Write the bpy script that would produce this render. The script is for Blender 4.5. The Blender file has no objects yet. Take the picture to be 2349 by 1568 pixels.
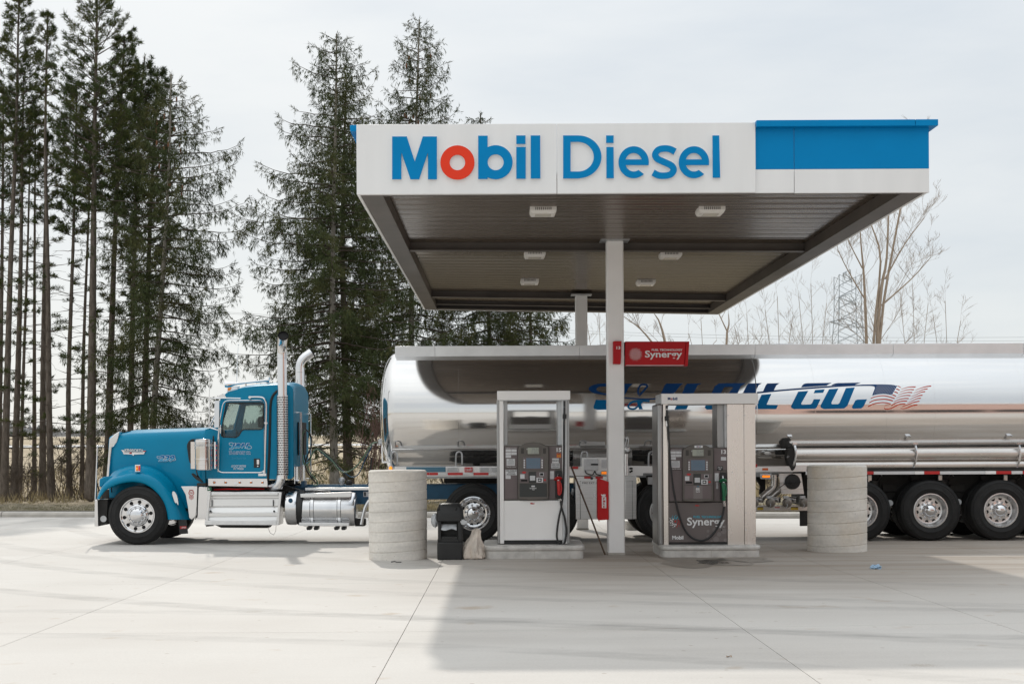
import bpy, bmesh, math, random
import numpy as np
from mathutils import Vector, Matrix
from mathutils.geometry import tessellate_polygon
R = math.radians
SC = bpy.context.scene
COL = SC.collection

# ------------------------------------------------------------------ camera, light, exposure
FPX, PX0, PY0, ROLL, EYE = 3262.0, 1146.0, 1012.0, 0.0052, 1.78
cam = bpy.data.cameras.new('camera'); camo = bpy.data.objects.new('camera', cam); COL.objects.link(camo)
cam.lens = 50.0; cam.sensor_width = 36.0; cam.clip_start = 0.1; cam.clip_end = 4000
cam.shift_x = (1174.5 - PX0) / 2349; cam.shift_y = (PY0 - 784) / 2349
camo.matrix_world = Matrix.Translation((0, 0, EYE)) @ Matrix.Rotation(R(90), 4, 'X') @ Matrix.Rotation(-ROLL, 4, 'Z')
SC.camera = camo
SUN_DIR = Vector((0.24, -1.25, -1.0)).normalized()          # the way the light travels
SUN_EL = math.asin(-SUN_DIR.z); SUN_AZ = math.atan2(-SUN_DIR.x, -SUN_DIR.y)
w = bpy.data.worlds.new('World'); SC.world = w; w.use_nodes = True
nt = w.node_tree; nt.nodes.clear()
def wn(t, **k):
    n = nt.nodes.new(t)
    for a, b in k.items(): setattr(n, a, b)
    return n
sky = wn('ShaderNodeTexSky', sky_type='NISHITA', sun_disc=False, sun_elevation=SUN_EL, sun_rotation=SUN_AZ,
         air_density=1.0, dust_density=1.0, ozone_density=1.0)
bg1 = wn('ShaderNodeBackground'); bg1.inputs[1].default_value = 0.08
nt.links.new(sky.outputs[0], bg1.inputs[0])
# thin high overcast: a pale veil with soft cloud streaks, brighter overhead the way an overcast sky is
tc = wn('ShaderNodeTexCoord'); mp = wn('ShaderNodeMapping'); mp.inputs['Scale'].default_value = (1.1, 1.1, 4.5); mp.inputs['Rotation'].default_value = (0, R(-9), 0)
nz = wn('ShaderNodeTexNoise'); nz.inputs['Scale'].default_value = 2.3; nz.inputs['Detail'].default_value = 7; nz.inputs['Roughness'].default_value = 0.55
nt.links.new(tc.outputs['Generated'], mp.inputs[0]); nt.links.new(mp.outputs[0], nz.inputs[0])
sp = wn('ShaderNodeSeparateXYZ'); nt.links.new(tc.outputs['Generated'], sp.inputs[0])
mx0 = wn('ShaderNodeMath', operation='MULTIPLY_ADD'); mx0.inputs[1].default_value = -0.35; nt.links.new(sp.outputs[0], mx0.inputs[0]); nt.links.new(nz.outputs[0], mx0.inputs[2])
cr = wn('ShaderNodeValToRGB')
cr.color_ramp.elements[0].position = 0.30; cr.color_ramp.elements[0].color = (0.575, 0.615, 0.648, 1)
cr.color_ramp.elements[1].position = 0.62; cr.color_ramp.elements[1].color = (0.70, 0.718, 0.718, 1)
nt.links.new(mx0.outputs[0], cr.inputs[0])
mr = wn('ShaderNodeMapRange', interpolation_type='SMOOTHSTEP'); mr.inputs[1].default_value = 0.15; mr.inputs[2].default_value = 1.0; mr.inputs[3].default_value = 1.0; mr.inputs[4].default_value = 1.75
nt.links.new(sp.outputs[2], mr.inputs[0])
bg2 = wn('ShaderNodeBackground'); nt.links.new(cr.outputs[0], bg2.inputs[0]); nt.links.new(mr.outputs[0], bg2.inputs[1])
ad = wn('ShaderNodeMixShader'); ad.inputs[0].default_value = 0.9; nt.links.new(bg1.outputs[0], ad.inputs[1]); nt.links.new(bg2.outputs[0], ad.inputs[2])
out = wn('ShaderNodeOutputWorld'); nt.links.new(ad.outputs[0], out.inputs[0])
sl = bpy.data.lights.new('sun', 'SUN'); sl.energy = 1.6; sl.angle = R(1.0); sl.color = (1.0, 0.95, 0.87)
slo = bpy.data.objects.new('sun', sl); COL.objects.link(slo); slo.rotation_euler = SUN_DIR.to_track_quat('-Z', 'Y').to_euler()
SC.view_settings.view_transform = 'Standard'; SC.view_settings.look = 'None'
SC.view_settings.exposure = 0.3; SC.view_settings.gamma = 1.0; SC.view_settings.use_curve_mapping = False
SC.cycles.max_bounces = 8; SC.cycles.glossy_bounces = 5; SC.cycles.transparent_max_bounces = 12
SC.cycles.sample_clamp_indirect = 6.0; SC.cycles.use_denoising = True

# ------------------------------------------------------------------ measuring helpers
def V(vx, vy, D):
    u = vx - PX0; q = PY0 - vy
    return Vector(((u + ROLL * q) * D / FPX, D, EYE + (q - ROLL * u) * D / FPX))
def gz(y):                                                   # forecourt falls 1 % towards the trees
    return 0.0101 * (24.9 - y)
class Fr:
    def __init__(s, x0, y0, k): s.x0, s.y0, s.k = x0, y0, k
    def __call__(s, *pts):
        if len(pts) == 2 and not hasattr(pts[0], '__len__'): return (s.x0 + s.k * pts[0], s.y0 + s.k * pts[1])
        return [(s.x0 + s.k * a, s.y0 + s.k * b) for a, b in (pts[0] if len(pts) == 1 else pts)]
F1 = Fr(195.0, 768.5, .3292); F2 = Fr(573.5, 768.5, .3292); F3 = Fr(802.9, 768.5, .3512); F4 = Fr(1089.6, 860.2, .2852)
F5 = Fr(1290.3, 768.5, .3439); F6 = Fr(1462.4, 860.2, .2852); F7 = Fr(1663.1, 768.5, .3512); FT = Fr(1319.0, 848.8, .3418)
FF = Fr(1949.9, 848.8, .0879); FC = Fr(791.4, 252.3, .5908); FH = Fr(1720.5, 1032.3, .1465); FS = Fr(1399.3, 768.5, .0830)
FK = Fr(470.3, 848.8, .1170); FD = Fr(252.3, 974.9, .1660); FV = Fr(0, 0, 1)

# ------------------------------------------------------------------ objects
ORIG = {}
def thing(name, label, cat, loc, group=None):
    o = bpy.data.objects.new(name, None); COL.objects.link(o); o.location = loc; o.empty_display_size = 0.2
    o['label'] = label; o['category'] = cat
    if group: o['group'] = group
    ORIG[o.name] = Vector(loc); return o
def tag(o, label, cat, group=None, kind=None):
    o['label'] = label; o['category'] = cat
    if group: o['group'] = group
    if kind: o['kind'] = kind
    return o
def link_mesh(name, me, parent=None):
    o = bpy.data.objects.new(name, me); COL.objects.link(o)
    if parent is not None: o.parent = parent; ORIG[o.name] = ORIG[parent.name]
    else: ORIG[o.name] = Vector((0, 0, 0))
    return o
def copy_tree(o, parent=None):
    c = o.copy(); COL.objects.link(c); c.parent = parent
    for ch in o.children: copy_tree(ch, c)
    return c
def circle(cx, cy, r, n=32, ry=None, a0=0.0, a1=None):
    ry = r if ry is None else ry
    if a1 is None: return [(cx + r * math.cos(2 * math.pi * i / n), cy + ry * math.sin(2 * math.pi * i / n)) for i in range(n)]
    return [(cx + r * math.cos(R(a0 + (a1 - a0) * i / n)), cy + ry * math.sin(R(a0 + (a1 - a0) * i / n))) for i in range(n + 1)]
def rrect(x0, y0, x1, y1, r, n=4):
    p = []
    for cx, cy, a in ((x1 - r, y0 + r, -90), (x1 - r, y1 - r, 0), (x0 + r, y1 - r, 90), (x0 + r, y0 + r, 180)):
        p += [(cx + r * math.cos(R(a + 90 * i / n)), cy + r * math.sin(R(a + 90 * i / n))) for i in range(n + 1)]
    return p
def roundc(pts, r, n=4):                                     # round the corners of a polygon
    o = []
    for i, p in enumerate(pts):
        a = Vector(pts[i - 1]); b = Vector(p); c = Vector(pts[(i + 1) % len(pts)])
        k = min(r, (a - b).length * .45, (c - b).length * .45)
        s = b + (a - b).normalized() * k; e = b + (c - b).normalized() * k
        for j in range(n + 1):
            t = j / n; o.append(tuple(s * (1 - t) ** 2 + b * 2 * t * (1 - t) + e * t * t))
    return o
def smooth(pts, n=6, closed=False):                          # Catmull-Rom through the points
    P = [Vector(p) for p in pts]; o = []; m = len(P)
    for i in range(m if closed else m - 1):
        p0 = P[(i - 1) % m] if closed or i > 0 else P[0] * 2 - P[1]
        p1, p2 = P[i], P[(i + 1) % m]
        p3 = P[(i + 2) % m] if closed or i + 2 < m else P[-1] * 2 - P[-2]
        for j in range(n):
            t = j / n
            o.append(.5 * ((2 * p1) + (p2 - p0) * t + (2 * p0 - 5 * p1 + 4 * p2 - p3) * t * t + (3 * p1 - p0 - 3 * p2 + p3) * t ** 3))
    if not closed: o.append(P[-1])
    return [tuple(p) for p in o]
def stroke(pts, wd):                                         # a flat line of given width(s) as a polygon
    P = [Vector(p[:2]) for p in pts]; L = []; Q = []
    for i, p in enumerate(P):
        d = (P[min(i + 1, len(P) - 1)] - P[max(i - 1, 0)]).normalized(); nrm = Vector((-d.y, d.x))
        k = (wd if not hasattr(wd, '__len__') else wd[0] + (wd[1] - wd[0]) * i / (len(P) - 1)) / 2
        L.append(tuple(p + nrm * k)); Q.append(tuple(p - nrm * k))
    return L + Q[::-1]

class MB:
    def __init__(s): s.v = []; s.f = []; s.mir = None
    def add(s, vs, fs):
        b = len(s.v); s.v += [Vector(v) for v in vs]; s.f += [tuple(b + i for i in f) for f in fs]; return s
    def hexa(s, p):
        return s.add(p, [(0, 3, 2, 1), (4, 5, 6, 7), (0, 1, 5, 4), (1, 2, 6, 5), (2, 3, 7, 6), (3, 0, 4, 7)])
    def box(s, x0, x1, y0, y1, z0, z1):
        return s.hexa([(x0, y0, z0), (x1, y0, z0), (x1, y1, z0), (x0, y1, z0), (x0, y0, z1), (x1, y0, z1), (x1, y1, z1), (x0, y1, z1)])
    def boxv(s, vx0, vy0, vx1, vy1, D, t):
        a = V(vx0, (vy0 + vy1) / 2, D); b = V(vx1, (vy0 + vy1) / 2, D); c = V((vx0 + vx1) / 2, vy0, D); d = V((vx0 + vx1) / 2, vy1, D)
        return s.box(min(a.x, b.x), max(a.x, b.x), D, D + t, min(c.z, d.z), max(c.z, d.z))
    def plate(s, polys, fn, fb):                             # polygon (+holes) in 2d -> solid between fn(x,y) and fb(x,y)
        polys = [[(p[0], p[1]) for p in q] for q in polys]
        tri = tessellate_polygon([[Vector((x, y, 0)) for x, y in q] for q in polys])
        flat = [p for q in polys for p in q]; n = len(flat); b = len(s.v)
        s.v += [Vector(fn(*p)) for p in flat]; s.v += [Vector(fb(*p)) for p in flat]
        for t in tri:
            s.f.append((b + t[0], b + t[1], b + t[2])); s.f.append((b + n + t[2], b + n + t[1], b + n + t[0]))
        k = 0
        for q in polys:
            m = len(q)
            for i in range(m):
                i0, i1 = k + i, k + (i + 1) % m; s.f.append((b + i0, b + i1, b + n + i1, b + n + i0))
            k += m
        return s
    def platev(s, polys, D, t):
        if polys and not hasattr(polys[0][0], '__len__'): polys = [polys]
        return s.plate(polys, lambda x, y: V(x, y, D), lambda x, y: V(x, y, D) + Vector((0, t, 0)))
    def cyl(s, p0, p1, r0, r1=None, n=16, caps=True):
        return s.tube([p0, p1], [r0, r0 if r1 is None else r1], n, caps)
    def tube(s, pts, r, n=8, caps=True):
        P = [Vector(p) for p in pts]; m = len(P); b = len(s.v)
        if not hasattr(r, '__len__'): r = [r] * m
        up = None
        for i in range(m):
            d = (P[min(i + 1, m - 1)] - P[max(i - 1, 0)])
            d = d.normalized() if d.length > 1e-9 else Vector((0, 0, 1))
            if up is None: up = d.cross(Vector((0, 0, 1)) if abs(d.z) < .9 else Vector((1, 0, 0))).normalized()
            else:
                up = up - d * up.dot(d); up = up.normalized() if up.length > 1e-6 else d.orthogonal().normalized()
            q = d.cross(up)
            for k in range(n):
                a = 2 * math.pi * k / n; s.v.append(P[i] + (up * math.cos(a) + q * math.sin(a)) * r[i])
        for i in range(m - 1):
            for k in range(n):
                k2 = (k + 1) % n; s.f.append((b + i * n + k, b + i * n + k2, b + (i + 1) * n + k2, b + (i + 1) * n + k))
        if caps: s.f.append(tuple(b + k for k in range(n))[::-1]); s.f.append(tuple(b + (m - 1) * n + k for k in range(n)))
        return s
    def lathe(s, c, ax, prof, n=32, closed=False):           # prof: (radius, height along ax)
        c = Vector(c); ax = Vector(ax).normalized(); u = ax.orthogonal().normalized(); w_ = ax.cross(u); b = len(s.v); m = len(prof)
        for r, h in prof:
            for k in range(n):
                a = 2 * math.pi * k / n; s.v.append(c + ax * h + (u * math.cos(a) + w_ * math.sin(a)) * r)
        for i in range(m if closed else m - 1):
            j = (i + 1) % m
            for k in range(n):
                k2 = (k + 1) % n; s.f.append((b + i * n + k, b + i * n + k2, b + j * n + k2, b + j * n + k))
        return s
    def ball(s, c, r, n=10):
        r = r if hasattr(r, '__len__') else (r, r, r); b = len(s.v); c = Vector(c)
        for i in range(n + 1):
            t = math.pi * i / n
            for k in range(n * 2):
                a = math.pi * k / n; s.v.append(c + Vector((r[0] * math.sin(t) * math.cos(a), r[1] * math.sin(t) * math.sin(a), r[2] * math.cos(t))))
        m = n * 2
        for i in range(n):
            for k in range(m): s.f.append((b + i * m + k, b + i * m + (k + 1) % m, b + (i + 1) * m + (k + 1) % m, b + (i + 1) * m + k))
        return s
    def grid(s, rows, closed=False):
        b = len(s.v); m = len(rows[0])
        for r in rows: s.v += [Vector(p) for p in r]
        for i in range(len(rows) - 1):
            for k in range(m if closed else m - 1):
                k2 = (k + 1) % m; s.f.append((b + i * m + k, b + i * m + k2, b + (i + 1) * m + k2, b + (i + 1) * m + k))
        return s
    def map(s, fn): s.v = [Vector(fn(v)) for v in s.v]; return s
    def mirror(s, yc):                                       # adds a copy mirrored across the plane y = yc
        s.mir = yc; return s                                 # built as a second object of its own
    def mesh(s, name, mat, org, sm=True, weld=True, ang=38):
        me = bpy.data.meshes.new(name)
        me.from_pydata([tuple(v - org) for v in s.v], [], s.f)
        bm = bmesh.new(); bm.from_mesh(me)
        if weld: bmesh.ops.remove_doubles(bm, verts=bm.verts, dist=1e-5)
        bmesh.ops.recalc_face_normals(bm, faces=bm.faces)
        if sm:
            for f in bm.faces: f.smooth = True
            for e in bm.edges:
                if len(e.link_faces) != 2 or e.calc_face_angle(0) > R(ang): e.smooth = False
        bm.to_mesh(me); bm.free(); me.materials.append(mat); return me
    def build(s, name, mat, parent=None, sm=True, bevel=0, seg=2, ang=38, label=None):
        org = ORIG[parent.name] if parent is not None else Vector((0, 0, 0))
        if s.mir is not None:
            q = MB(); q.v = [Vector((v.x, 2 * s.mir - v.y, v.z)) for v in s.v]; q.f = [f[::-1] for f in s.f]; s.mir = None
            q.build(name, mat, parent, sm, bevel, seg, ang, label)
        o = link_mesh(name, s.mesh(name, mat, org, sm, True, ang), parent)
        if bevel:
            md = o.modifiers.new('bevel', 'BEVEL'); md.width = bevel; md.segments = seg; md.limit_method = 'ANGLE'; md.angle_limit = R(40)
        if label: o['label'] = label
        return o

def fast_mesh(name, verts, faces_flat, k, mat, smooth_=False):   # numpy arrays; k corners per face
    me = bpy.data.meshes.new(name); nv = len(verts); nf = len(faces_flat) // k
    me.vertices.add(nv); me.vertices.foreach_set('co', np.ascontiguousarray(verts, dtype=np.float32).ravel())
    me.loops.add(nf * k); me.loops.foreach_set('vertex_index', np.ascontiguousarray(faces_flat, dtype=np.int32))
    me.polygons.add(nf); me.polygons.foreach_set('loop_start', np.arange(0, nf * k, k, dtype=np.int32))
    me.polygons.foreach_set('loop_total', np.full(nf, k, dtype=np.int32))
    if smooth_: me.polygons.foreach_set('use_smooth', np.ones(nf, dtype=bool))
    me.update(calc_edges=True); me.materials.append(mat); return me

# ------------------------------------------------------------------ lettering (built-in font)
_tc = {}
def glyphs(s, bold=0.0, shear=0.0, spacing=1.0):
    k = (s, bold, shear, spacing)
    if k in _tc: return _tc[k]
    cu = bpy.data.curves.new('lettering', 'FONT'); cu.body = s; cu.offset = bold; cu.shear = shear; cu.space_character = spacing
    cu.resolution_u = 3; cu.fill_mode = 'FRONT'
    ob = bpy.data.objects.new('lettering', cu); COL.objects.link(ob)
    bpy.context.view_layer.update()
    me = bpy.data.meshes.new_from_object(ob.evaluated_get(bpy.context.evaluated_depsgraph_get()))
    vs = [(v.co.x, v.co.y) for v in me.vertices]; fs = [tuple(p.vertices) for p in me.polygons]
    bpy.data.objects.remove(ob); bpy.data.curves.remove(cu); bpy.data.meshes.remove(me)
    x0 = min(v[0] for v in vs); x1 = max(v[0] for v in vs); y0 = min(v[1] for v in vs); y1 = max(v[1] for v in vs)
    r = ([((x - x0) / (x1 - x0), (y1 - y) / (y1 - y0)) for x, y in vs], fs); _tc[k] = r; return r
def textv(mb, s, vx0, vy0, vx1, vy1, fn, bold=0.0, shear=0.0, spacing=1.0, skew=0.0):
    """lettering fitted into a box measured on the photograph; fn maps (vx,vy) to the surface it is printed on"""
    vs, fs = glyphs(s, bold, shear, spacing)
    return mb.add([fn(vx0 + a * (vx1 - vx0), vy0 + b * (vy1 - vy0) + skew * a) for a, b in vs], fs)
def at(D): return lambda x, y: V(x, y, D)

# ------------------------------------------------------------------ materials
def mat(name, col, rough=0.5, metal=0.0, var=0.0, vscale=3.0, bump=0.0, bscale=40.0, coat=0.0, spec=0.5, stretch=None, emit=0.0, rvar=0.0, col2=None, trans=0.0, detail=6):
    m = bpy.data.materials.new(name); m.use_nodes = True; n = m.node_tree.nodes; l = m.node_tree.links
    b = n['Principled BSDF']; b.inputs['Roughness'].default_value = rough; b.inputs['Metallic'].default_value = metal
    b.inputs['Base Color'].default_value = (*col, 1); b.inputs['Coat Weight'].default_value = coat; b.inputs['Coat Roughness'].default_value = 0.04
    b.inputs['Specular IOR Level'].default_value = spec
    if trans: b.inputs['Transmission Weight'].default_value = trans
    if emit: b.inputs['Emission Color'].default_value = (*col, 1); b.inputs['Emission Strength'].default_value = emit
    tcn = n.new('ShaderNodeTexCoord'); src = tcn.outputs['Object']
    if stretch:
        mpn = n.new('ShaderNodeMapping'); mpn.inputs['Scale'].default_value = stretch; l.new(src, mpn.inputs[0]); src = mpn.outputs[0]
    if var or rvar or col2:
        t = n.new('ShaderNodeTexNoise'); t.inputs['Scale'].default_value = vscale; t.inputs['Detail'].default_value = detail; l.new(src, t.inputs[0])
        r = n.new('ShaderNodeValToRGB'); r.color_ramp.elements[0].position = .3; r.color_ramp.elements[1].position = .7
        c2 = col2 if col2 else tuple(min(1, c * (1 + var)) for c in col); c1 = col if col2 else tuple(c * (1 - var) for c in col)
        r.color_ramp.elements[0].color = (*c1, 1); r.color_ramp.elements[1].color = (*c2, 1)
        l.new(t.outputs[0], r.inputs[0]); l.new(r.outputs[0], b.inputs['Base Color'])
        if rvar:
            q = n.new('ShaderNodeMapRange'); q.inputs[1].default_value = .3; q.inputs[2].default_value = .7
            q.inputs[3].default_value = max(0, rough - rvar); q.inputs[4].default_value = rough + rvar
            l.new(t.outputs[0], q.inputs[0]); l.new(q.outputs[0], b.inputs['Roughness'])
    if bump:
        t2 = n.new('ShaderNodeTexNoise'); t2.inputs['Scale'].default_value = bscale; t2.inputs['Detail'].default_value = 4; l.new(src, t2.inputs[0])
        bp = n.new('ShaderNodeBump'); bp.inputs['Strength'].default_value = bump; bp.inputs['Distance'].default_value = .02
        l.new(t2.outputs[0], bp.inputs['Height']); l.new(bp.outputs[0], b.inputs['Normal'])
    return m
M = {}
M['white'] = mat('white_paint', (.88, .865, .85), .35, var=.03, vscale=1.5)
M['white_panel'] = mat('white_panel', (.78, .78, .775), .4, var=.035, vscale=.9, stretch=(5, 5, .5))
M['column_white'] = mat('column_white', (.90, .89, .88), .4, var=.03, vscale=2.5, bump=.03)
M['sign_blue'] = mat('sign_blue', (.0, .215, .50), .45, var=.04, vscale=2, spec=.1)
M['sign_red'] = mat('sign_red', (.76, .05, .02), .45, spec=.15)
M['deck'] = mat('deck_metal', (.125, .094, .068), .24, .4, var=.05, vscale=.6, rvar=.04, bump=.015, bscale=60)
M['beam'] = mat('beam_paint', (.085, .072, .062), .5, var=.2, vscale=2)
M['red'] = mat('red_plastic', (.46, .006, .010), .35, coat=.1, var=.05, spec=.15)
M['fire_red'] = mat('fire_red', (.50, .012, .014), .4, var=.08, spec=.2)
M['truck_blue'] = mat('truck_paint', (.0, .215, .375), .40, .0, coat=.26, var=.05, vscale=1.2, spec=.1)
M['frame_blue'] = mat('chassis_paint', (.006, .07, .14), .5, var=.2, vscale=5)
M['chrome'] = mat('chrome', (.74, .74, .75), .06, 1.0, bump=.012, bscale=6)
M['chrome_soft'] = mat('satin_chrome', (.75, .75, .76), .2, 1.0, var=.06, vscale=6)
M['tank'] = mat('polished_aluminium', (.755, .745, .735), .085, .95, var=.03, vscale=1.0, stretch=(.35, 1, 2.5), rvar=.015, bump=.008, bscale=1.4)
M['alu'] = mat('brushed_aluminium', (.76, .75, .74), .34, 1.0, var=.1, vscale=8, stretch=(.2, 1, 6), rvar=.08)
M['tube_alu'] = mat('tube_aluminium', (.62, .59, .56), .3, 1.0, var=.1, vscale=6, stretch=(.3, 2, 2), rvar=.06)
M['rail_alu'] = mat('rail_aluminium', (.78, .785, .79), .35, .6, var=.06, vscale=3)
M['tread'] = mat('tread_plate', (.80, .795, .79), .38, .9, var=.06, vscale=14, bump=.08, bscale=90)
M['step_face'] = mat('brushed_step_face', (.80, .79, .775), .33, .95, var=.05, vscale=3, stretch=(.3, 1, 4), rvar=.05)
M['steel'] = mat('stainless_steel', (.74, .675, .625), .27, 1.0, var=.05, vscale=2.5, stretch=(2.5, 2.5, .6), rvar=.06)
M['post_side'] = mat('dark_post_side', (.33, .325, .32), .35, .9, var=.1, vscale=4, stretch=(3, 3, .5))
M['galv'] = mat('galvanised_steel', (.50, .51, .52), .42, .7, var=.18, vscale=9, rvar=.1)
M['island'] = mat('island_steel', (.56, .54, .51), .5, .25, var=.2, vscale=7, rvar=.1, bump=.05)
M['rubber'] = mat('tyre_rubber', (.012, .012, .012), .62, var=.35, vscale=7, bump=.06, bscale=60, spec=.35)
M['rubber_text'] = mat('tyre_lettering', (.024, .023, .023), .7)
M['black'] = mat('black_plastic', (.014, .014, .014), .5, var=.25, vscale=8, bump=.04)
M['dark'] = mat('dark_underbody', (.02, .018, .016), .7, var=.4, vscale=6, bump=.1)
M['hole'] = mat('dark_hole', (.006, .006, .006), .8)
M['hose'] = mat('hose_rubber', (.014, .014, .015), .42)
M['hose_green'] = mat('green_air_line', (.10, .17, .11), .45)
M['pump_grey'] = mat('console_panel', (.150, .118, .118), .5, var=.06, vscale=4, bump=.02)
M['pump_dark'] = mat('console_frame', (.115, .102, .09), .45, var=.08, vscale=5)
M['pump_black'] = mat('console_black', (.03, .032, .03), .4)
M['pump_art'] = mat('printed_panel', (.135, .112, .106), .4, var=.08, vscale=2)
M['lcd'] = mat('lcd_green', (.36, .38, .32), .3)
M['screen'] = mat('screen_blue', (.11, .16, .22), .2)
M['ink'] = mat('black_print', (.02, .02, .02), .5)
M['grey_ink'] = mat('grey_print', (.22, .23, .24), .5)
M['white_ink'] = mat('white_print', (.75, .75, .75), .45)
M['label'] = mat('paper_label', (.62, .62, .63), .5, var=.08, vscale=20)
M['pale_dot'] = mat('mauve_print', (.19, .165, .16), .4)
M['cyan_ink'] = mat('cyan_print', (.04, .38, .52), .4)
M['red_ink'] = mat('red_print', (.45, .02, .02), .4)
M['orange'] = mat('orange_print', (.65, .12, .02), .4)
M['yellow'] = mat('yellow_print', (.55, .36, .03), .5)
M['nozzle_red'] = mat('nozzle_red', (.45, .012, .012), .35)
M['nozzle_green'] = mat('nozzle_green', (.01, .14, .06), .35)
M['amber'] = mat('amber_lens', (.80, .22, .01), .2, coat=.6)
M['amber_lit'] = mat('amber_lit', (1.0, .30, .02), .3, emit=.9)
M['led_lens'] = mat('led_lens', (.30, .10, .015), .2)
M['rim_alu'] = mat('rim_aluminium', (.66, .655, .65), .3, .9, var=.08, vscale=9, rvar=.08)
M['valve'] = mat('cast_valve', (.22, .20, .18), .4, .8, var=.2, vscale=12)
M['red_lens'] = mat('red_lens', (.5, .01, .02), .2, coat=.6, emit=.3)
M['navy'] = mat('navy_vinyl', (.008, .052, .17), .45, spec=.15)
M['blue_vinyl'] = mat('blue_vinyl', (.0, .14, .35), .45, spec=.12)
M['light_vinyl'] = mat('light_blue_vinyl', (.03, .30, .50), .4)
M['pale_vinyl'] = mat('silver_vinyl', (.58, .64, .72), .35)
M['flag_red'] = mat('red_vinyl', (.58, .075, .035), .5, spec=.15)
M['tape_red'] = mat('reflective_red', (.52, .02, .02), .3)
M['tape_white'] = mat('reflective_white', (.68, .68, .68), .3)
M['rail_blue'] = mat('rail_blue', (.06, .17, .25), .4)
M['interior'] = mat('cab_interior', (.055, .05, .045), .7)
M['wood'] = mat('brown_handle', (.10, .062, .038), .6, var=.25, vscale=8)
M['bag'] = mat('plastic_bag', (.68, .60, .52), .5, var=.2, vscale=9, bump=.7, bscale=14)
M['paper'] = mat('crumpled_paper', (.62, .64, .66), .6, var=.1, vscale=20)
M['blue_paper'] = mat('blue_towel', (.36, .52, .68), .7, var=.2, vscale=30)
M['light_white'] = mat('luminaire_white', (.78, .75, .71), .4)
M['lens'] = mat('luminaire_lens', (.62, .58, .52), .25)
M['pylon'] = mat('pylon_steel', (.30, .33, .36), .6)
M['leaf_litter'] = mat('dry_leaf', (.25, .13, .04), .7, var=.3, vscale=30)
def glass_mat():
    m = bpy.data.materials.new('window_glass'); m.use_nodes = True; n = m.node_tree.nodes; l = m.node_tree.links
    n.remove(n['Principled BSDF']); tr = n.new('ShaderNodeBsdfTransparent'); tr.inputs[0].default_value = (.74, .80, .78, 1)
    gl = n.new('ShaderNodeBsdfGlossy'); gl.inputs['Roughness'].default_value = .02
    fr = n.new('ShaderNodeFresnel'); fr.inputs[0].default_value = 1.5; mx = n.new('ShaderNodeMixShader')
    l.new(fr.outputs[0], mx.inputs[0]); l.new(tr.outputs[0], mx.inputs[1]); l.new(gl.outputs[0], mx.inputs[2])
    l.new(mx.outputs[0], n['Material Output'].inputs[0]); return m
M['glass'] = glass_mat()
def node_mat(name):
    m = bpy.data.materials.new(name); m.use_nodes = True; t = m.node_tree
    def N(ty, ins=None, **k):
        n = t.nodes.new(ty)
        for a, b in k.items(): setattr(n, a, b)
        for a, b in (ins or {}).items():
            if hasattr(b, 'is_output'): t.links.new(b, n.inputs[a])
            else: n.inputs[a].default_value = b
        return n
    return m, N, t.nodes['Principled BSDF'], t.links
def ramp(N, src, stops):
    r = N('ShaderNodeValToRGB', {0: src}); e = r.color_ramp.elements
    for i, (p, c) in enumerate(stops):
        q = e[i] if i < 2 else e.new(p)
        q.position = p; q.color = (*(c if hasattr(c, '__len__') else (c, c, c)), 1)
    return r.outputs[0]
def mixc(N, fac, a, b, mode='MIX'):
    n = N('ShaderNodeMix', data_type='RGBA', blend_type=mode)
    L = n.id_data.links
    for sock, val in ((n.inputs[0], fac), (n.inputs[6], a), (n.inputs[7], b)):
        if hasattr(val, 'is_output'): L.new(val, sock)
        else: sock.default_value = val if not hasattr(val, '__len__') else (*val, 1)
    return n.outputs[2]
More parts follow.
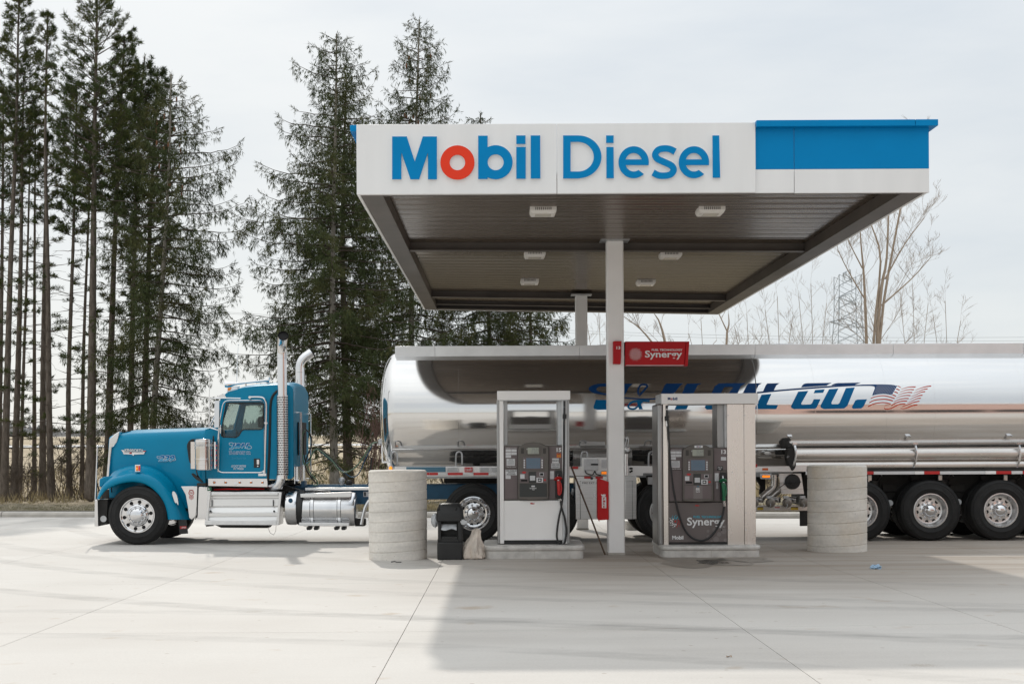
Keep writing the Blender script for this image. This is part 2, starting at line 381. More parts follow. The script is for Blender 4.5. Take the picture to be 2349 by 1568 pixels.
def concrete_ground():
    m, N, b, L = node_mat('concrete_paving'); co = N('ShaderNodeTexCoord').outputs['Object']
    big = N('ShaderNodeTexNoise', {0: co, 'Scale': .35, 'Detail': 5}).outputs[0]
    mp_ = N('ShaderNodeMapping', {0: co, 'Scale': (.25, 1.6, 1), 'Rotation': (0, 0, R(-4))}).outputs[0]
    streak = N('ShaderNodeTexNoise', {0: mp_, 'Scale': 1.3, 'Detail': 8, 'Roughness': .6}).outputs[0]
    fine = N('ShaderNodeTexNoise', {0: co, 'Scale': 60, 'Detail': 4}).outputs[0]
    broom = N('ShaderNodeTexNoise', {0: N('ShaderNodeMapping', {0: co, 'Scale': (1.2, 45, 1)}).outputs[0], 'Scale': 2, 'Detail': 3}).outputs[0]
    c = ramp(N, big, [(.3, (.525, .492, .455)), (.7, (.605, .578, .542))])
    c = mixc(N, .55, c, ramp(N, streak, [(.30, .85), (.5, .97), (.7, 1.0)]), 'MULTIPLY')
    c = mixc(N, .35, c, ramp(N, fine, [(.3, .8), (.7, 1.05)]), 'MULTIPLY')
    spot = N('ShaderNodeTexNoise', {0: co, 'Scale': 2.2, 'Detail': 3}).outputs[0]          # rust and oil spots
    c = mixc(N, ramp(N, spot, [(.66, 0), (.76, .45)]), c, (.36, .25, .15))
    ln = N('ShaderNodeTexNoise', {0: N('ShaderNodeMapping', {0: co, 'Location': (3, 9, 0), 'Scale': (.5, 1.4, 1)}).outputs[0], 'Scale': 1.9, 'Detail': 9, 'Roughness': .72}).outputs[0]
    c = mixc(N, ramp(N, ln, [(.57, 0), (.74, .15)]), c, (.36, .34, .31))
    ground_pos = N('ShaderNodeSeparateXYZ', {0: co}).outputs
    # streaky zone beside the pumps mixed browner and darker
    yb = N('ShaderNodeMapRange', {0: ground_pos[1], 1: 14.0, 2: 19.0, 3: 0.0, 4: 1.0}).outputs[0]
    yb2 = N('ShaderNodeMapRange', {0: ground_pos[1], 1: 30.0, 2: 24.5, 3: 0.0, 4: 1.0}).outputs[0]
    xb = N('ShaderNodeMapRange', {0: ground_pos[0], 1: -1.5, 2: 1.5, 3: 0.0, 4: 1.0}).outputs[0]
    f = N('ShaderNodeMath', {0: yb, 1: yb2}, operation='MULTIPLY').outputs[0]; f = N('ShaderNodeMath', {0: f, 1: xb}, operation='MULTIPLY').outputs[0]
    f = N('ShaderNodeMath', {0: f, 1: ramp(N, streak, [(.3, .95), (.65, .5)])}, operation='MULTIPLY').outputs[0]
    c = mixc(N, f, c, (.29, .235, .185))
    for cx, cy, rad, wd, k in ((8.0, 33.0, 21.5, .13, .34), (8.0, 33.0, 19.4, .13, .30), (-6.0, -4.0, 16.4, .12, .24), (-6.0, -4.0, 18.3, .12, .24), (14.0, 40.0, 27.2, .15, .26), (14.0, 40.0, 25.0, .15, .26)):   # tyre marks
        d = N('ShaderNodeVectorMath', {0: co, 1: (cx, cy, 0)}, operation='DISTANCE').outputs['Value']
        d = N('ShaderNodeMath', {0: d, 1: rad}, operation='SUBTRACT').outputs[0]; d = N('ShaderNodeMath', {0: d}, operation='ABSOLUTE').outputs[0]
        d = N('ShaderNodeMapRange', {0: d, 1: wd, 2: wd * 1.7, 3: k, 4: 0.0}).outputs[0]
        d = N('ShaderNodeMath', {0: d, 1: ramp(N, ln, [(.35, 0), (.6, 1)])}, operation='MULTIPLY').outputs[0]
        c = mixc(N, d, c, (.20, .19, .18))
    vo = N('ShaderNodeTexVoronoi', {0: N('ShaderNodeMapping', {0: co, 'Scale': (.5, .8, 1)}).outputs[0], 'Scale': 1.0}); dd = N('ShaderNodeMath', {0: vo.outputs['Distance'], 1: ramp(N, fine, [(.2, 0), (.8, .12)])}, operation='ADD').outputs[0]
    c = mixc(N, ramp(N, dd, [(.085, .42), (.13, 0)]), c, (.30, .24, .18))                     # drips
    vo2 = N('ShaderNodeTexVoronoi', {0: co, 'Scale': 3.1}).outputs['Distance']
    c = mixc(N, ramp(N, vo2, [(.045, .5), (.065, 0)]), c, (.27, .21, .16))
    oi = N('ShaderNodeObjectInfo').outputs['Random']
    c = mixc(N, .5, c, ramp(N, oi, [(0, .93), (1, 1.0)]), 'MULTIPLY')
    L.new(c, b.inputs['Base Color']); b.inputs['Specular IOR Level'].default_value = .3
    L.new(N('ShaderNodeMapRange', {0: streak, 3: .6, 4: .85}).outputs[0], b.inputs['Roughness'])
    h = N('ShaderNodeMath', {0: broom, 1: fine}, operation='ADD').outputs[0]
    L.new(N('ShaderNodeBump', {'Strength': .12, 'Distance': .01, 'Height': h}).outputs[0], b.inputs['Normal'])
    return m
M['concrete'] = concrete_ground()
M['kerb'] = mat('kerb_concrete', (.43, .40, .36), .8, var=.15, vscale=3, bump=.1)
M['joint'] = mat('joint_sealant', (.38, .31, .25), .9, var=.3, vscale=10)
def form_concrete(name, base, warm):
    m, N, b, L = node_mat(name); co = N('ShaderNodeTexCoord').outputs['Object']
    mp_ = N('ShaderNodeMapping', {0: co, 'Scale': (1, 1, 5), 'Rotation': (R(4), R(3), 0)}).outputs[0]
    s1 = N('ShaderNodeTexNoise', {0: mp_, 'Scale': 1.6, 'Detail': 6, 'Roughness': .6}).outputs[0]
    s2 = N('ShaderNodeTexNoise', {0: co, 'Scale': 25, 'Detail': 5}).outputs[0]
    s3 = N('ShaderNodeTexNoise', {0: co, 'Scale': 2.0, 'Detail': 3}).outputs[0]
    c = ramp(N, s1, [(.35, tuple(x * .84 for x in base)), (.62, base)])
    c = mixc(N, ramp(N, s3, [(.45, 0), (.75, .6)]), c, warm)
    c = mixc(N, .4, c, ramp(N, s2, [(.3, .78), (.7, 1.06)]), 'MULTIPLY')
    vo = N('ShaderNodeTexVoronoi', {0: co, 'Scale': 17}).outputs['Distance']               # air holes
    hol = ramp(N, vo, [(.055, 1), (.085, 0)])
    sel = ramp(N, N('ShaderNodeTexNoise', {0: co, 'Scale': 6}).outputs[0], [(.5, 0), (.56, 1)])
    hol = mixc(N, 1.0, hol, sel, 'MULTIPLY')
    c = mixc(N, hol, c, (.10, .09, .08))
    L.new(c, b.inputs['Base Color']); b.inputs['Roughness'].default_value = .8; b.inputs['Specular IOR Level'].default_value = .25
    L.new(N('ShaderNodeBump', {'Strength': .15, 'Distance': .01, 'Height': s2}).outputs[0], b.inputs['Normal'])
    return m
M['form_a'] = form_concrete('form_concrete', (.78, .745, .69), (.68, .62, .54))
M['form_b'] = form_concrete('stained_form_concrete', (.74, .705, .65), (.60, .50, .37))
def bark(name, c1, c2, sc=5.0):
    m, N, b, L = node_mat(name); co = N('ShaderNodeTexCoord').outputs['Object']
    mp_ = N('ShaderNodeMapping', {0: co, 'Scale': (3, 3, .7)}).outputs[0]
    s1 = N('ShaderNodeTexNoise', {0: mp_, 'Scale': sc, 'Detail': 8, 'Roughness': .65}).outputs[0]
    L.new(ramp(N, s1, [(.33, c1), (.66, c2)]), b.inputs['Base Color']); b.inputs['Roughness'].default_value = .9; b.inputs['Specular IOR Level'].default_value = .15
    L.new(N('ShaderNodeBump', {'Strength': .6, 'Distance': .03, 'Height': s1}).outputs[0], b.inputs['Normal'])
    return m
M['bark_pine'] = bark('pine_bark', (.085, .07, .058), (.19, .16, .135))
M['bark_pale'] = bark('pale_bark', (.19, .17, .145), (.36, .33, .29))
M['bark_bare'] = bark('tan_bark', (.30, .235, .18), (.48, .39, .31))
M['twig'] = mat('twig_bark', (.085, .065, .05), .9, var=.3, vscale=2)
M['twig_red'] = mat('red_twig', (.13, .075, .06), .9, var=.3, vscale=2)
M['twig_tan'] = mat('tan_twig', (.34, .275, .22), .9, var=.3, vscale=2)
def needles(name, a, b_, c_):
    m, N, b, L = node_mat(name); co = N('ShaderNodeTexCoord').outputs['Object']
    s1 = N('ShaderNodeTexNoise', {0: co, 'Scale': .9, 'Detail': 3}).outputs[0]
    s2 = N('ShaderNodeTexNoise', {0: co, 'Scale': 9, 'Detail': 2}).outputs[0]
    c = ramp(N, s2, [(.3, a), (.62, b_)]); c = mixc(N, ramp(N, s1, [(.45, 0), (.72, .7)]), c, c_)
    L.new(c, b.inputs['Base Color']); b.inputs['Roughness'].default_value = .75; b.inputs['Specular IOR Level'].default_value = .06
    return m
M['needle_pine'] = needles('pine_needles', (.036, .055, .020), (.076, .100, .036), (.135, .125, .045))
M['needle_spruce'] = needles('spruce_needles', (.036, .050, .021), (.071, .087, .037), (.125, .11, .047))
M['cone'] = mat('spruce_cone', (.22, .10, .05), .7)
M['grass_dead'] = mat('dead_grass', (.145, .115, .07), .95, vscale=1.1, col2=(.24, .19, .12), bump=.4, bscale=9)
M['verge'] = mat('verge_soil', (.115, .095, .06), .95, vscale=.7, col2=(.20, .165, .105), bump=.5, bscale=12)
M['field'] = mat('dry_field', (.30, .235, .15), .95, vscale=.12, col2=(.42, .345, .235), bump=.3, bscale=2)
M['blade_dry'] = mat('dry_blade', (.27, .215, .12), .9, vscale=.8, col2=(.40, .33, .19))
M['blade_green'] = mat('olive_blade', (.10, .11, .05), .9, vscale=.8, col2=(.24, .20, .12))
M['far_road'] = mat('far_road', (.52, .51, .50), .8, var=.1)
M['hazed_wood'] = mat('hazed_wood', (.27, .275, .285), .9, vscale=.08, col2=(.36, .36, .365))  # distance haze put into the colour: paler and bluer than bare bark
M['brick_red'] = mat('store_red', (.50, .335, .285), .7, var=.15, vscale=2)

# ------------------------------------------------------------------ ground
def structure(o, label, cat):
    return tag(o, label, cat, kind='structure')
rng = np.random.default_rng(7)
def kerb_y(x): return 35.05 - 0.156 * max(-26, min(26, x))
PROF = [(-900, .9), (-80, .75), (-60, .70), (0, .15), (30, -.25), (34, -.30), (37.5, -.14), (41, -.17), (50, -.45), (58, -.5), (90, .35), (130, 1.38), (250, 2.7), (400, 3.7), (620, 4.6), (1600, 5.5)]
def terr(y):
    for (a, za), (b, zb) in zip(PROF, PROF[1:]):
        if a <= y <= b: return za + (zb - za) * (y - a) / (b - a)
    return 5.5
ys = [-900, -500, -300, -150, -90, -62, -58, -30, 0, 20, 30, 34, 41, 43, 45, 47, 50, 54, 58, 65, 75, 90, 110, 130, 160, 200, 250, 320, 400, 500, 620, 900, 1600]
xs = [-900, -500, -300, -200, -140, -100, -70, -50, -36, -28, -20, -14, -8, -2, 4, 10, 16, 24, 34, 48, 70, 100, 150, 220, 320, 500, 900]
rows = []
for y in ys:
    r_ = []
    for x in xs:
        z = terr(y)
        if y > 43: z += .10 * math.sin(x * .31 + y * .11) + .07 * math.sin(x * .83 - y * .23) + (.0 if y < 60 else .25 * math.sin(x * .05 + y * .03))
        r_.append((x, y, z))
    rows.append(r_)
structure(MB().grid(rows).build('field', M['field']), 'dry tan field rising gently behind the pine trunks', 'field')
# verge of thin dead grass between kerb and trees
rows = []
for i in range(34):
    t = i / 33; r_ = []
    for k in range(140):
        x = -46 + k * .7; y = kerb_y(x) + .32 + t * (51.5 - kerb_y(x))
        z = gz(kerb_y(x)) + .155 + (-.40 - gz(35) - .155) * t + (.035 * math.sin(x * 1.7 + y * 2.1) + .03 * math.sin(x * 4.1 - y * 1.3)) * min(1, t * 8)
        r_.append((x, y, z))
    rows.append(r_)
structure(MB().grid(rows).build('grass_verge', M['verge']), 'strip of thin olive and brown grass between kerb and trees', 'verge')
# forecourt: cast slabs between sawn joints
fc = thing('forecourt', 'pale concrete fuel forecourt cast in large slabs with thin joints', 'forecourt', (0, 0, 0)); fc['kind'] = 'structure'
xj = [-60, -30, -20, -13.6, -10.4, -7.25, -4.07, -.845, 2.13, 4.45, 7.5, 10.6, 13.8, 20, 30, 60]
yj = [-62, -40, -20, -10, -2.2, 2.7, 7.6, 12.42, 17.2, 22.25, 26.9, 31.4, None]
def yjx(y, x): return kerb_y(x) if y is None else y + (.085 * max(0, min(8, x)) if 7 < y < 25 else 0)
g = .003
for i in range(len(xj) - 1):
    for j in range(len(yj) - 1):
        x0, x1 = xj[i] + g, xj[i + 1] - g
        q = [(x0, yjx(yj[j], x0) + g), (x1, yjx(yj[j], x1) + g), (x1, yjx(yj[j + 1], x1) - g), (x0, yjx(yj[j + 1], x0) - g)]
        MB().hexa([(x, y, gz(y) - .12) for x, y in q] + [(x, y, gz(y)) for x, y in q]).build('slab', M['concrete'], fc, sm=False)
MB().grid([[(-60, y, gz(y) - .007), (-30, y, gz(y) - .012), (0, y, gz(y) - .012), (30, y, gz(y) - .012), (60, y, gz(y) - .012)] for y in (-62, 0, 20, 29)]).build('joint_bed', M['joint'], fc, sm=False)
kb = thing('kerb', 'low concrete kerb along the far edge of the forecourt', 'kerb', (0, 0, 0)); kb['kind'] = 'structure'
kx = -46.0
while kx < 44:
    a, b = kx + .006, kx + 2.99; kx += 3.0
    pa, pb = kerb_y(a), kerb_y(b)
    prof = [(0, -.15), (.0, .07), (.03, .115), (.08, .135), (.30, .14), (.30, -.15)]
    MB().grid([[(a, pa + d, gz(pa) + h) for d, h in prof], [(b, pb + d, gz(pb) + h) for d, h in prof]]).build('kerbstone', M['kerb'], kb, ang=25)
for nm, y0, y1, lab in (('far_road', 121, 127, 'pale road crossing the dry field behind the pine trunks'), ('farm_track', 243, 254, 'farther pale track along the foot of the distant wood')):
    structure(MB().grid([[(x, y0, terr(y0) + .35) for x in (-300, -100, 0, 100, 300)], [(x, y1, terr(y1) + .35) for x in (-300, -100, 0, 100, 300)]]).build(nm, M['far_road']), lab, 'road')

# ------------------------------------------------------------------ canopy
can = thing('fuel_canopy', 'white and blue fuel station canopy on two white columns over the tanker', 'canopy', (1.7, 24.5, 0))
def CW(v):
    t = (v.y - 16.87) / 15.4; u = (v.x + 1.7) / 6.8
    return Vector((v.x + t * (-.02 * (1 - u) - .12 * u), v.y, v.z + t * (.06 * (1 - u) - .085 * u)))
def cpart(mb, name, mt, bevel=0, **k): return mb.map(CW).build(name, mt, can, bevel=bevel, **k)
YF = 16.87
xL, xR = V(819, 445, YF).x, V(2131.5, 443, YF).x
zB, zT = V(1470, 444, YF).z, V(1270, 285, YF).z
x1277, x1733, x1822 = V(1277, 365, YF).x, V(1732, 365, YF).x, V(1822, 415, YF).x
zb2 = V(1930, 387.5, YF).z; zc1, zc2 = V(1930, 293, YF).z, V(1930, 278.5, YF).z
e = .003
cpart(MB().box(xL, x1277 - e, YF - .035, YF + .03, zB, zT), 'sign_panel', M['white_panel'], .004)
cpart(MB().box(x1277 + e, x1733, YF - .035, YF + .03, zB, zT), 'sign_panel', M['white_panel'], .004)
cpart(MB().box(x1733 + e, x1822 - e, YF, YF + .04, zB, zb2 - .002), 'fascia_panel', M['white_panel'], .003)
cpart(MB().box(x1822 + e, xR, YF, YF + .04, zB - .004, zb2 - .002), 'fascia_panel', M['white_panel'], .003)
cpart(MB().box(x1733 + e, x1822 - e, YF + .002, YF + .04, zb2, zc1), 'blue_panel', M['sign_blue'], .003)
cpart(MB().box(x1822 + e, xR, YF + .002, YF + .04, zb2, zc1), 'blue_panel', M['sign_blue'], .003)
xs2 = V(2095, 285, YF).x
cpart(MB().box(x1733 + .004, xs2 - .002, YF - .085, YF + .05, zc1, zc2), 'blue_cap', M['sign_blue'], .005)
cpart(MB().box(xs2 + .002, xR + .085, YF - .085, YF + .05, zc1, zc2), 'blue_cap', M['sign_blue'], .005)
yb = [YF + .07, 20.5, 24.4, 28.3, 32.2]
for sx, x0 in ((-1, xL), (1, xR)):
    a, b = (x0, x0 + .035) if sx < 0 else (x0 - .035, x0)
    for k in range(4):
        cpart(MB().box(a, b, yb[k] + e, yb[k + 1] - e, zB, zb2 - .002), 'fascia_panel', M['white_panel'], .003)
        cpart(MB().box(a + .002, b - .002, yb[k] + e, yb[k + 1] - e, zb2, zc1), 'blue_panel', M['sign_blue'], .003)
    a, b = (x0 - .085, x0 + .04) if sx < 0 else (x0 - .04, x0 + .085)
    for k in range(2): cpart(MB().box(a, b, (YF + .055, 24.4)[k] + e, (24.4, 32.27)[k] - e, zc1, zc2), 'blue_cap', M['sign_blue'], .005)
for k in range(2):
    a, b = (xL + .04, (xL + xR) / 2)[k] + e, ((xL + xR) / 2, xR - .04)[k] - e
    cpart(MB().box(a, b, 32.2, 32.24, zB, zb2 - .002), 'fascia_panel', M['white_panel'], .003)
    cpart(MB().box(a, b, 32.2, 32.238, zb2, zc1), 'blue_panel', M['sign_blue'], .003)
    cpart(MB().box(a, b, 32.17, 32.3, zc1, zc2), 'blue_cap', M['sign_blue'], .005)
DZ = 4.885
y = YF + .10; 
while y < 32.0:                                             # ribbed deck: one panel after another
    p = [(.0, .002), (.03, -.002), (.10, -.014), (.15, -.014), (.205, -.002), (.26, -.014), (.31, -.014), (.38, -.002), (.408, .002), (.408, .03), (.0, .03)]
    xa, xb = xL + .06, xR - .06
    q = [(y + a, DZ + b) for a, b in p]; n = len(q)
    cpart(MB().add([(xa, a, b) for a, b in q] + [(xb, a, b) for a, b in q], [tuple(range(n)), tuple(range(n, 2 * n))[::-1]] + [(i, (i + 1) % n, n + (i + 1) % n, n + i) for i in range(n)]), 'deck_panel', M['deck'], ang=50)
    y += .41
cpart(MB().box(xL + .06, xR - .06, YF + .1, 32.1, DZ + .08, DZ + .1), 'roof_sheet', M['galv'])
for a, b in ((xL + .037, xL + .30), (xR - .30, xR - .037)):
    inner = b if a < 0 else a
    m = MB().box(a, b, YF + .05, 32.19, zB + .004, zB + .02); m.box(min(inner, inner - .012 * (1 if a < 0 else -1)), max(inner, inner - .012 * (1 if a < 0 else -1)), YF + .05, 32.19, zB + .0202, DZ - .012)
    cpart(m, 'edge_channel', M['beam'])
for a, b in ((YF + .045, YF + .13), (31.9, 32.19)):
    cpart(MB().box(xL + .31, xR - .31, a, b, zB + .002, zB + .018), 'edge_channel', M['beam'])
cpart(MB().box(xL + .06, xR - .06, 32.176, 32.19, zB + .021, DZ - .01), 'edge_channel', M['beam'])
for yy in (22.13, 29.5, 31.6):
    d = .145 if yy < 31 else .1
    cpart(MB().box(xL + .2, xR - .2, yy + .07, yy + .085, DZ - d + .012, DZ - .008).box(xL + .2, xR - .2, yy - .01, yy + .16, DZ - d, DZ - d + .012), 'cross_beam', M['beam'])
# columns
for vx0, vx1, yy, zt in ((1393.5, 1432, 21.83, DZ - .01), (1321.5, 1348.5, 29.22, DZ - .09)):
    xa, xb = V(vx0, 900, yy).x, V(vx1, 900, yy).x
    c_ = MB().box(xa, xb, yy, yy + .26, gz(yy), zt - .02).build('column', M['column_white'], can, bevel=.022, seg=3)
    MB().box(xa - .09, xb + .09, yy - .05, yy + .31, zt - .02, zt).build('cap_plate', M['galv'], c_)
    MB().box(xa - .004, xb + .004, yy - .004, yy + .264, gz(yy), gz(yy) + .035).build('column_foot', M['kerb'], c_)
    if yy < 25: MB().boxv(*F5(335, 813), *F5(388, 865), yy - .004, .006).build('cover_plate', M['column_white'], c_, bevel=.001)
# channel letters
def ring(cx, cy, R_, r_, n=40): return [circle(cx, cy, R_, n), circle(cx, cy, r_, n)]
def bowl_b(x0, w, top, base, cx, cy, R_, r_):
    d = math.degrees(math.acos(max(-1, min(1, (x0 + w - cx) / R_))))
    arc = circle(cx, cy, R_, 36, a0=-d, a1=d)                 # view y points down: -d is the upper meeting point
    return [[(x0, base), (x0, top), (x0 + w, top)] + arc + [(x0 + w, base)], circle(cx, cy, r_, 32)]
def letter_e(cx, cy, R_, r_, ry=None, hb=9, open_=32):
    ry = R_ if ry is None else ry; k = ry / R_; iy = ry - (R_ - r_)
    o = [(cx + R_ * math.cos(R(a)), cy + ry * math.sin(R(a))) for a in np.linspace(hb / R_ * 57, -360 + open_ + 16, 44)]
    i_ = [(cx + r_ * math.cos(R(a)), cy + iy * math.sin(R(a))) for a in np.linspace(-360 + open_ + 24, -180 - math.degrees(math.asin(min(.9, hb / iy))), 20)]
    outer = o + i_ + [(cx + r_, cy + hb)]
    h0 = math.degrees(math.asin(min(.9, hb / iy)))
    hole = [(cx + r_ * math.cos(R(a)), cy + iy * math.sin(R(a))) for a in np.linspace(-h0, -180 + h0, 20)]
    return [outer, hole]
def s_shape(x0, x1, y0, y1, wd):
    w_, h_ = x1 - x0, y1 - y0
    p = [(.93, .17), (.72, .09), (.5, .07), (.27, .11), (.14, .25), (.22, .39), (.5, .5), (.78, .61), (.87, .75), (.74, .89), (.48, .93), (.25, .91), (.05, .83)]
    return [stroke(smooth([(x0 + a * w_, y0 + b * h_) for a, b in p], 5), wd)]
LET = []
f_ = lambda *p: list(p)
LET.append(([[(183, 103), (240, 103), (271, 200), (302, 103), (357, 103), (357, 269), (322, 269), (322, 165), (288, 269), (254, 269), (219, 165), (219, 269), (183, 269)]], 'sign_blue'))
LET.append((ring(436.5, 204, 66.5, 30), 'sign_red'))
LET.append((bowl_b(517, 37, 100, 268, 585, 203, 66, 31), 'sign_blue'))
LET.append(([[(665, 99), (701, 99), (701, 132), (665, 132)]], 'sign_blue')); LET.append(([[(665, 144), (702, 144), (702, 267), (665, 267)]], 'sign_blue'))
LET.append(([[(721, 99), (758, 99), (759, 266), (721, 266)]], 'sign_blue'))
Dp = [(847, 99), (905, 99)] + [(905 + 91 * math.sin(R(t)), 182 - 83 * math.cos(R(t))) for t in np.linspace(8, 172, 26)] + [(905, 266), (847, 266)]
Dh = [(876, 124), (905, 124)] + [(905 + 61 * math.sin(R(t)), 181.5 - 57.5 * math.cos(R(t))) for t in np.linspace(8, 172, 22)] + [(905, 239), (876, 239)]
LET.append(([Dp, Dh], 'sign_blue'))
LET.append(([[(1014, 99), (1043, 99), (1043, 128), (1014, 128)]], 'sign_blue')); LET.append(([[(1015, 144), (1043, 144), (1044, 265), (1015, 265)]], 'sign_blue'))
LET.append((letter_e(1121, 203, 59, 33, 62, 11), 'sign_blue'))
LET.append((s_shape(1191, 1289, 141, 264, 25), 'sign_blue'))
LET.append((letter_e(1355, 203, 59, 33, 62, 11), 'sign_blue'))
LET.append(([[(1427, 99), (1453, 99), (1457, 263), (1428, 263)]], 'sign_blue'))
for polys, mt in LET:
    pv = [F_ for F_ in ([FC(q) for q in polys])]
    lo = MB().platev(pv, YF - .068, .014).build('sign_letter', M[mt], can, ang=50)
    MB().platev(pv, YF - .0535, .018).build('letter_return', M['white'], lo, ang=50)

# ceiling lights
def ceiling_light(x, y, lab):
    z = DZ - .006 + CW(Vector((x, y, 0))).z
    t = thing('ceiling_light', lab, 'light', (x, y, z), 'luminaires under the canopy')
    w_, d_ = .175, .19
    m = MB(); rows = [[(x - a, y - b, z - h), (x + a, y - b, z - h), (x + a, y + b, z - h), (x - a, y + b, z - h)] for a, b, h in ((w_, d_, 0), (w_, d_, .045), (w_ * .88, d_ * .86, .085))]
    m.grid([r + [r[0]] for r in rows]); m.add(rows[2], [(0, 1, 2, 3)]); m.build('housing', M['light_white'], t, bevel=.006, sm=False)
    MB().box(x - w_ * .6, x + w_ * .6, y - d_ * .6, y + d_ * .6, z - .088, z - .0855).build('lens', M['lens'], t)
    m = MB()
    for k in range(9): m.box(x - .105 + k * .025, x - .094 + k * .025, y - d_ - .004, y - d_ + .004, z - .043, z - .006)
    m.build('cooling_fins', M['beam'], t)
rowsn = ('front', 'middle', 'rear')
for i, yy in enumerate((19.0, 23.45, 27.4)):
    for j, xx in enumerate((.595, 2.83)):
        ceiling_light(xx, yy, 'white square canopy light, %s one of the %s row' % (rowsn[i], ('left', 'right')[j]))

# ------------------------------------------------------------------ red signs and fire cabinet on the column
t = thing('pump_number_flag', 'red wedge sign with white number 13 on the front of the column', 'sign', (1.7, 21.7, 3.1))
MB().platev([FS([(90, 172), (150, 160), (322, 160), (297, 795), (90, 795)])], 21.70, .125).build('flag_body', M['red'], t, bevel=.006)
textv(MB(), '13', *FS(178, 308), *FS(286, 388), at(21.697), bold=.03).build('lettering', M['white_ink'], t, sm=False)
t = thing('synergy_sign', 'red sign reading Fuel Technology Synergy to the right of the column', 'sign', (2.4, 21.8, 3.1))
MB().platev([FS([(414, 195), (425, 172), (2108, 172), (2060, 848), (415, 848)])], 21.86, .14).build('sign_face', M['red'], t, bevel=.008)
MB().platev([FS([(2114, 170), (2195, 172), (2148, 852), (2066, 852)])], 21.845, .17).build('end_cap', M['red'], t, bevel=.006)
MB().platev([FS([(440, 826), (2045, 826), (2043, 842), (440, 842)])], 21.855, .02).build('lower_trim', M['label'], t)
textv(MB(), 'FUEL TECHNOLOGY', *FS(1152, 378), *FS(2005, 435), at(21.857), bold=.025).build('lettering', M['white_ink'], t, sm=False)
textv(MB(), 'Synergy', *FS(965, 425), *FS(1992, 672), at(21.857), bold=.02).build('lettering', M['white_ink'], t, sm=False)
def burst(cx, cy, s, fn, pick=None):
    out_ = {}
    rings = ((0, 1, 30, 0), (86, 10, 18.5, 8), (108, 12, 9, 20), (134, 11, 18, 0), (172, 11, 11.5, 14))
    for ri, (rad, n, r_, off) in enumerate(rings):
        for k in range(n):
            a = R(360 / n * k + off); px, py = cx + rad * s * math.cos(a), cy + rad * s * math.sin(a)
            key = pick(ri, math.degrees(a) % 360) if pick else 'white_ink'
            mb = out_.setdefault(key, MB()); c_ = circle(px, py, r_ * s, 12)
            mb.add([fn(*p) for p in c_], [tuple(range(12))])
    return out_
for k_, mb in burst(*FS(706, 528), FS.k, at(21.857)).items(): mb.build('burst_emblem', M[k_], t, sm=False)
MB().boxv(*FS(396, 195), *FS(412, 560), 21.9, .1).build('hinge_post', M['beam'], t)
t = thing('fire_extinguisher_cabinet', 'red fire extinguisher cabinet on the left side of the white column', 'fire cabinet', (1.6, 21.8, 1.2))
MB().platev([F4([(986, 838), (998, 830), (1074, 855), (1076, 1160), (1003, 1165), (986, 1150)])], 21.80, .24).build('cabinet', M['fire_red'], t, bevel=.008)
MB().platev([F4([(984, 832), (1000, 826), (1001, 1178), (986, 1155)])], 21.792, .03).build('door_edge', M['fire_red'], t, bevel=.003)
MB().platev([F4([(1020, 975), (1055, 978), (1056, 1068), (1021, 1066)])], 21.797, .003).build('white_strip', M['white_ink'], t)
for i, ch in enumerate('FIRE'): textv(MB(), ch, *F4(1030, 983 + i * 21.5), *F4(1047, 999 + i * 21.5), at(21.7945), bold=.03).build('lettering', M['red_ink'], t, sm=False)
MB().platev([F4(smooth([(1014, 955), (1030, 960), (1038, 951), (1043, 962), (1050, 955), (1048, 972), (1030, 974), (1018, 968)], 4, True))], 21.797, .003).build('flame_emblem', M['white_ink'], t)

# ------------------------------------------------------------------ pump islands
def island(name, label, x0, x1, y0, y1, h):
    z0 = gz(y0) - .01; t = thing(name, label, 'pump island', ((x0 + x1) / 2, (y0 + y1) / 2, z0))
    def ol(o, z): return [(a, b, z) for a, b in rrect(x0 - o, y0 - o, x1 + o, y1 + o, .13 + o, 6)]
    rows = [ol(0, z0), ol(0, z0 + h * .62)]
    body = MB().grid([r + [r[0]] for r in rows]).build('island_skirt', M['island'], t)
    rows = [ol(0, z0 + h * .625)] + [ol(.006 + .012 * math.sin(a), z0 + h * .64 + h * .18 * (1 - math.cos(a))) for a in np.linspace(0, math.pi, 8)] + [ol(-.02, z0 + h)]
    m = MB().grid([r + [r[0]] for r in rows]); m.add(ol(-.02, z0 + h), [tuple(range(len(ol(0, 0))))]); m.build('island_rim', M['island'], t, ang=60)
    MB().box((x0 + x1) / 2 - .003, (x0 + x1) / 2 + .003, y0 - .003, y0 + .01, z0, z0 + h * .6).build('weld_seam', M['kerb'], t)
    return t
D15, D13 = 21.38, 21.52
xa, xb = V(*F4(78, 1440), 21.08).x, V(*F4(876, 1440), 21.08).x
island('pump_island', 'rounded metal pump island under dispenser 15 beside the black bin', xa, xb, 21.08, 22.42, .205)
xa, xb = V(*F6(205 - 8, 1440), 21.22).x, V(*F6(990, 1440), 21.22).x
island('pump_island', 'rounded stained pump island under dispenser 13 beside the oil stain', xa, xb, 21.22, 22.6, .18)
xa, xb = V(*F5(255, 1270), 29.3).x, V(*F5(510, 1270), 29.3).x
island('pump_island', 'low pump island behind the tanker at the foot of the rear column', xa + .5, xb + .1, 29.0, 30.4, .2)

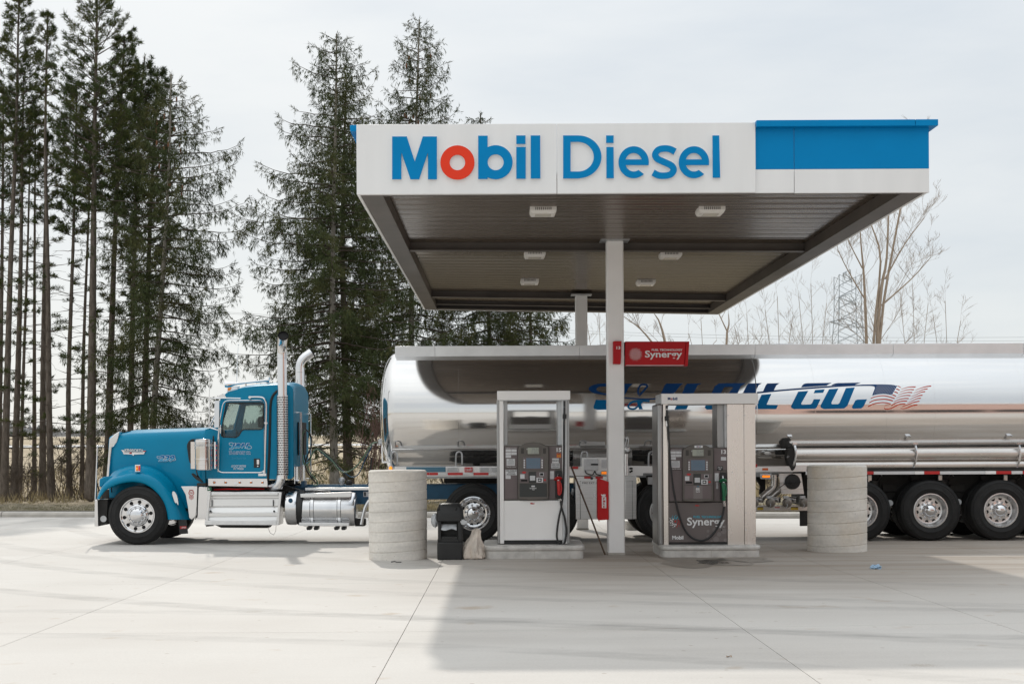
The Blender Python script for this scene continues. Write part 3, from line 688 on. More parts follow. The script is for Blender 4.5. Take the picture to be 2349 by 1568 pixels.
# ------------------------------------------------------------------ dispensers
def dispenser(D, ox, oy, label, v13):
    fr = Fr(F4.x0 + ox, F4.y0 + oy, F4.k)
    base = V(*fr(465, 1352), D); t = thing('fuel_dispenser', label, 'fuel pump', (base.x, D + .35, base.z))
    def bx(name, mt, x0, y0, x1, y1, d, th, par=t, bevel=0, **k): return MB().boxv(*fr(x0, y0), *fr(x1, y1), D + d, th).build(name, M[mt], par, bevel=bevel, **k)
    def tx(s, mt, x0, y0, x1, y1, d, par=t, bold=.02, **k): return textv(MB(), s, *fr(x0, y0), *fr(x1, y1), at(D + d), bold=bold, **k).build('lettering', M[mt], par, sm=False)
    post = 'steel' if v13 else 'alu'
    low = bx('lower_door', 'pump_art' if v13 else 'white', 229, 1006, 702, 1325, .0, .7, bevel=.004)
    bx('kick_plate', 'black', 226, 1327, 703, 1353, .02, .66)
    con = bx('console_body', 'pump_dark', 232, 566, 706, 1001, .012, .67, bevel=.006)
    # panels of the console
    for x0, y0, x1, y1 in ((238, 572, 343, 744), (238, 749, 343, 992), (597, 572, 702, 744), (597, 749, 646, 992)):
        bx('console_panel', 'pump_grey', x0, y0, x1, y1, .0, .02, bevel=.002)
    bez = MB().platev([fr([(347, 985), (347, 592), (358, 572), (400, 549), (466, 538), (532, 547), (580, 570), (591, 590), (592, 985), (580, 997), (470, 1003), (360, 997)])], D - .06, .09).build('console_bezel', M['pump_dark'], t, bevel=.012, seg=3)
    d = -.063
    for x0 in (370, 547):
        for k in range(6): bx('vent_slot', 'hole', x0, 587 + k * 7.6, x0 + 24, 590.5 + k * 7.6, d, .01, bez)
    bx('display_housing', 'pump_dark', 414, 573, 525, 640, d - .008, .02, bez, .003)
    bx('price_display', 'lcd', 424, 582, 513, 632, d - .011, .01, bez)
    a, b = ('32.64', '12.560') if v13 else ('39.01', '11.825')
    tx(a, 'grey_ink', 456, 585, 510, 609, d - .013, bez, .0); tx(b, 'grey_ink', 452, 613, 506, 630, d - .013, bez, -.005)
    tx('$', 'white_ink', 415, 588, 421, 600, d - .0105, bez)
    bx('screen_frame', 'pump_grey', 385, 657, 552, 757, d - .006, .02, bez, .003)
    sc = bx('screen', 'screen', 412, 665, 526, 749, d - .01, .01, bez)
    for k, s in enumerate(('Thank you', 'Would you like', 'a receipt?')): tx(s, 'rail_blue', 445 - k * 12, 678 + k * 17, 490 + k * 14, 686 + k * 17, d - .0115, bez, .0)
    for x0 in (391, 534):
        for k in range(4): bx('soft_key', 'label', x0, 677 + k * 18.5, x0 + 12, 690 + k * 18.5, d - .012, .012, bez, .001)
    bx('reader_module', 'pump_grey', 358, 769, 430, 864, d - .004, .02, bez, .002)
    bx('reader_label', 'label', 364, 795, 399, 831, d - .006, .01, bez); bx('card_slot', 'hole', 370, 838, 421, 853, d - .007, .01, bez)
    MB().platev([fr(smooth([(378, 778), (392, 772), (412, 777), (408, 785), (396, 790), (382, 786)], 4, True))], D + d - .006, .004).build('red_badge', M['red_ink'], bez)
    bx('keypad_recess', 'pump_black', 433, 776, 517, 865, d - .003, .02, bez, .004)
    bx('keypad', 'label', 442, 807, 484, 846, d - .012, .012, bez, .002)
    for r_ in range(4):
        for c_ in range(3): bx('key', 'galv', 445.5 + c_ * 12.8, 810 + r_ * 9, 455 + c_ * 12.8, 816.5 + r_ * 9, d - .015, .004, bez)
    bx('sensor_module', 'pump_grey', 492, 776, 581, 864, d - .004, .02, bez, .002)
    bx('sensor_plate', 'label', 519, 782, 553, 809, d - .007, .01, bez); bx('sensor_window', 'hole', 523, 786, 549, 805, d - .009, .01, bez)
    bx('chip_reader', 'label', 494, 822, 546, 861, d - .007, .01, bez); bx('chip_slot', 'hole', 506, 828, 536, 855, d - .009, .01, bez); bx('chip_card', 'label', 512, 836, 528, 848, d - .012, .01, bez)
    bx('red_mark', 'red_ink', 553, 835, 571, 848, d - .006, .004, bez)
    bx('lower_screen', 'pump_grey' if v13 else 'pump_black', 359, 870, 578, 976, d - .004, .02, bez, .003)
    if v13:
        bx('printed_sheet', 'pale_dot', 432, 872, 505, 976, d - .006, .004, bez); bx('sheet_mark', 'rail_blue', 460, 873, 478, 882, d - .008, .003, bez)
        bx('sheet_box', 'label', 452, 890, 480, 902, d - .008, .003, bez)
        tx('Diesel', 'white_ink', 452, 904, 482, 912, d - .009, bez); tx('Exhaust fluid', 'white_ink', 452, 915, 484, 924, d - .009, bez)
    else:
        bx('lettering_bar', 'label', 454, 886, 482, 898, d - .007, .003, bez)
        tx('Recreational', 'white_ink', 441, 903, 494, 912, d - .007, bez); tx('Fuel', 'white_ink', 460, 914, 478, 922, d - .007, bez)
    # stickers left and right
    tx('5 easy steps to pay at the pump', 'white_ink', 248, 580, 336, 588, -.003, con, .01)
    for x0, y0 in ((247, 594), (292, 594), (247, 619), (292, 619), (247, 642)): bx('step_sticker', 'label', x0, y0, x0 + 43, y0 + 21, -.003, .004, con)
    n_ = bx('notice', 'label', 254, 671, 322, 726, -.003, .004, con); tx('WARNING', 'ink', 270, 675, 306, 681, -.005, con)
    for k in range(5): bx('notice_line', 'grey_ink', 261, 686 + k * 7, 315, 688.5 + k * 7, -.0045, .002, con)
    tx('Read all notices', 'white_ink', 254, 732, 330, 739, -.003, con, .01)
    tx('13' if v13 else '15', 'white_ink', 656, 583, 694, 616, -.003, con, .035)
    bx('nozzle_label', 'label', 603, 770, 635, 834, -.003, .004, con)
    if v13:
        bx('sticker', 'label', 653, 640, 695, 668, -.003, .004, con); bx('sticker', 'ink', 622, 715, 669, 750, -.003, .004, con)
        tx('DIESEL FUEL', 'white_ink', 627, 721, 664, 729, -.005, con); tx('ONLY', 'white_ink', 635, 734, 656, 743, -.005, con)
        for k in range(6): bx('small_print', 'label', 613, 845 + k * 9, 631, 850 + k * 9, -.003, .003, con)
        cap = bx('brand_tag', 'white_ink', 440, 548, 506, 567, -.066, .01, bez)
        tx('M', 'navy', 457, 551, 466, 563, -.068, bez, .02); tx('o', 'red_ink', 467, 554, 474, 563, -.068, bez, .03); tx('bil', 'navy', 475, 551, 491, 563, -.068, bez, .02)
    else:
        bx('sticker', 'orange', 657, 627, 692, 662, -.003, .004, con); tx('WARNING', 'ink', 661, 631, 688, 637, -.005, con)
        for k in range(3): bx('small_print', 'yellow', 661, 641 + k * 6, 688, 643.5 + k * 6, -.0045, .002, con)
        bx('sticker', 'label', 620, 667, 674, 705, -.003, .004, con); tx('PREMIUM 91', 'ink', 622, 682, 672, 692, -.005, con)
        bx('sticker', 'label', 613, 707, 681, 748, -.003, .004, con); tx('100% PURE', 'ink', 619, 713, 676, 725, -.005, con); tx('GASOLINE', 'ink', 621, 730, 674, 742, -.005, con)
        bx('sticker', 'label', 245, 759, 337, 803, -.003, .004, con)
        for k, (s, a_, b_) in enumerate((('100% PREMIUM', 248, 334), ('GASOLINE', 266, 318), ('NO ALCOHOL', 256, 327))): tx(s, 'ink', a_, 762 + k * 14, b_, 772 + k * 14, -.005, con)
        bx('sticker', 'label', 246, 805, 287, 832, -.003, .004, con)
    MB().platev([fr(smooth([(443, 1029), (455, 1024), (466, 1027), (482, 1030), (470, 1036), (450, 1035)], 4, True))], D - .003, .005).build('red_badge', M['red_ink'], low)
    if v13:                                                   # printed lower panel
        for k_, mb in burst(*fr(286, 1158), .285 * .29, at(D - .003), lambda ri, a: 'red_ink' if (ri == 0 or a < 80 or a > 330) else ('cyan_ink' if a > 225 else 'white_ink')).items(): mb.build('burst_emblem', M[k_], low, sm=False)
        tx('FUEL TECHNOLOGY', 'cyan_ink', 432, 1112, 676, 1131, -.003, low, .02); tx('Synergy', 'white_ink', 380, 1126, 684, 1210, -.004, low, .02)
        tx('Mobil', 'white_ink', 261, 1272, 351, 1303, -.003, low, .035); tx('TM', 'white_ink', 665, 1198, 680, 1206, -.003, low, .01)
        for cx, cy, r_ in ((674, 1236, 24), (637, 1261, 18), (613, 1302, 24), (600, 1225, 16), (552, 1282, 15), (549, 1236, 12), (687, 1200, 11), (690, 1310, 15), (655, 1225, 8), (576, 1318, 10)):
            MB().platev([[p for p in fr(circle(cx, cy, r_, 20)) if p[0] < fr(700, 0)[0] and p[1] < fr(0, 1323)[1]]], D - .002, .003).build('printed_dot', M['pale_dot'], low)
    # posts, header
    if not v13:
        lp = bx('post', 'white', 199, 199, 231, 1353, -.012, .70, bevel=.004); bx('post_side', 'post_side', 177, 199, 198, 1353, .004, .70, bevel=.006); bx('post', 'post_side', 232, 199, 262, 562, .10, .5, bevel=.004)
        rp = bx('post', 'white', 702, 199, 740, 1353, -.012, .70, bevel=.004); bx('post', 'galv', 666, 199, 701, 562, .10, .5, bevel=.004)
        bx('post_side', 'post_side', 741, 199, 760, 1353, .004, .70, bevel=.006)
        bx('hose_channel', 'galv', 707, 205, 736, 1340, -.016, .006)
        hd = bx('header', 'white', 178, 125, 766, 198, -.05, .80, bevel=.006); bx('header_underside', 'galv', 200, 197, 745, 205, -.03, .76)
        for x0 in (268, 679): bx('bolt', 'kerb', x0 - 4, 119, x0 + 4, 125, .2, .03, hd)
    else:
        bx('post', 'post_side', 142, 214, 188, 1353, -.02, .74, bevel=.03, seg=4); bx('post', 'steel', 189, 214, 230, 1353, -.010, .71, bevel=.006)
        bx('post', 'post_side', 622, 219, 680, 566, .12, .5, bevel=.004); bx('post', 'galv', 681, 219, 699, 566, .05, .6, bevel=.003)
        sp_ = bx('sheath_panel', 'steel', 704, 216, 839, 1355, -.010, .73, bevel=.004); s2 = bx('sheath_panel', 'steel', 841, 216, 932, 1355, -.010, .73, bevel=.004)
        bx('access_cover', 'steel', 746, 345, 815, 451, -.013, .006, sp_, .001)
        for x0, y0, q in ((706, 306, sp_), (842, 307, s2), (742, 764, sp_), (848, 765, s2), (712, 1226, sp_), (851, 1226, s2), (850, 1090, s2)):
            MB().cyl(V(*fr(x0 + 4, y0), D - .014), V(*fr(x0 + 4, y0), D - .008), .008, n=8).build('screw', M['galv'], q)
        hd = bx('header', 'white', 174, 130, 953, 215, -.06, .82, bevel=.006)
        MB().hexa([V(*fr(128, 150), D + .3), V(*fr(173, 131), D - .058), V(*fr(173, 131), D + .7), V(*fr(128, 152), D + .7), V(*fr(128, 220), D + .3), V(*fr(173, 213), D - .058), V(*fr(173, 213), D + .7), V(*fr(128, 220), D + .7)]).build('header_end', M['galv'], hd, bevel=.004)
        tx('M', 'navy', 225, 161, 246, 183, -.063, hd, .035); tx('o', 'red_ink', 248, 167, 263, 184, -.063, hd, .04); tx('bil', 'navy', 266, 161, 302, 184, -.063, hd, .035)
        for x0 in (280, 686, 835): bx('bolt', 'kerb', x0 - 4, 124, x0 + 4, 130, .2, .03, hd)
    # nozzle boot, nozzle, hose
    boot = MB().platev([fr(roundc([(646, 765), (697, 765), (700, 1000), (648, 985)], 14))], D - .028, .03).build('nozzle_boot', M['black'], t, bevel=.006)
    nz_ = 'nozzle_green' if v13 else 'nozzle_red'
    p = [V(*fr(a, b), D - c_) for a, b, c_ in ((666, 795, .03), (667, 815, .07), (672, 850, .10), (676, 890, .105), (676, 960, .10), (677, 990, .09))]
    noz = MB().tube(p[2:5], [.030, .032, .022], 10).build('nozzle', M[nz_], t)
    MB().tube(p[:3], [.013, .014, .02], 8).build('spout', M['chrome_soft'], noz)
    MB().lathe(V(*fr(668, 828), D - .075), (p[2] - p[1]), [(0, -.012), (.05, -.01), (.066, .012), (.03, .03), (0, .03)], 14).build('splash_guard', M[nz_], noz)
    MB().tube([V(*fr(a, b), D - .125) for a, b in ((668, 860), (690, 868), (697, 905), (692, 948), (678, 965))], .009, 6).build('lever_guard', M[nz_], noz)
    MB().tube(p[4:], [.024, .026], 10).build('grip', M['nozzle_green' if v13 else 'black'], noz)
    if v13:
        hp = [(217, 226), (219, 280), (222, 340), (228, 402), (235, 520), (247, 700), (268, 880), (297, 1030), (330, 1150), (372, 1240), (430, 1295), (500, 1314), (565, 1285), (625, 1210), (662, 1120), (676, 1060), (680, 1035)]
        jx = 219
    else:
        hp = [(720, 205), (720, 280), (719, 340), (717, 395), (716, 560), (714, 760), (709, 920), (701, 1000), (694, 1060), (678, 1130), (662, 1230), (660, 1310), (690, 1362), (722, 1340), (735, 1250), (722, 1150), (704, 1090), (693, 1045), (688, 1005)]
        jx = 719
    hpts = [V(*fr(*q), D - (.04 if i < 4 else .055)) for i, q in enumerate(smooth(hp, 5))]
    hs = MB().tube(hpts, .0155, 8, True).build('hose', M['hose'], t)
    for y0, y1, r_, mt in ((255, 285, .017, 'chrome_soft'), (312, 350, .030, 'black'), (352, 376, .018, 'chrome_soft'), (376, 392, .022, 'chrome_soft')):
        dd = (218, 219, 221, 224) if v13 else (720, 719, 719, 718)
        MB().cyl(V(*fr(dd[0], y0), D - .045), V(*fr(dd[1], y1), D - .045), r_, n=10).build('hose_coupling', M[mt], hs)
    e0 = fr(*hp[-1]); MB().cyl(V(*e0, D - .07), V(*fr(677, 988), D - .09), .022, .02, n=10).build('hose_swivel', M['chrome_soft'], hs)
    return t
dispenser(D15, 0, 0, 'fuel dispenser numbered 15 with white posts and red nozzle', False)
dispenser(D13, F6.x0 - F4.x0 + 18 * F4.k, 16 * F4.k, 'brown dispenser numbered 13 with Synergy print and green nozzle', True)

# ------------------------------------------------------------------ concrete bollards
def bollard(cx, cy, r, h, mt, label, pitch, slope, phase, fine):
    z0 = gz(cy) - .01; t = None; n, m = 96, int(h / .0045); rows = []
    for i in range(m + 1):
        z = h * i / m; row = []
        for k in range(n):
            a = 2 * math.pi * k / n
            u = ((z - slope * r * math.cos(a) * 1.0 - phase) / pitch) % 1.0
            gr = -.018 * max(0, 1 - abs(u - .5) * pitch / .0075) * (.75 + .25 * math.sin(a * 3.3 + 9 * math.floor(u + (z - slope * r * math.cos(a) - phase) / pitch)) * math.sin(a * 1.3 + 2))
            v_ = (u * fine) % 1.0; rib = .00018 * math.sin(v_ * 2 * math.pi)
            wob = .002 * math.sin(3 * a + z * 2)
            rr = r + gr + rib + wob - (.03 * ((z - h + .03) / .03) ** 2 if z > h - .03 else 0)
            row.append((cx + rr * math.cos(a), cy + rr * math.sin(a), z0 + z))
        rows.append(row)
    mb = MB().grid(rows, True); mb.add(rows[-1], [tuple(range(n))])
    o = mb.build('concrete_bollard', M[mt], None, ang=60)
    return tag(o, label, 'bollard', 'big round concrete bollards')
c1 = V(912.5, 1180, 21.33); bollard(c1.x, 21.33, .436, 1.335, 'form_a', 'big round concrete bollard with spiral form lines left of the bin', .148, .055, .06, 3)
c2 = V(1920, 1170, 22.55); bollard(c2.x, 22.55, .462, 1.365, 'form_b', 'big round stained concrete bollard in front of the trailer wheels', .178, .045, .02, 4)

# ------------------------------------------------------------------ bin, bag, squeegee, litter
DB = 20.98
def b3(x0, y0, x1, y1, d, th): return MB().boxv(*F3(x0, y0), *F3(x1, y1), DB + d, th)
zb = V(*F3(650, 1470), DB).z
t = thing('service_bin', 'black windscreen service bin with paper towels beside the left bollard', 'bin', (V(*F3(650, 1470), DB).x, DB + .2, zb))
m = MB(); q0 = rrect(*F3(569, 1345), *F3(736, 1470), 6)
b3(569, 1347, 736, 1471, 0, .42).build('bin_base', M['black'], t, bevel=.03, seg=3)
b3(571, 1330, 734, 1350, .02, .38).build('base_lip', M['black'], t, bevel=.008)
b3(574, 1212, 597, 1345, .015, .36).build('side_wall', M['black'], t, bevel=.012); b3(704, 1212, 733, 1345, .015, .36).build('side_wall', M['black'], t, bevel=.012)
b3(598, 1214, 703, 1340, .20, .15).build('back_wall', M['black'], t)
b3(598, 1312, 703, 1340, .03, .16).build('tray', M['black'], t, bevel=.006)
x0, z1 = V(*F3(563, 1213), DB).x, V(*F3(563, 1213), DB).z; x1, z2 = V(*F3(738, 1130), DB).x, V(*F3(738, 1130), DB).z; z3 = V(*F3(650, 1100), DB).z
lid = MB().grid([[(a0, b0, z) for a0, b0 in rrect(x0 + o, DB - .01 + o, x1 - o, DB + .41 - o, .05, 3)] * 1 for o, z in ((.0, z1), (.0, z1 + .07), (.012, z2), (.045, z3 - .01), (.07, z3))], True)
lid.add([(a0, b0, z3) for a0, b0 in rrect(x0 + .07, DB + .06, x1 - .07, DB + .34, .05, 3)], [tuple(range(16))]); lo_ = lid.build('lid', M['black'], t, ang=45)
for xx in (585, 700): MB().tube([V(*F3(xx - 8, 1140), DB + .0), V(*F3(xx, 1112), DB + .05), V(*F3(xx + 8, 1100), DB + .12), V(*F3(xx + 10, 1106), DB + .3)], .018, 8).build('lid_rib', M['black'], lo_)
rows = [[V(*F3(596 + 100 * i / 10, 1233 + 36 * j / 5 + (5 * math.sin(i * .7) if j == 5 else 0)), DB + .10 - .10 * j / 5 - .01 * math.sin(i)) for i in range(11)] for j in range(6)]
MB().grid(rows).build('paper_towel', M['paper'], t)
t2 = thing('squeegee', 'short squeegee standing in the black bin', 'squeegee', tuple(V(*F3(690, 1340), DB)))
MB().tube([V(*F3(686, 1342), DB + .05), V(*F3(742, 1245), DB + .02)], .009, 8).build('handle', M['black'], t2)
MB().platev([F3([(718, 1197), (765, 1212), (768, 1228), (748, 1238), (728, 1236), (719, 1215)])], DB + .0, .05).build('squeegee_head', M['galv'], t2, bevel=.006)
def crumple(name, c, r, seed, mt, lab, cat, n=14, flat=.0, amp=.35):
    rg = random.Random(seed); mb = MB().ball((0, 0, 0), 1.0, n)
    ph = [(rg.uniform(0, 6), rg.uniform(0, 6), rg.uniform(1.5, 5), rg.uniform(1.5, 5), rg.uniform(1.5, 5)) for _ in range(10)]
    def f(v):
        k = 1 + sum(amp / (1 + i * .35) * .3 * math.sin(p[2] * v.x * 1.7 + p[0]) * math.sin(p[3] * v.y * 1.7 + p[1]) * math.cos(p[4] * v.z * 2) for i, p in enumerate(ph)) + rg.uniform(-.05, .05)
        z = v.z * k * r[2]
        return Vector((c[0] + v.x * k * r[0], c[1] + v.y * k * r[1], c[2] + (max(z, -r[2] * flat) if flat else z)))
    o = mb.map(f).build(name, M[mt], None, ang=25); return tag(o, lab, cat)
pc = V(*F3(553, 1207), DB + .2); crumple('crumpled_paper', pc, (.055, .06, .10), 3, 'paper', 'white crumpled paper hanging at the left side of the black bin', 'paper')
# paper bag, gathered at the top
bc = V(*F3(802, 1462), 21.0); rg = random.Random(11); rows = []
for i, (h, wx, ox) in enumerate(((0, .14, 0), (.015, .168, 0), (.06, .172, -.01), (.11, .165, -.01), (.16, .152, -.005), (.21, .135, .005), (.25, .115, .015), (.29, .095, .025), (.33, .078, .035), (.37, .066, .045), (.41, .06, .05), (.435, .045, .052), (.445, .004, .05))):
    row = []
    for k in range(36):
        a = 2 * math.pi * k / 36
        rr = wx * (1 + .10 * math.sin(5 * a + i * .25) + .10 * math.sin(8 * a - i * .35 + 1) + .05 * math.sin(13 * a + i) + rg.uniform(-.045, .045))
        row.append((bc.x + ox + rr * math.cos(a), 21.15 + .75 * rr * math.sin(a), bc.z + h + rg.uniform(-.008, .008)))
    rows.append(row)
tag(MB().grid(rows, True).build('rubbish_bag', M['bag'], None, ang=22), 'crumpled tan rubbish bag on the ground beside the black bin', 'bag')
t = thing('long_squeegee', 'long brown squeegee pole leaning towards the column from dispenser 15', 'squeegee', tuple(V(*F4(1046, 1440), 21.8)))
MB().cyl(V(*F4(772, 728), 21.75), V(*F4(1046, 1441), 21.8), .013, .013, n=8).build('pole', M['wood'], t)
MB().tube([V(*F4(757, 728), 21.72), V(*F4(765, 712), 21.72), V(*F4(784, 718), 21.73)], [.03, .035, .03], 8).build('squeegee_head', M['black'], t)
pl = V(2009, 1304, 20.5); pl = V(2009, 1304, 1.53 * FPX / (1304 + ROLL * 863 - 1045)); crumple('paper_towel', (pl.x, pl.y, gz(pl.y) + .018), (.075, .06, .035), 5, 'blue_paper', 'crumpled pale blue paper towel on the shaded concrete', 'litter', amp=.8)
def litter(vx, vy, kind, lab):
    D = 1.53 * FPX / (vy + ROLL * (vx - PX0) - 1045); p = V(vx, vy, D); z = gz(D)
    if kind == 'twig':
        o = MB().tube([(p.x - .08, D, z + .012), (p.x - .03, D + .02, z + .018), (p.x, D - .01, z + .01), (p.x + .07, D - .03, z + .012)], .007, 5).build('fallen_twig', M['ink']); tag(o, lab, 'twig')
    else:
        o = MB().grid([[(p.x - .03 + .02 * i, D - .02 + .02 * j, z + .004 + .012 * ((i + j) % 2)) for i in range(3)] for j in range(2)]).build('dry_leaf', M['leaf_litter']); tag(o, lab, 'leaf')
litter(910, 1290, 'twig', 'dark curled twig in the shadow of the left bollard')
litter(1675, 1507, 'leaf', 'brown dry leaf on the shaded concrete nearest the camera')
# oil stain sheet in front of dispenser 13
def stain(vx, vy, rx, ry, seed, lab, mt):
    D = 1.53 * FPX / (vy + ROLL * (vx - PX0) - 1045); p = V(vx, vy, D); rg = random.Random(seed); kx = rx * D / FPX
    D1 = 1.53 * FPX / (vy - ry + ROLL * (vx - PX0) - 1045); ky = D1 - D; pts = []
    for k in range(40):
        a = 2 * math.pi * k / 40; q = 1 + .22 * math.sin(3 * a + seed) + .15 * math.sin(5 * a + seed * 2) + rg.uniform(-.08, .08)
        yy = D + ky * q * math.sin(a); pts.append((p.x + kx * q * math.cos(a), yy, gz(yy) + .004))
    o = MB().add(pts, [tuple(range(40))]).build('oil_stain', M[mt], None, sm=False); return tag(o, lab, 'stain', kind='structure')
M['oil'] = mat('oil_film', (.06, .052, .045), .25, var=.4, vscale=4)
M['damp'] = mat('damp_stain', (.24, .205, .17), .5, var=.25, vscale=6, rvar=.15)
stain(1600, 1288, 92, 12, 2, 'damp dark stain spreading below dispenser 13', 'damp'); stain(1630, 1289.5, 34, 4.5, 8, 'black oil spot in front of dispenser 13', 'oil')
stain(1700, 1284, 70, 5, 5, 'damp stain at the right end of the right island', 'damp')

# ------------------------------------------------------------------ wheels (shared by tractor and trailer)
YN, YC = 24.9, 26.15                                         # near face of the rig, its centre line
YFAR = 2 * YC - YN
def sect(prof, n=48): return MB().lathe((0, 0, 0), (0, -1, 0), prof, n)
def wheel_meshes(kind):
    Rr = {'front': .518, 'drive': .52, 'trailer': .532}[kind]; out_ = {}
    wd = .27; rim = .305 if kind != 'front' else .31
    # tyre: h = 0 at the outer face, going inwards is negative
    pr = [(rim - .012, -.035), (rim + .005, -.012), (rim + .03, -.002), (rim + .07, .004), (rim + .075, .007), (rim + .08, .004), (Rr - .10, .0), (Rr - .055, -.008), (Rr - .05, -.003), (Rr - .045, -.009), (Rr - .02, -.022), (Rr - .004, -.038)]
    for k in range(4):
        h = -.05 - k * .055; pr += [(Rr, h), (Rr, h - .04), (Rr - .013, h - .043), (Rr - .013, h - .052)]
    pr += [(Rr - .004, -wd + .01), (Rr - .03, -wd), (rim, -wd)]
    m = sect(pr, 56); out_['tyre'] = (m, 'rubber', 30)
    tl = MB()
    for word, a0, rad, hh in (('GOODYEAR', 35, Rr - .115, .042), ('GOODYEAR', 215, Rr - .115, .042), ('ENDURANCE RSA', 128, Rr - .10, .022)):
        n = len(word)
        for i, ch in enumerate(word):
            if ch == ' ': continue
            vs, fs = glyphs(ch, .03); st = math.degrees(hh * .95 / rad); a = R(a0 - (i - n / 2) * st)
            wch = hh * (.35 if ch == 'I' else .72)
            tl.add([((math.cos(a) * (rad + hh * (1 - q)) + math.sin(a) * wch * (p - .5)), -.0095, (math.sin(a) * (rad + hh * (1 - q)) - math.cos(a) * wch * (p - .5))) for p, q in vs], fs)
    out_['sidewall_lettering'] = (tl, 'rubber_text', 30)
    holes = MB(); nuts = MB(); 
    if kind == 'front':
        rp = [(rim - .014, -.04), (rim, -.02), (rim - .004, -.012), (rim - .02, -.012), (rim - .028, -.034), (.272, -.04), (.200, -.04), (.185, -.012), (.172, -.004), (.165, .0)]
        hubp = [(.165, -.002), (.158, .014), (.13, .022), (.125, .03), (.1, .055), (.06, .066), (0, .07)]
        hr, hrad, hz_ = .235, .027, -.040
        nut_r, nz0, nl = .142, .012, .05
    else:
        dp = -.15 if kind == 'trailer' else -.12
        rp = [(rim - .014, -.04), (rim, -.02), (rim - .004, -.008), (rim - .02, -.006), (rim - .03, -.02), (.262, -.05), (.25, dp + .03), (.238, dp + .01), (.2, dp), (.17, dp + .004), (.15, dp + .006)]
        if kind == 'trailer': hubp = [(.15, dp + .006), (.116, dp + .012), (.112, dp + .09), (.106, dp + .115), (.09, dp + .142), (.06, dp + .163), (.03, dp + .172), (0, dp + .174)]
        else: hubp = [(.15, dp + .006), (.118, dp + .012), (.112, dp + .06), (.10, dp + .075), (.092, dp + .12), (.06, dp + .14), (0, dp + .145)]
        hr, hrad, hz_ = .205, .026, dp
        nut_r, nz0, nl = .142, dp + .005, .055
    out_['rim'] = (sect(rp + [], 56), 'chrome' if kind != 'trailer' else 'rim_alu', 30)
    out_['hub'] = (sect(hubp, 40), 'chrome', 30)
    for k in range(10):
        a = 2 * math.pi * (k + .25) / 10; c = (math.cos(a) * hr, 0, math.sin(a) * hr)
        holes.lathe((c[0], -hz_ - .002, c[2]), (0, -1, 0), [(0, .0005), (hrad * .92, .0005), (hrad, .004), (hrad + .006, .001), (hrad + .006, -.004)], 14)
        a += math.pi / 10; q = (math.cos(a) * nut_r, -nz0, math.sin(a) * nut_r)
        nuts.lathe(q, (0, -1, 0), [(.022, -.01), (.021, .004), (.015, .01), (.0135, nl * .8), (.008, nl), (0, nl)], 8)
    out_['hand_hole'] = (holes, 'hole', 30); out_['lug_nuts'] = (nuts, 'chrome', 40)
    return {k: v[0].mesh(k, M[v[1]], Vector((0, 0, 0)), ang=v[2]) for k, v in out_.items()}
WM = {k: wheel_meshes(k) for k in ('front', 'drive', 'trailer')}
WR = {'front': .518, 'drive': .52, 'trailer': .532}
def wheel(kind, x, y, z, root, far=False):
    o = bpy.data.objects.new('wheel', None); COL.objects.link(o); o.parent = root; o.empty_display_size = .1
    o.location = Vector((x, y, z)) - ORIG[root.name]
    o.rotation_euler = (0, 0, math.pi if far else 0)
    for k, me in WM[kind].items():
        c = bpy.data.objects.new(k, me); COL.objects.link(c); c.parent = o
        if k in ('hand_hole', 'lug_nuts', 'sidewall_lettering'): c['kind'] = 'stuff'
    return o

# ------------------------------------------------------------------ tractor
def vx_x(vx, D): return (vx - PX0) * D / FPX
fx = V(*F1(362, 1270), YN).x; 
tr = thing('truck_tractor', 'blue long nosed truck tractor with chrome stacks coupled to the tanker', 'truck', (-5, YC, 0))
def P1(cx, cy, D): return V(*F1(cx, cy), D)
def P2(cx, cy, D): return V(*F2(cx, cy), D)
wheel('front', V(*F1(360, 1270), YN).x, YN + .03, .518 + gz(YN), tr); wheel('front', V(*F1(360, 1270), YN).x, YFAR - .03, .518 + gz(YFAR), tr, True)
dx = V(*F3(805, 1195), YN).x
for k in range(2):
    for far in (False, True):
        yy = YFAR - .02 if far else YN + .02; s_ = -1 if far else 1
        wheel('drive', dx + k * 1.32, yy, .52 + gz(yy), tr, far); wheel('drive', dx + k * 1.32, yy + s_ * .60, .52 + gz(yy), tr, not far)
MB().cyl((fx, YN + .25, .52), (fx, YFAR - .25, .5), .06).build('front_axle', M['dark'], tr)
for k in range(2): MB().cyl((dx + k * 1.32, YN + .2, .52), (dx + k * 1.32, YFAR - .2, .5), .07).ball((dx + k * 1.32, YC, .52), .2).build('drive_axle', M['dark'], tr)
# hood: lofted shell
hx = [F1(x, 0)[0] for x in (165, 215, 300, 420, 560, 700, 790, 838)]
ht = [F1(0, y)[1] for y in (712, 701, 690, 684, 678, 672, 666, 662)]                     # side crease
hw = [.50, .545, .60, .655, .72, .80, .86, .90]
crown = [.05, .075, .085, .085, .08, .075, .07, .06]
rows = []
for vx, vt, h, cr_ in zip(hx, ht, hw, crown):
    D = YC - h; x = vx_x(vx, D); zt = V(vx, vt, D).z; zb_ = .62 if vx > F1(600, 0)[0] else .80
    near = [(D + .03, zb_), (D + .01, zb_ + .3), (D, zb_ + .55), (D + .005, zt - .14), (D + .02, zt - .06), (D + .055, zt - .005), (D + .13, zt + cr_ * .35), (YC - h * .45, zt + cr_ * .8), (YC, zt + cr_)]
    full = near + [(2 * YC - a, b) for a, b in near[-2::-1]]
    rows.append([(x, a, b) for a, b in full])
hood = MB().grid(rows).build('hood', M['truck_blue'], tr, ang=50)
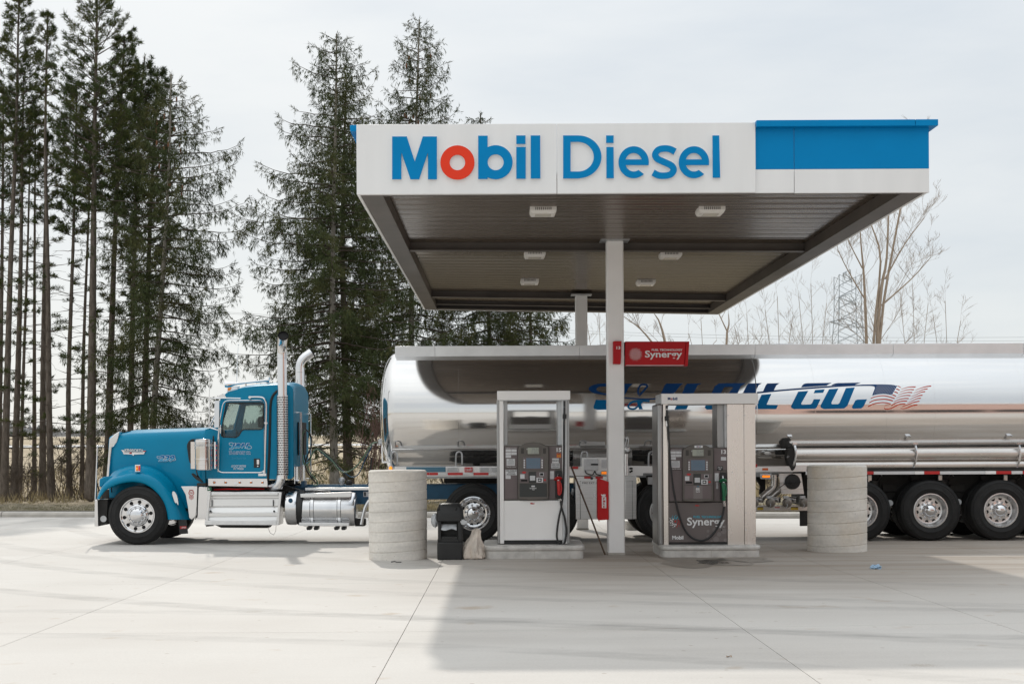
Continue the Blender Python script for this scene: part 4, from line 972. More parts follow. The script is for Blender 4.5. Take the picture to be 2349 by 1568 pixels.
# rear edge of the hood side: panel down to the step (behind the fender)
def side_plate(name, pts, D, th, mt, par=tr, bevel=.006, mirror=True, seg=2, ang=38):
    m = MB().platev([pts], D, th)
    if mirror: m.mirror(YC)
    return m.build(name, M[mt], par, bevel=bevel, seg=seg, ang=ang)
side_plate('cowl_side', F1([(800, 790), (800, 1052), (860, 1052), (930, 1000), (930, 650), (838, 655), (830, 700)]), 25.27, .05, 'truck_blue')
side_plate('intake_opening', F1(roundc([(708, 760), (735, 722), (800, 722), (800, 905), (728, 900)], 40)), 25.255, .03, 'black')
# grille shell and surround
gp = F1([(150, 985), (160, 860), (167, 770), (170, 722), (205, 690), (240, 668), (236, 700), (222, 745), (205, 775), (186, 782), (178, 860), (170, 985)])
m = MB().plate([gp], lambda x, y: V(x, y, YC - .56), lambda x, y: V(x, y, YC - .56) + Vector((0, 1.12, 0))); m.build('grille_surround', M['chrome'], tr, bevel=.012)
gx = V(*F1(170, 880), YC - .56).x
m = MB()
for k in range(22): m.box(gx - .02, gx, YC - .46 + k * .042, YC - .448 + k * .042, .95, 1.78)
m.build('grille_bars', M['chrome'], tr)
MB().box(gx + .01, gx + .03, YC - .5, YC + .5, .9, 1.8).build('grille_backing', M['hole'], tr)
rows = [[V(*F1(x, y), YC + s * w_) for x, y, w_ in ((240, 690, .3), (250, 668, .32), (285, 658, .34), (322, 668, .34), (332, 680, .34))] for s in (-1, -.6, 0, .6, 1)]
MB().grid(rows).build('bug_shield', M['black'], tr)
# fenders
outer = smooth([(82, 1140), (100, 1090), (128, 1040), (180, 1000), (250, 975), (330, 957), (420, 962), (500, 995), (575, 1060), (630, 1150), (662, 1230), (680, 1283)], 4)
inner = smooth([(104, 1141), (122, 1110), (150, 1078), (200, 1050), (262, 1030), (335, 1021), (405, 1032), (462, 1062), (512, 1110), (550, 1170), (570, 1235), (578, 1283)], 4)
flare = smooth([(150, 1060), (165, 1010), (190, 960), (240, 930), (300, 912), (370, 905), (450, 915), (535, 955), (610, 1025), (665, 1130), (705, 1220), (735, 1283)], 4)
rows = []
for (ox, oy), (ix, iy), (qx, qy) in zip(outer, inner, flare):
    mid = lambda t: (ix + (ox - ix) * t, iy + (oy - iy) * t)
    rows.append([P1(ix, iy, 25.45), P1(ix, iy, 24.99), P1(*mid(.03), 24.965), P1(*mid(.25), 24.945), P1(*mid(.6), 24.95), P1(*mid(.85), 24.985), P1(ox, oy, 25.06), P1(ox + (qx - ox) * .3, oy + (qy - oy) * .3, 25.20), P1(ox + (qx - ox) * .75, oy + (qy - oy) * .75, 25.30), P1(qx, qy, 25.34), P1(qx, qy + 10, 25.6)])
MB().grid(rows).build('fender', M['truck_blue'], tr, ang=60)
MB().grid(rows).map(lambda v: Vector((v.x, 2 * YC - v.y, v.z))).build('fender', M['truck_blue'], tr, ang=60)
side_plate('fender_marking', F1(smooth([(610, 1090), (622, 1088), (640, 1115), (650, 1165), (648, 1182), (638, 1165), (630, 1168), (618, 1140), (609, 1110)], 3, True)), 24.975, .05, 'chrome_soft', bevel=0, mirror=False)
for pts in ([(668, 1052), (784, 1050), (780, 1190), (772, 1260), (742, 1284), (725, 1270), (715, 1190), (700, 1110)], [(792, 1055), (882, 1055), (862, 1180), (845, 1278), (782, 1278)]):
    side_plate('cowl_skirt', F1(pts), 25.20, .03, 'chrome', bevel=.006)
MB().platev([F1([(784, 1050), (792, 1050), (784, 1260), (770, 1284), (768, 1270), (777, 1250)])], 25.19, .02).build('door_gap', M['black'], tr)
# emblem and green sticker on the skirt
m = MB().platev([F1(circle(741, 1098, 20, 20)), F1(circle(741, 1098, 15, 20))], 25.197, .004)
textv(m, 'KW', *F1(730, 1090), *F1(752, 1107), at(25.1965), bold=.02)
for k in range(5): m.platev([F1([(725 + k * 7, 1118), (729 + k * 7, 1118), (729 + k * 6.6, 1140 + (2 - abs(k - 2)) * 4), (726 + k * 6.6, 1138 + (2 - abs(k - 2)) * 4)])], 25.197, .004)
for k in range(4): m.platev([F1([(727 + k * 8, 1074), (731 + k * 8, 1074), (731 + k * 7.5, 1082), (727 + k * 7.5, 1082)])], 25.197, .004)
m.build('maker_emblem', M['red_ink'], tr)
MB().platev([F1([(852, 1058), (882, 1056), (880, 1082), (852, 1084)])], 25.194, .005).build('green_sticker', M['nozzle_green'], tr)
MB().platev([F1(circle(862, 1070, 6, 12))], 25.192, .004).build('sticker_mark', M['white_ink'], tr)
# mud flap behind the front wheel
MB().platev([F1([(650, 1284), (705, 1284), (718, 1380), (660, 1385)])], 25.02, .02).mirror(YC).build('mud_flap', M['black'], tr)
MB().platev([F1([(662, 1330), (706, 1328), (707, 1345), (663, 1348)])], 25.015, .006).build('flap_badge', M['red_ink'], tr)
textv(MB(), 'KENWORTH', *F1(674, 1334), *F1(704, 1343), at(25.012), bold=.02).build('lettering', M['white_ink'], tr, sm=False)
# bumper and guide pole
MB().platev([F1([(68, 1145), (88, 1142), (92, 1330), (66, 1330)])], YC - 1.12, 2.24).build('bumper', M['chrome'], tr, bevel=.01)
MB().platev([F1([(92, 1145), (158, 1145), (150, 1318), (92, 1330)])], YC - 1.05, 2.1).build('bumper_frame', M['dark'], tr)
MB().platev([F1(circle(128, 1278, 22, 16))], YC - 1.075, .03).build('fog_lamp', M['galv'], tr)
MB().platev([F1([(100, 1002), (130, 985), (195, 980), (190, 1010), (150, 1020), (112, 1060), (98, 1050)])], YC - .98, .3).mirror(YC).build('headlamp_pod', M['truck_blue'], tr, bevel=.02)
MB().platev([F1([(97, 1003), (106, 998), (106, 1050), (97, 1056)])], YC - .97, .28).mirror(YC).build('headlamp', M['chrome'], tr, bevel=.004)
MB().cyl(P1(72, 1145, 25.05), P1(87, 780, 25.05), .012).ball(P1(87, 774, 25.05), .02, 6).build('guide_pole', M['chrome_soft'], tr)
# fender marker lamp
MB().boxv(*F1(348, 902), *F1(386, 951), 24.99, .08).build('marker_base', M['chrome_soft'], tr, bevel=.006)
MB().boxv(*F1(355, 908), *F1(370, 945), 24.98, .04).build('marker_lens', M['amber'], tr, bevel=.006); MB().boxv(*F1(372, 908), *F1(384, 945), 24.984, .04).build('marker_lens', M['red_lens'], tr, bevel=.006)
MB().ball(P1(362, 928, 24.975), .012, 6).build('marker_bulb', M['amber_lit'], tr)

# cab -------------------------------------------------------------------
YCAB = 25.17; TH = .05
win = [(985, 472), (1015, 468), (1225, 468), (1240, 478), (1243, 490), (1241, 635), (1236, 650), (1222, 656), (1108, 656), (1092, 664), (1072, 698), (1052, 711), (962, 708), (950, 700), (957, 640), (968, 560)]
wiv = F1(win)
cabo = F1([(845, 1000), (838, 655), (895, 650), (918, 560), (950, 450), (985, 402), (1040, 385), (1100, 366), (1180, 355), (1320, 346)]) + F2([(262, 344), (288, 356), (300, 378), (303, 600), (303, 985), (290, 1000), (120, 1003)])
for s in (0, 1):
    m = MB().platev([cabo, wiv], YCAB, TH)
    if s: m.map(lambda v: Vector((v.x, 2 * YC - v.y, v.z)))
    m.build('cab_side', M['truck_blue'], tr)
edge = [V(x, y, YCAB) for x, y in F1([(940, 448), (985, 400), (1040, 383), (1100, 364), (1180, 353), (1320, 344)]) + F2([(262, 342), (290, 352), (303, 378), (304, 600), (304, 985)])]
W_ = YC - YCAB
rows = []
for p in edge:                                                # roof and rear wall skin with rounded shoulders
    row = []
    for q in np.linspace(-1, 1, 25):
        a = abs(q); drop = .16 * max(0, (a - .72) / .28) ** 2.2
        n_ = Vector((0, 0, 1))
        row.append((p.x, YC + W_ * q * (1 if a < .98 else .995), p.z + .07 * (1 - q * q) * (1 if p.z > 2.3 else 0) - (drop * .25 if p.z > 2.3 else 0)))
    rows.append(row)
MB().grid(rows).build('cab_roof', M['truck_blue'], tr, ang=60)
m = MB().platev([F1([(975, 402), (1100, 364), (1320, 344), (1320, 352), (1100, 372), (985, 408)])], YCAB - .004, .03); 
MB().box(P1(850, 0, YC).x, P2(300, 0, YC).x, YCAB + .05, 2 * YC - YCAB - .05, 1.02, 1.07).build('cab_floor', M['interior'], tr)
# firewall, windshield, pillars
m = MB().add([(P1(838, 655, YCAB).x, YCAB + .02, P1(838, 655, YCAB).z), (P1(838, 655, YCAB).x, YFAR - .29, P1(838, 655, YCAB).z), (P1(838, 655, YCAB).x, YFAR - .29, .95), (P1(838, 655, YCAB).x, YCAB + .02, .95)], [(0, 1, 2, 3)]); m.build('firewall', M['interior'], tr)
a, b = P1(900, 650, YCAB), P1(952, 452, YCAB)
m = MB(); yc0 = YCAB + .03
for k in range(2):
    ya, yb_ = (yc0, YC - .03) if k == 0 else (YC + .03, 2 * YC - yc0)
    am, bm_ = P1(862, 650, YCAB), P1(930, 452, YCAB); c0, c1 = ((a, am), (b, bm_)) if k == 0 else ((am, a), (bm_, b))
    m.add([(c0[0].x, ya, a.z), (c0[1].x, yb_, a.z), (c1[1].x, yb_, b.z), (c1[0].x, ya, b.z)], [(0, 1, 2, 3)])
m.build('windshield', M['glass'], tr, sm=False)
MB().tube([(am.x, YC, a.z), (bm_.x, YC, b.z)], .02, 6).tube([(a.x, yc0, a.z), (b.x, yc0, b.z)], .03, 6).tube([(a.x, 2 * YC - yc0, a.z), (b.x, 2 * YC - yc0, b.z)], .03, 6).tube([(b.x, yc0, b.z), (bm_.x, YC, b.z), (b.x, 2 * YC - yc0, b.z)], .035, 6).build('windshield_frame', M['truck_blue'], tr)
MB().platev([F1([(904, 436), (960, 404), (985, 432), (975, 440)])], YCAB - .02, 2 * (YC - YCAB) + .04).build('sun_visor', M['white'], tr, bevel=.004)
for s in (0, 1):
    m = MB().platev([wiv], YCAB + .022, .004)
    if s: m.map(lambda v: Vector((v.x, 2 * YC - v.y, v.z)))
    m.build('side_window', M['glass'], tr, sm=False)
# door
dv = F1(roundc([(966, 455), (1248, 453), (1252, 955), (925, 955), (925, 760), (938, 600)], 38, 5))
m = MB().platev([F1(roundc([(968, 460), (1244, 458), (1247, 950), (931, 950), (931, 760), (943, 600)], 34, 5)), F1(roundc(win, 6, 2))], YCAB - .014, .0135)
door = m.build('door', M['truck_blue'], tr, bevel=.004)
MB().tube([V(x, y, YCAB - .004) for x, y in dv + dv[:1]], .0095, 6, False).build('door_trim', M['chrome_soft'], door)
MB().tube([V(x, y, YCAB - .0165) for x, y in wiv + wiv[:1]], .011, 6, False).build('window_seal', M['black'], door)
m = MB()
for k in range(12):
    for x, y in ((990 + k * 13, 722) if k < 5 else (1120 + (k - 5) * 18, 668),): m.ball(P1(x, y, YCAB - .015), .006, 4)
for k in range(16): m.ball(P1(870 + k * 25, 978, YCAB - .001), .007, 4); m.ball(P1(870 + k * 25, 990, YCAB - .001), .007, 4)
m.build('rivets', M['truck_blue'], tr)
MB().boxv(*F1(1176, 858), *F1(1220, 922), YCAB - .018, .006).build('handle_recess', M['black'], door, bevel=.004)
MB().boxv(*F1(1196, 866), *F1(1215, 900), YCAB - .032, .014).build('door_handle', M['chrome'], door, bevel=.006)
MB().cyl(P1(1204, 911, YCAB - .024), P1(1204, 911, YCAB - .016), .012).build('lock', M['chrome'], door)
MB().tube([V(x, y, YCAB - .06) for x, y in F1(smooth([(1152, 430), (1215, 430), (1245, 438), (1262, 470), (1264, 540), (1258, 740), (1252, 955)], 4))], .0155, 8).build('grab_handle', M['chrome_soft'], tr)
for cx, cy in ((1148, 432), (1262, 612), (1248, 952)): MB().cyl(P1(cx, cy, YCAB - .07), P1(cx, cy, YCAB), .024).build('handle_bracket', M['chrome_soft'], tr)
MB().boxv(*F1(1208, 962), *F1(1263, 980), YCAB - .006, .01).build('name_plate', M['chrome_soft'], tr); textv(MB(), 'T800W', *F1(1213, 965), *F1(1258, 977), at(YCAB - .0065), bold=.02).build('plate_marks', M['ink'], tr, sm=False) if False else None
MB().tube([V(x, y, YCAB - .006) for x, y in F1(smooth([(1365, 372), (1332, 395), (1305, 430), (1293, 490), (1290, 600), (1285, 800), (1275, 1010)], 5))], .022, 8).build('cab_seal', M['black'], tr)
# window wiper, mirror, brackets
MB().platev([F1(roundc([(903, 455), (936, 458), (934, 640), (900, 645)], 8))], 24.90, .06).build('mirror', M['chrome'], tr, bevel=.02, seg=3)
MB().tube([P1(x, y, 24.98) for x, y in ((1085, 440), (1000, 438), (885, 438), (872, 450), (866, 640))], .011, 6).tube([P1(935, 460, 24.98), P1(930, 950, 25.1)], .012, 6).tube([P1(866, 640, 25.1), P1(905, 560, 25.2)], .012, 6).tube([P1(862, 640, 25.1), P1(930, 660, 25.1)], .011, 6).build('mirror_bracket', M['chrome_soft'], tr)
MB().ball(P1(945, 655, 24.95), (.02, .03, .085), 8).build('convex_mirror', M['chrome'], tr)
MB().platev([F1(smooth([(742, 968), (755, 962), (790, 990), (815, 1012), (820, 1026), (800, 1018), (770, 1000)], 3, True))], 25.0, .05).build('wiper_mirror', M['black'], tr)
MB().tube([P1(775, 940, 25.15), P1(785, 975, 25.05), P1(812, 1020, 25.2)], .012, 6).build('mirror_arm', M['black'], tr)
# roof: marker lamps, horns, antennas
for k in range(5):
    yy = YCAB + .12 + k * .46
    z_ = .05 * (1 - ((yy - YC) / W_) ** 2)
    q = P1(1015, 392, YCAB); 
    MB().platev([F1([(985, 398), (1000, 372), (1025, 368), (1075, 374), (1060, 384), (1000, 400)])], yy, .10).map(lambda v: v + Vector((0, 0, z_))).build('lamp_housing', M['white'], tr, bevel=.008)
    MB().platev([F1([(992, 394), (997, 370), (1024, 366), (1014, 388)])], yy - .004, .108).map(lambda v: v + Vector((0, 0, z_))).build('clearance_lamp', M['amber'], tr, bevel=.008)
for yy in (25.55, 26.7):
    o_ = Vector((0, 0, .045))
    MB().lathe(P1(1285, 330, yy) + o_, P1(1100, 350, yy) - P1(1285, 330, yy), [(.055, 0), (.05, .02), (.03, .06), (.02, .14), (.016, .4), (.022, .62), (.05, .70), (.055, .78), (.06, .80), (.0, .80)], 16).build('air_horn', M['chrome'], tr)
    MB().tube([P1(1120, 348, yy) + o_, P1(1122, 366, yy) + o_ * .5], .015, 6).tube([P1(1270, 332, yy) + o_, P1(1272, 352, yy) + o_ * .5], .012, 6).build('horn_bracket', M['chrome_soft'], tr)
MB().tube([P1(866, 640, 24.98), P1(866, 420, 24.98), P1(869, 280, 24.98), P1(880, -10, 24.98)], [.010, .008, .006, .0035], 6).build('antenna', M['white'], tr)
MB().tube([P1(1056, 370, 27.2), P1(1060, 200, 27.2), P1(1068, 70, 27.2)], [.008, .007, .005], 6).ball(P1(1069, 66, 27.2), .016, 5).build('antenna', M['white'], tr)
# interior
ix = P1(1180, 600, YC).x
for yy in (25.55, 26.55):
    MB().box(ix - .25, ix + .28, yy - .26, yy + .26, 1.25, 1.42).box(ix + .16, ix + .32, yy - .25, yy + .25, 1.40, 2.02).box(ix + .18, ix + .30, yy - .14, yy + .14, 2.05, 2.25).build('seat', M['interior'], tr, bevel=.04)
dxp = P1(960, 0, YC).x
MB().box(dxp - .2, dxp + .1, YCAB + .1, 2 * YC - YCAB - .1, 1.2, 1.70).box(dxp + .1, dxp + .25, YC - .3, YC + .5, 1.2, 1.6).build('dashboard', M['interior'], tr, bevel=.05)
m = MB(); c = Vector((dxp + .33, 25.62, 1.72)); axs = Vector((.55, 0, .83)).normalized(); u = axs.orthogonal().normalized(); q = axs.cross(u)
m.tube([c + (u * math.cos(a) + q * math.sin(a)) * .22 for a in np.linspace(0, 2 * math.pi, 25)], .014, 6, False).tube([c, c - axs * .35], .025, 6).tube([c - u * .21, c + u * .21], .012, 5)
m.build('steering_wheel', M['black'], tr)
# rear wall details
rx = P2(305, 600, YCAB).x
MB().box(rx + .002, rx + .02, YCAB + .45, 2 * YC - YCAB - .45, 1.55, 2.15).build('rear_window', M['hole'], tr, bevel=.01)
for yy in (25.45, 25.62, 26.9): MB().tube([(rx, yy, 2.32), (rx + .07, yy, 2.32), (rx + .07, yy, 1.1), (rx, yy, 1.1)], .014, 6).build('grab_bar', M['chrome_soft'], tr)
MB().box(rx + .002, rx + .012, YCAB + .03, 2 * YC - YCAB - .03, 1.05, 1.35).build('rear_plate', M['chrome'], tr)
# side strip under the cab with amber lamps
st = MB().platev([F1([(858, 998), (1272, 998), (1272, 1056), (858, 1048)])], YCAB - .02, .03).build('cab_strip', M['chrome'], tr, bevel=.004)
for cx in (902, 980, 1078, 1157, 1236):
    MB().lathe(P1(cx, 1025, YCAB - .02), (0, -1, 0), [(.030, 0), (.030, .008), (.02, .014)], 14).build('lamp_ring', M['chrome'], st); MB().ball(P1(cx, 1025, YCAB - .028), (.021, .018, .017), 6).build('strip_lamp', M['amber'], st)
MB().lathe(P1(1049, 1036, YCAB - .02), (0, -1, 0), [(.03, 0), (.03, .01), (0, .014)], 14).build('strip_cap', M['chrome_soft'], st)
# air cleaner and light bar
ac = MB().lathe(P1(829, 938, 24.99), (0, 0, 1), [(0, 0), (.15, .0), (.157, .01), (.157, .09), (.162, .092), (.162, .11), (.157, .112), (.157, .17), (.1635, .173), (.1635, .195), (.157, .2), (.157, .37), (.165, .372), (.165, .395), (.157, .397), (.157, .47), (.163, .472), (.163, .50), (.158, .505), (.158, .535), (.14, .543), (0, .545)], 48)
ac = ac.build('air_cleaner', M['chrome'], tr, ang=30)
m = MB()
for k in range(30):
    a = 2 * math.pi * k / 30; c = P1(829, 938, 24.99) + Vector((math.cos(a) * .1585, math.sin(a) * .1585, .435))
    m.box(c.x - .01, c.x + .01, c.y - .004, c.y + .004, c.z - .018, c.z + .018)
m.build('intake_screen', M['galv'], ac)
MB().boxv(*F1(737, 742), *F1(765, 930), 25.02, .02).build('bracket_plate', M['steel'], tr)
lb = MB().boxv(*F1(899, 742), *F1(912, 930), 24.98, .05).build('light_bar', M['chrome_soft'], tr, bevel=.004)
for cy in (768, 800, 836, 871, 906): MB().ball(P1(914, cy, 24.97), .0135, 6).build('bar_lamp', M['red_lens'], lb)
MB().boxv(*F1(890, 700), *F1(899, 880), 25.05, .03).build('cleaner_bracket', M['black'], tr)
# writing on hood and door
def hoodD(vx):                                                 # side of the hood where the lettering sits
    for (x0, h0), (x1, h1) in zip(zip(hx, hw), zip(hx[1:], hw[1:])):
        if x0 <= vx <= x1: return YC - (h0 + (h1 - h0) * (vx - x0) / (x1 - x0))
    return YC - .6
onh = lambda x, y: V(x, y, hoodD(x) - .016); onh2 = lambda x, y: V(x, y, hoodD(x) - .019); onh3 = lambda x, y: V(x, y, hoodD(x) - .022)
bd = MB().plate([FD([(155, 340), (200, 345), (210, 368), (455, 368), (460, 348), (502, 350), (480, 372), (470, 398), (335, 402), (322, 422), (310, 402), (188, 398), (180, 372)])], onh, lambda x, y: V(x, y, hoodD(x) + .01)).build('hood_badge', M['chrome_soft'], hood)
MB().plate([FD([(270, 375), (296, 375), (296, 392), (270, 392)])], onh2, onh).build('badge_mark', M['red_ink'], bd) if False else None
MB().add([onh3(*p) for p in FD([(268, 374), (298, 374), (298, 393), (268, 393)])], [(0, 1, 2, 3)]).add([onh3(*p) for p in FD([(458, 350), (500, 352), (482, 366), (462, 366)])], [(0, 1, 2, 3)]).build('lettering', M['red_ink'], hood)
textv(MB(), 'KENWORTH', *FD(200, 326), *FD(456, 372), onh2, bold=.045, skew=1.0).build('lettering', M['ink'], hood, sm=False)
textv(MB(), 'KENWORTH', *FD(204, 323), *FD(455, 366), onh3, bold=.025, skew=1.0).build('lettering', M['white_ink'], hood, sm=False)
def logo(txt, fr, x0, y0, x1, y1, fn, par, top='blue_vinyl', low='light_vinyl'):
    textv(MB(), txt, *fr(x0 - 5, y0 - 4), *fr(x1 + 5, y1 + 5), lambda x, y: fn(x, y, 0), bold=.085, shear=.28).build('lettering', M['pale_vinyl'], par, sm=False)
    vs, fs = glyphs(txt, .04, .28); bm = bmesh.new(); V_ = [bm.verts.new((a, b, 0)) for a, b in vs]
    for f in fs:
        try: bm.faces.new([V_[i] for i in f])
        except ValueError: pass
    bmesh.ops.bisect_plane(bm, geom=bm.verts[:] + bm.edges[:] + bm.faces[:], plane_co=(0, .45, 0), plane_no=(0, 1, 0))
    A, B = fr(x0, y0), fr(x1, y1)
    for mt, sel in ((top, lambda c: c < .45), (low, lambda c: c >= .45)):
        mb = MB()
        for f in bm.faces:
            if sel(f.calc_center_median().y): mb.add([fn(A[0] + v.co.x * (B[0] - A[0]), A[1] + v.co.y * (B[1] - A[1]), 1) for v in f.verts], [tuple(range(len(f.verts)))])
        if mb.f: mb.build('lettering', M[mt], par, sm=False)
    bm.free()
hfn = lambda x, y, k: V(x, y, hoodD(x) - (.014 + .003 * k)); dfn = lambda x, y, k: V(x, y, YCAB - .0165 - .003 * k)
logo('239', FD, 672, 415, 896, 500, hfn, hood)
for a in ([(690, 432), (655, 428), (650, 442), (665, 455), (685, 462)], [(880, 452), (905, 462), (905, 478), (880, 486), (865, 482)]):
    MB().add([hfn(*p, .5) for p in stroke(FD(smooth(a, 4)), .9)], [tuple(range(2 * (4 * 4 + 1)))]).build('lettering', M['pale_vinyl'], hood, sm=False)
logo('J&H', FD, 1655, 246, 1925, 334, dfn, door)
for a in ([(1735, 268), (1690, 240), (1650, 246), (1655, 270), (1700, 284)], [(1900, 270), (1950, 290), (1955, 315), (1920, 325), (1890, 322)]):
    MB().add([dfn(*p, .5) for p in stroke(FD(smooth(a, 4)), 1.0)], [tuple(range(2 * (4 * 4 + 1)))]).build('lettering', M['pale_vinyl'], door, sm=False)
textv(MB(), 'TRANSPORT CO.', *FD(1642, 356), *FD(1945, 404), lambda x, y: dfn(x, y, 0), bold=.06, shear=.2).build('lettering', M['pale_vinyl'], door, sm=False)
textv(MB(), 'TRANSPORT CO.', *FD(1646, 360), *FD(1941, 400), lambda x, y: dfn(x, y, 1), bold=.0, shear=.2).build('lettering', M['blue_vinyl'], door, sm=False)
textv(MB(), 'Grand Rapids Mich.', *FD(1682, 440), *FD(1882, 474), lambda x, y: dfn(x, y, 0), bold=.0, shear=.3).build('lettering', M['light_vinyl'], door, sm=False)
textv(MB(), 'US DOT 2937935', *FD(1678, 548), *FD(1880, 580), lambda x, y: dfn(x, y, 0), bold=.02, shear=.2).build('lettering', M['pale_vinyl'], door, sm=False)
textv(MB(), 'MC 993056', *FD(1705, 585), *FD(1845, 614), lambda x, y: dfn(x, y, 0), bold=.02, shear=.2).build('lettering', M['pale_vinyl'], door, sm=False)
# stacks
def stack(cx2, D, bend, top2):
    b = P2(cx2, 1000, D); t_ = P2(cx2, 172 + top2, D); x = b.x; r_ = .083
    s = MB().tube([(x, D, b.z), (x, D, t_.z)], r_, 28, False).build('exhaust_stack', M['chrome'], tr)
    pts = [Vector((x, D, t_.z + k)) for k in (-.01, .08)]; c0 = pts[-1]; bd_ = Vector(bend).normalized()
    for a in np.linspace(10, 62, 6): pts.append(c0 + Vector((0, 0, .26 * math.sin(R(a)))) + bd_ * .26 * (1 - math.cos(R(a))))
    pts.append(pts[-1] + (pts[-1] - pts[-2]).normalized() * .10)
    e_ = MB().tube(pts, [r_, r_, r_, r_, r_ * 1.02, r_ * 1.04, r_ * 1.06, r_ * 1.08, r_ * 1.1], 28, False).build('elbow', M['chrome'], s)
    d = (pts[-1] - pts[-2]).normalized(); MB().lathe(pts[-1] - d * .006, d, [(0, 0), (r_ * 1.07, 0), (r_ * 1.07, .006), (r_ * 1.1, .032), (r_ * 1.12, .028)], 24).build('elbow_mouth', M['hole'], e_)
    zt, zb2_ = P2(cx2, 418, D).z, P2(cx2, 978, D).z
    MB().lathe((x, D, zb2_), (0, 0, 1), [(r_ + .001, 0), (r_ + .016, .002), (r_ + .016, zt - zb2_ - .002), (r_ + .001, zt - zb2_)], 32).build('heat_shield', M['chrome_soft'], s)
    m = MB(); nr = int((zt - zb2_) / .042)
    for i in range(nr):
        for k in range(11):
            a = math.pi + math.pi * (k + .5 * (i % 2)) / 10.5; q = Vector((math.cos(a), math.sin(a), 0)); tg = Vector((-q.y, q.x, 0)); c = Vector((x, D, zb2_ + .03 + i * .042)) + q * (r_ + .0175)
            m.add([c + tg * .011 * math.cos(v_) + Vector((0, 0, .014 * math.sin(v_))) for v_ in np.linspace(0, 2 * math.pi, 7)[:-1]], [tuple(range(6))])
    hs = m.build('shield_holes', M['hole'], s, sm=False); hs['kind'] = 'stuff'
    MB().tube([P2(cx2 - 12, 975, D), P2(cx2 - 15, 1010, D), P2(cx2 - 25, 1045, D), P2(cx2 - 60, 1058, D + .1), P2(cx2 - 90, 1050, D + .25)], [.075, .085, .085, .08, .07], 16).build('lower_pipe', M['chrome_soft'], s)
stack(228, 25.03, (.25, -1, 0), -14); stack(352, 27.0, (1, .25, 0), 85)
# battery box with steps
pr = [(1092, .28), (1092, .06), (1104, .055), (1118, .055), (1120, .10), (1138, .10), (1140, .055), (1192, .05), (1194, .085), (1236, .05), (1238, .02), (1262, .02), (1264, .045), (1290, .03), (1291, .0), (1318, .0), (1322, .02), (1322, .5), (1092, .5)]
xa, xb = P1(862, 1200, 24.98).x, P2(205, 1200, 24.98).x
rows = [[(x, YN + .03 + d_, V(550, F1(0, cy)[1], YN).z) for cy, d_ in pr] for x in (xa, xb)]
n = len(pr); box_ = MB().add(rows[0] + rows[1], [tuple(range(n)), tuple(range(n, 2 * n))[::-1]] + [(i, (i + 1) % n, n + (i + 1) % n, n + i) for i in range(n)])
bb = box_.build('step_box', M['step_face'], tr, bevel=.004, ang=25)
for cx in (835, 1330):
    MB().platev([F1([(cx + 22, 1092), (cx + 40, 1092), (cx + 30, 1200), (cx + 20, 1322), (cx, 1322), (cx + 14, 1200)])], YN + .015, .4).build('step_end_plate', M['alu'], bb, bevel=.004)
MB().platev([F1([(835, 1290), (1335, 1290), (1335, 1322), (835, 1320)])], YN + .005, .1).build('lower_tread', M['tread'], bb, bevel=.005)
MB().platev([F1([(880, 1090), (1345, 1096), (1345, 1114), (880, 1112)])], YN + .03, .25).build('upper_tread', M['tread'], bb, bevel=.005)
for cx in (885, 1312): MB().tube([P1(cx, 1148, YN + .07), P1(cx, 1152, YN + .045), P1(cx, 1184, YN + .045), P1(cx, 1188, YN + .07)], .008, 6).build('latch', M['black'], bb)
for cx, cy in ((900, 1102), (876, 1225), (1318, 1225)): MB().ball(P1(cx, cy, YN + .05), .018, 6).build('knob', M['black'], bb)
MB().platev([F1([(910, 1322), (1290, 1324), (1275, 1342), (950, 1340)])], YN + .25, .3).build('lower_cover', M['dark'], tr)
MB().tube([P2(125, 1335, 24.98), P2(140, 1375, 24.98), P2(165, 1390, 24.98), P2(180, 1360, 24.98), P2(182, 1325, 24.98)], .004, 5).build('dangling_wire', M['tube_alu'], tr)
# round tanks
def drum(name, x0, x1, cz, r_, yc, mt, cap=.03):
    prof = [(0, -.012), (r_ * .55, -.008), (r_ * .86, 0), (r_ * .97, .015), (r_, .05)] + [(r_, x1 - x0 - .05), (r_ * .97, x1 - x0 - .015), (r_ * .86, x1 - x0), (r_ * .55, x1 - x0 + .008), (0, x1 - x0 + .012)]
    return MB().lathe((x0, yc, cz), (1, 0, 0), prof, 48).build(name, M[mt], tr, ang=30)
zc = P2(500, 1218, YN).z; rr = (P2(500, 1100, YN).z - P2(500, 1338, YN).z) / 2
ft = drum('fuel_tank', P2(345, 1200, YN).x, P2(737, 1200, YN + .2).x, zc, rr, YN + rr + .03, 'chrome_soft')
for cx in (427, 617):
    x = P2(cx, 1200, YN).x; MB().lathe((x - .03, YN + rr + .03, zc), (1, 0, 0), [(rr + .002, 0), (rr + .006, .004), (rr + .006, .056), (rr + .002, .06)], 48).build('tank_strap', M['chrome'], ft)
    MB().lathe((x - .036, YN + rr + .03, zc), (1, 0, 0), [(rr + .0015, 0), (rr + .004, .003), (rr + .0015, .006)], 48).lathe((x + .03, YN + rr + .03, zc), (1, 0, 0), [(rr + .0015, 0), (rr + .004, .003), (rr + .0015, .006)], 48).build('strap_liner', M['black'], ft)
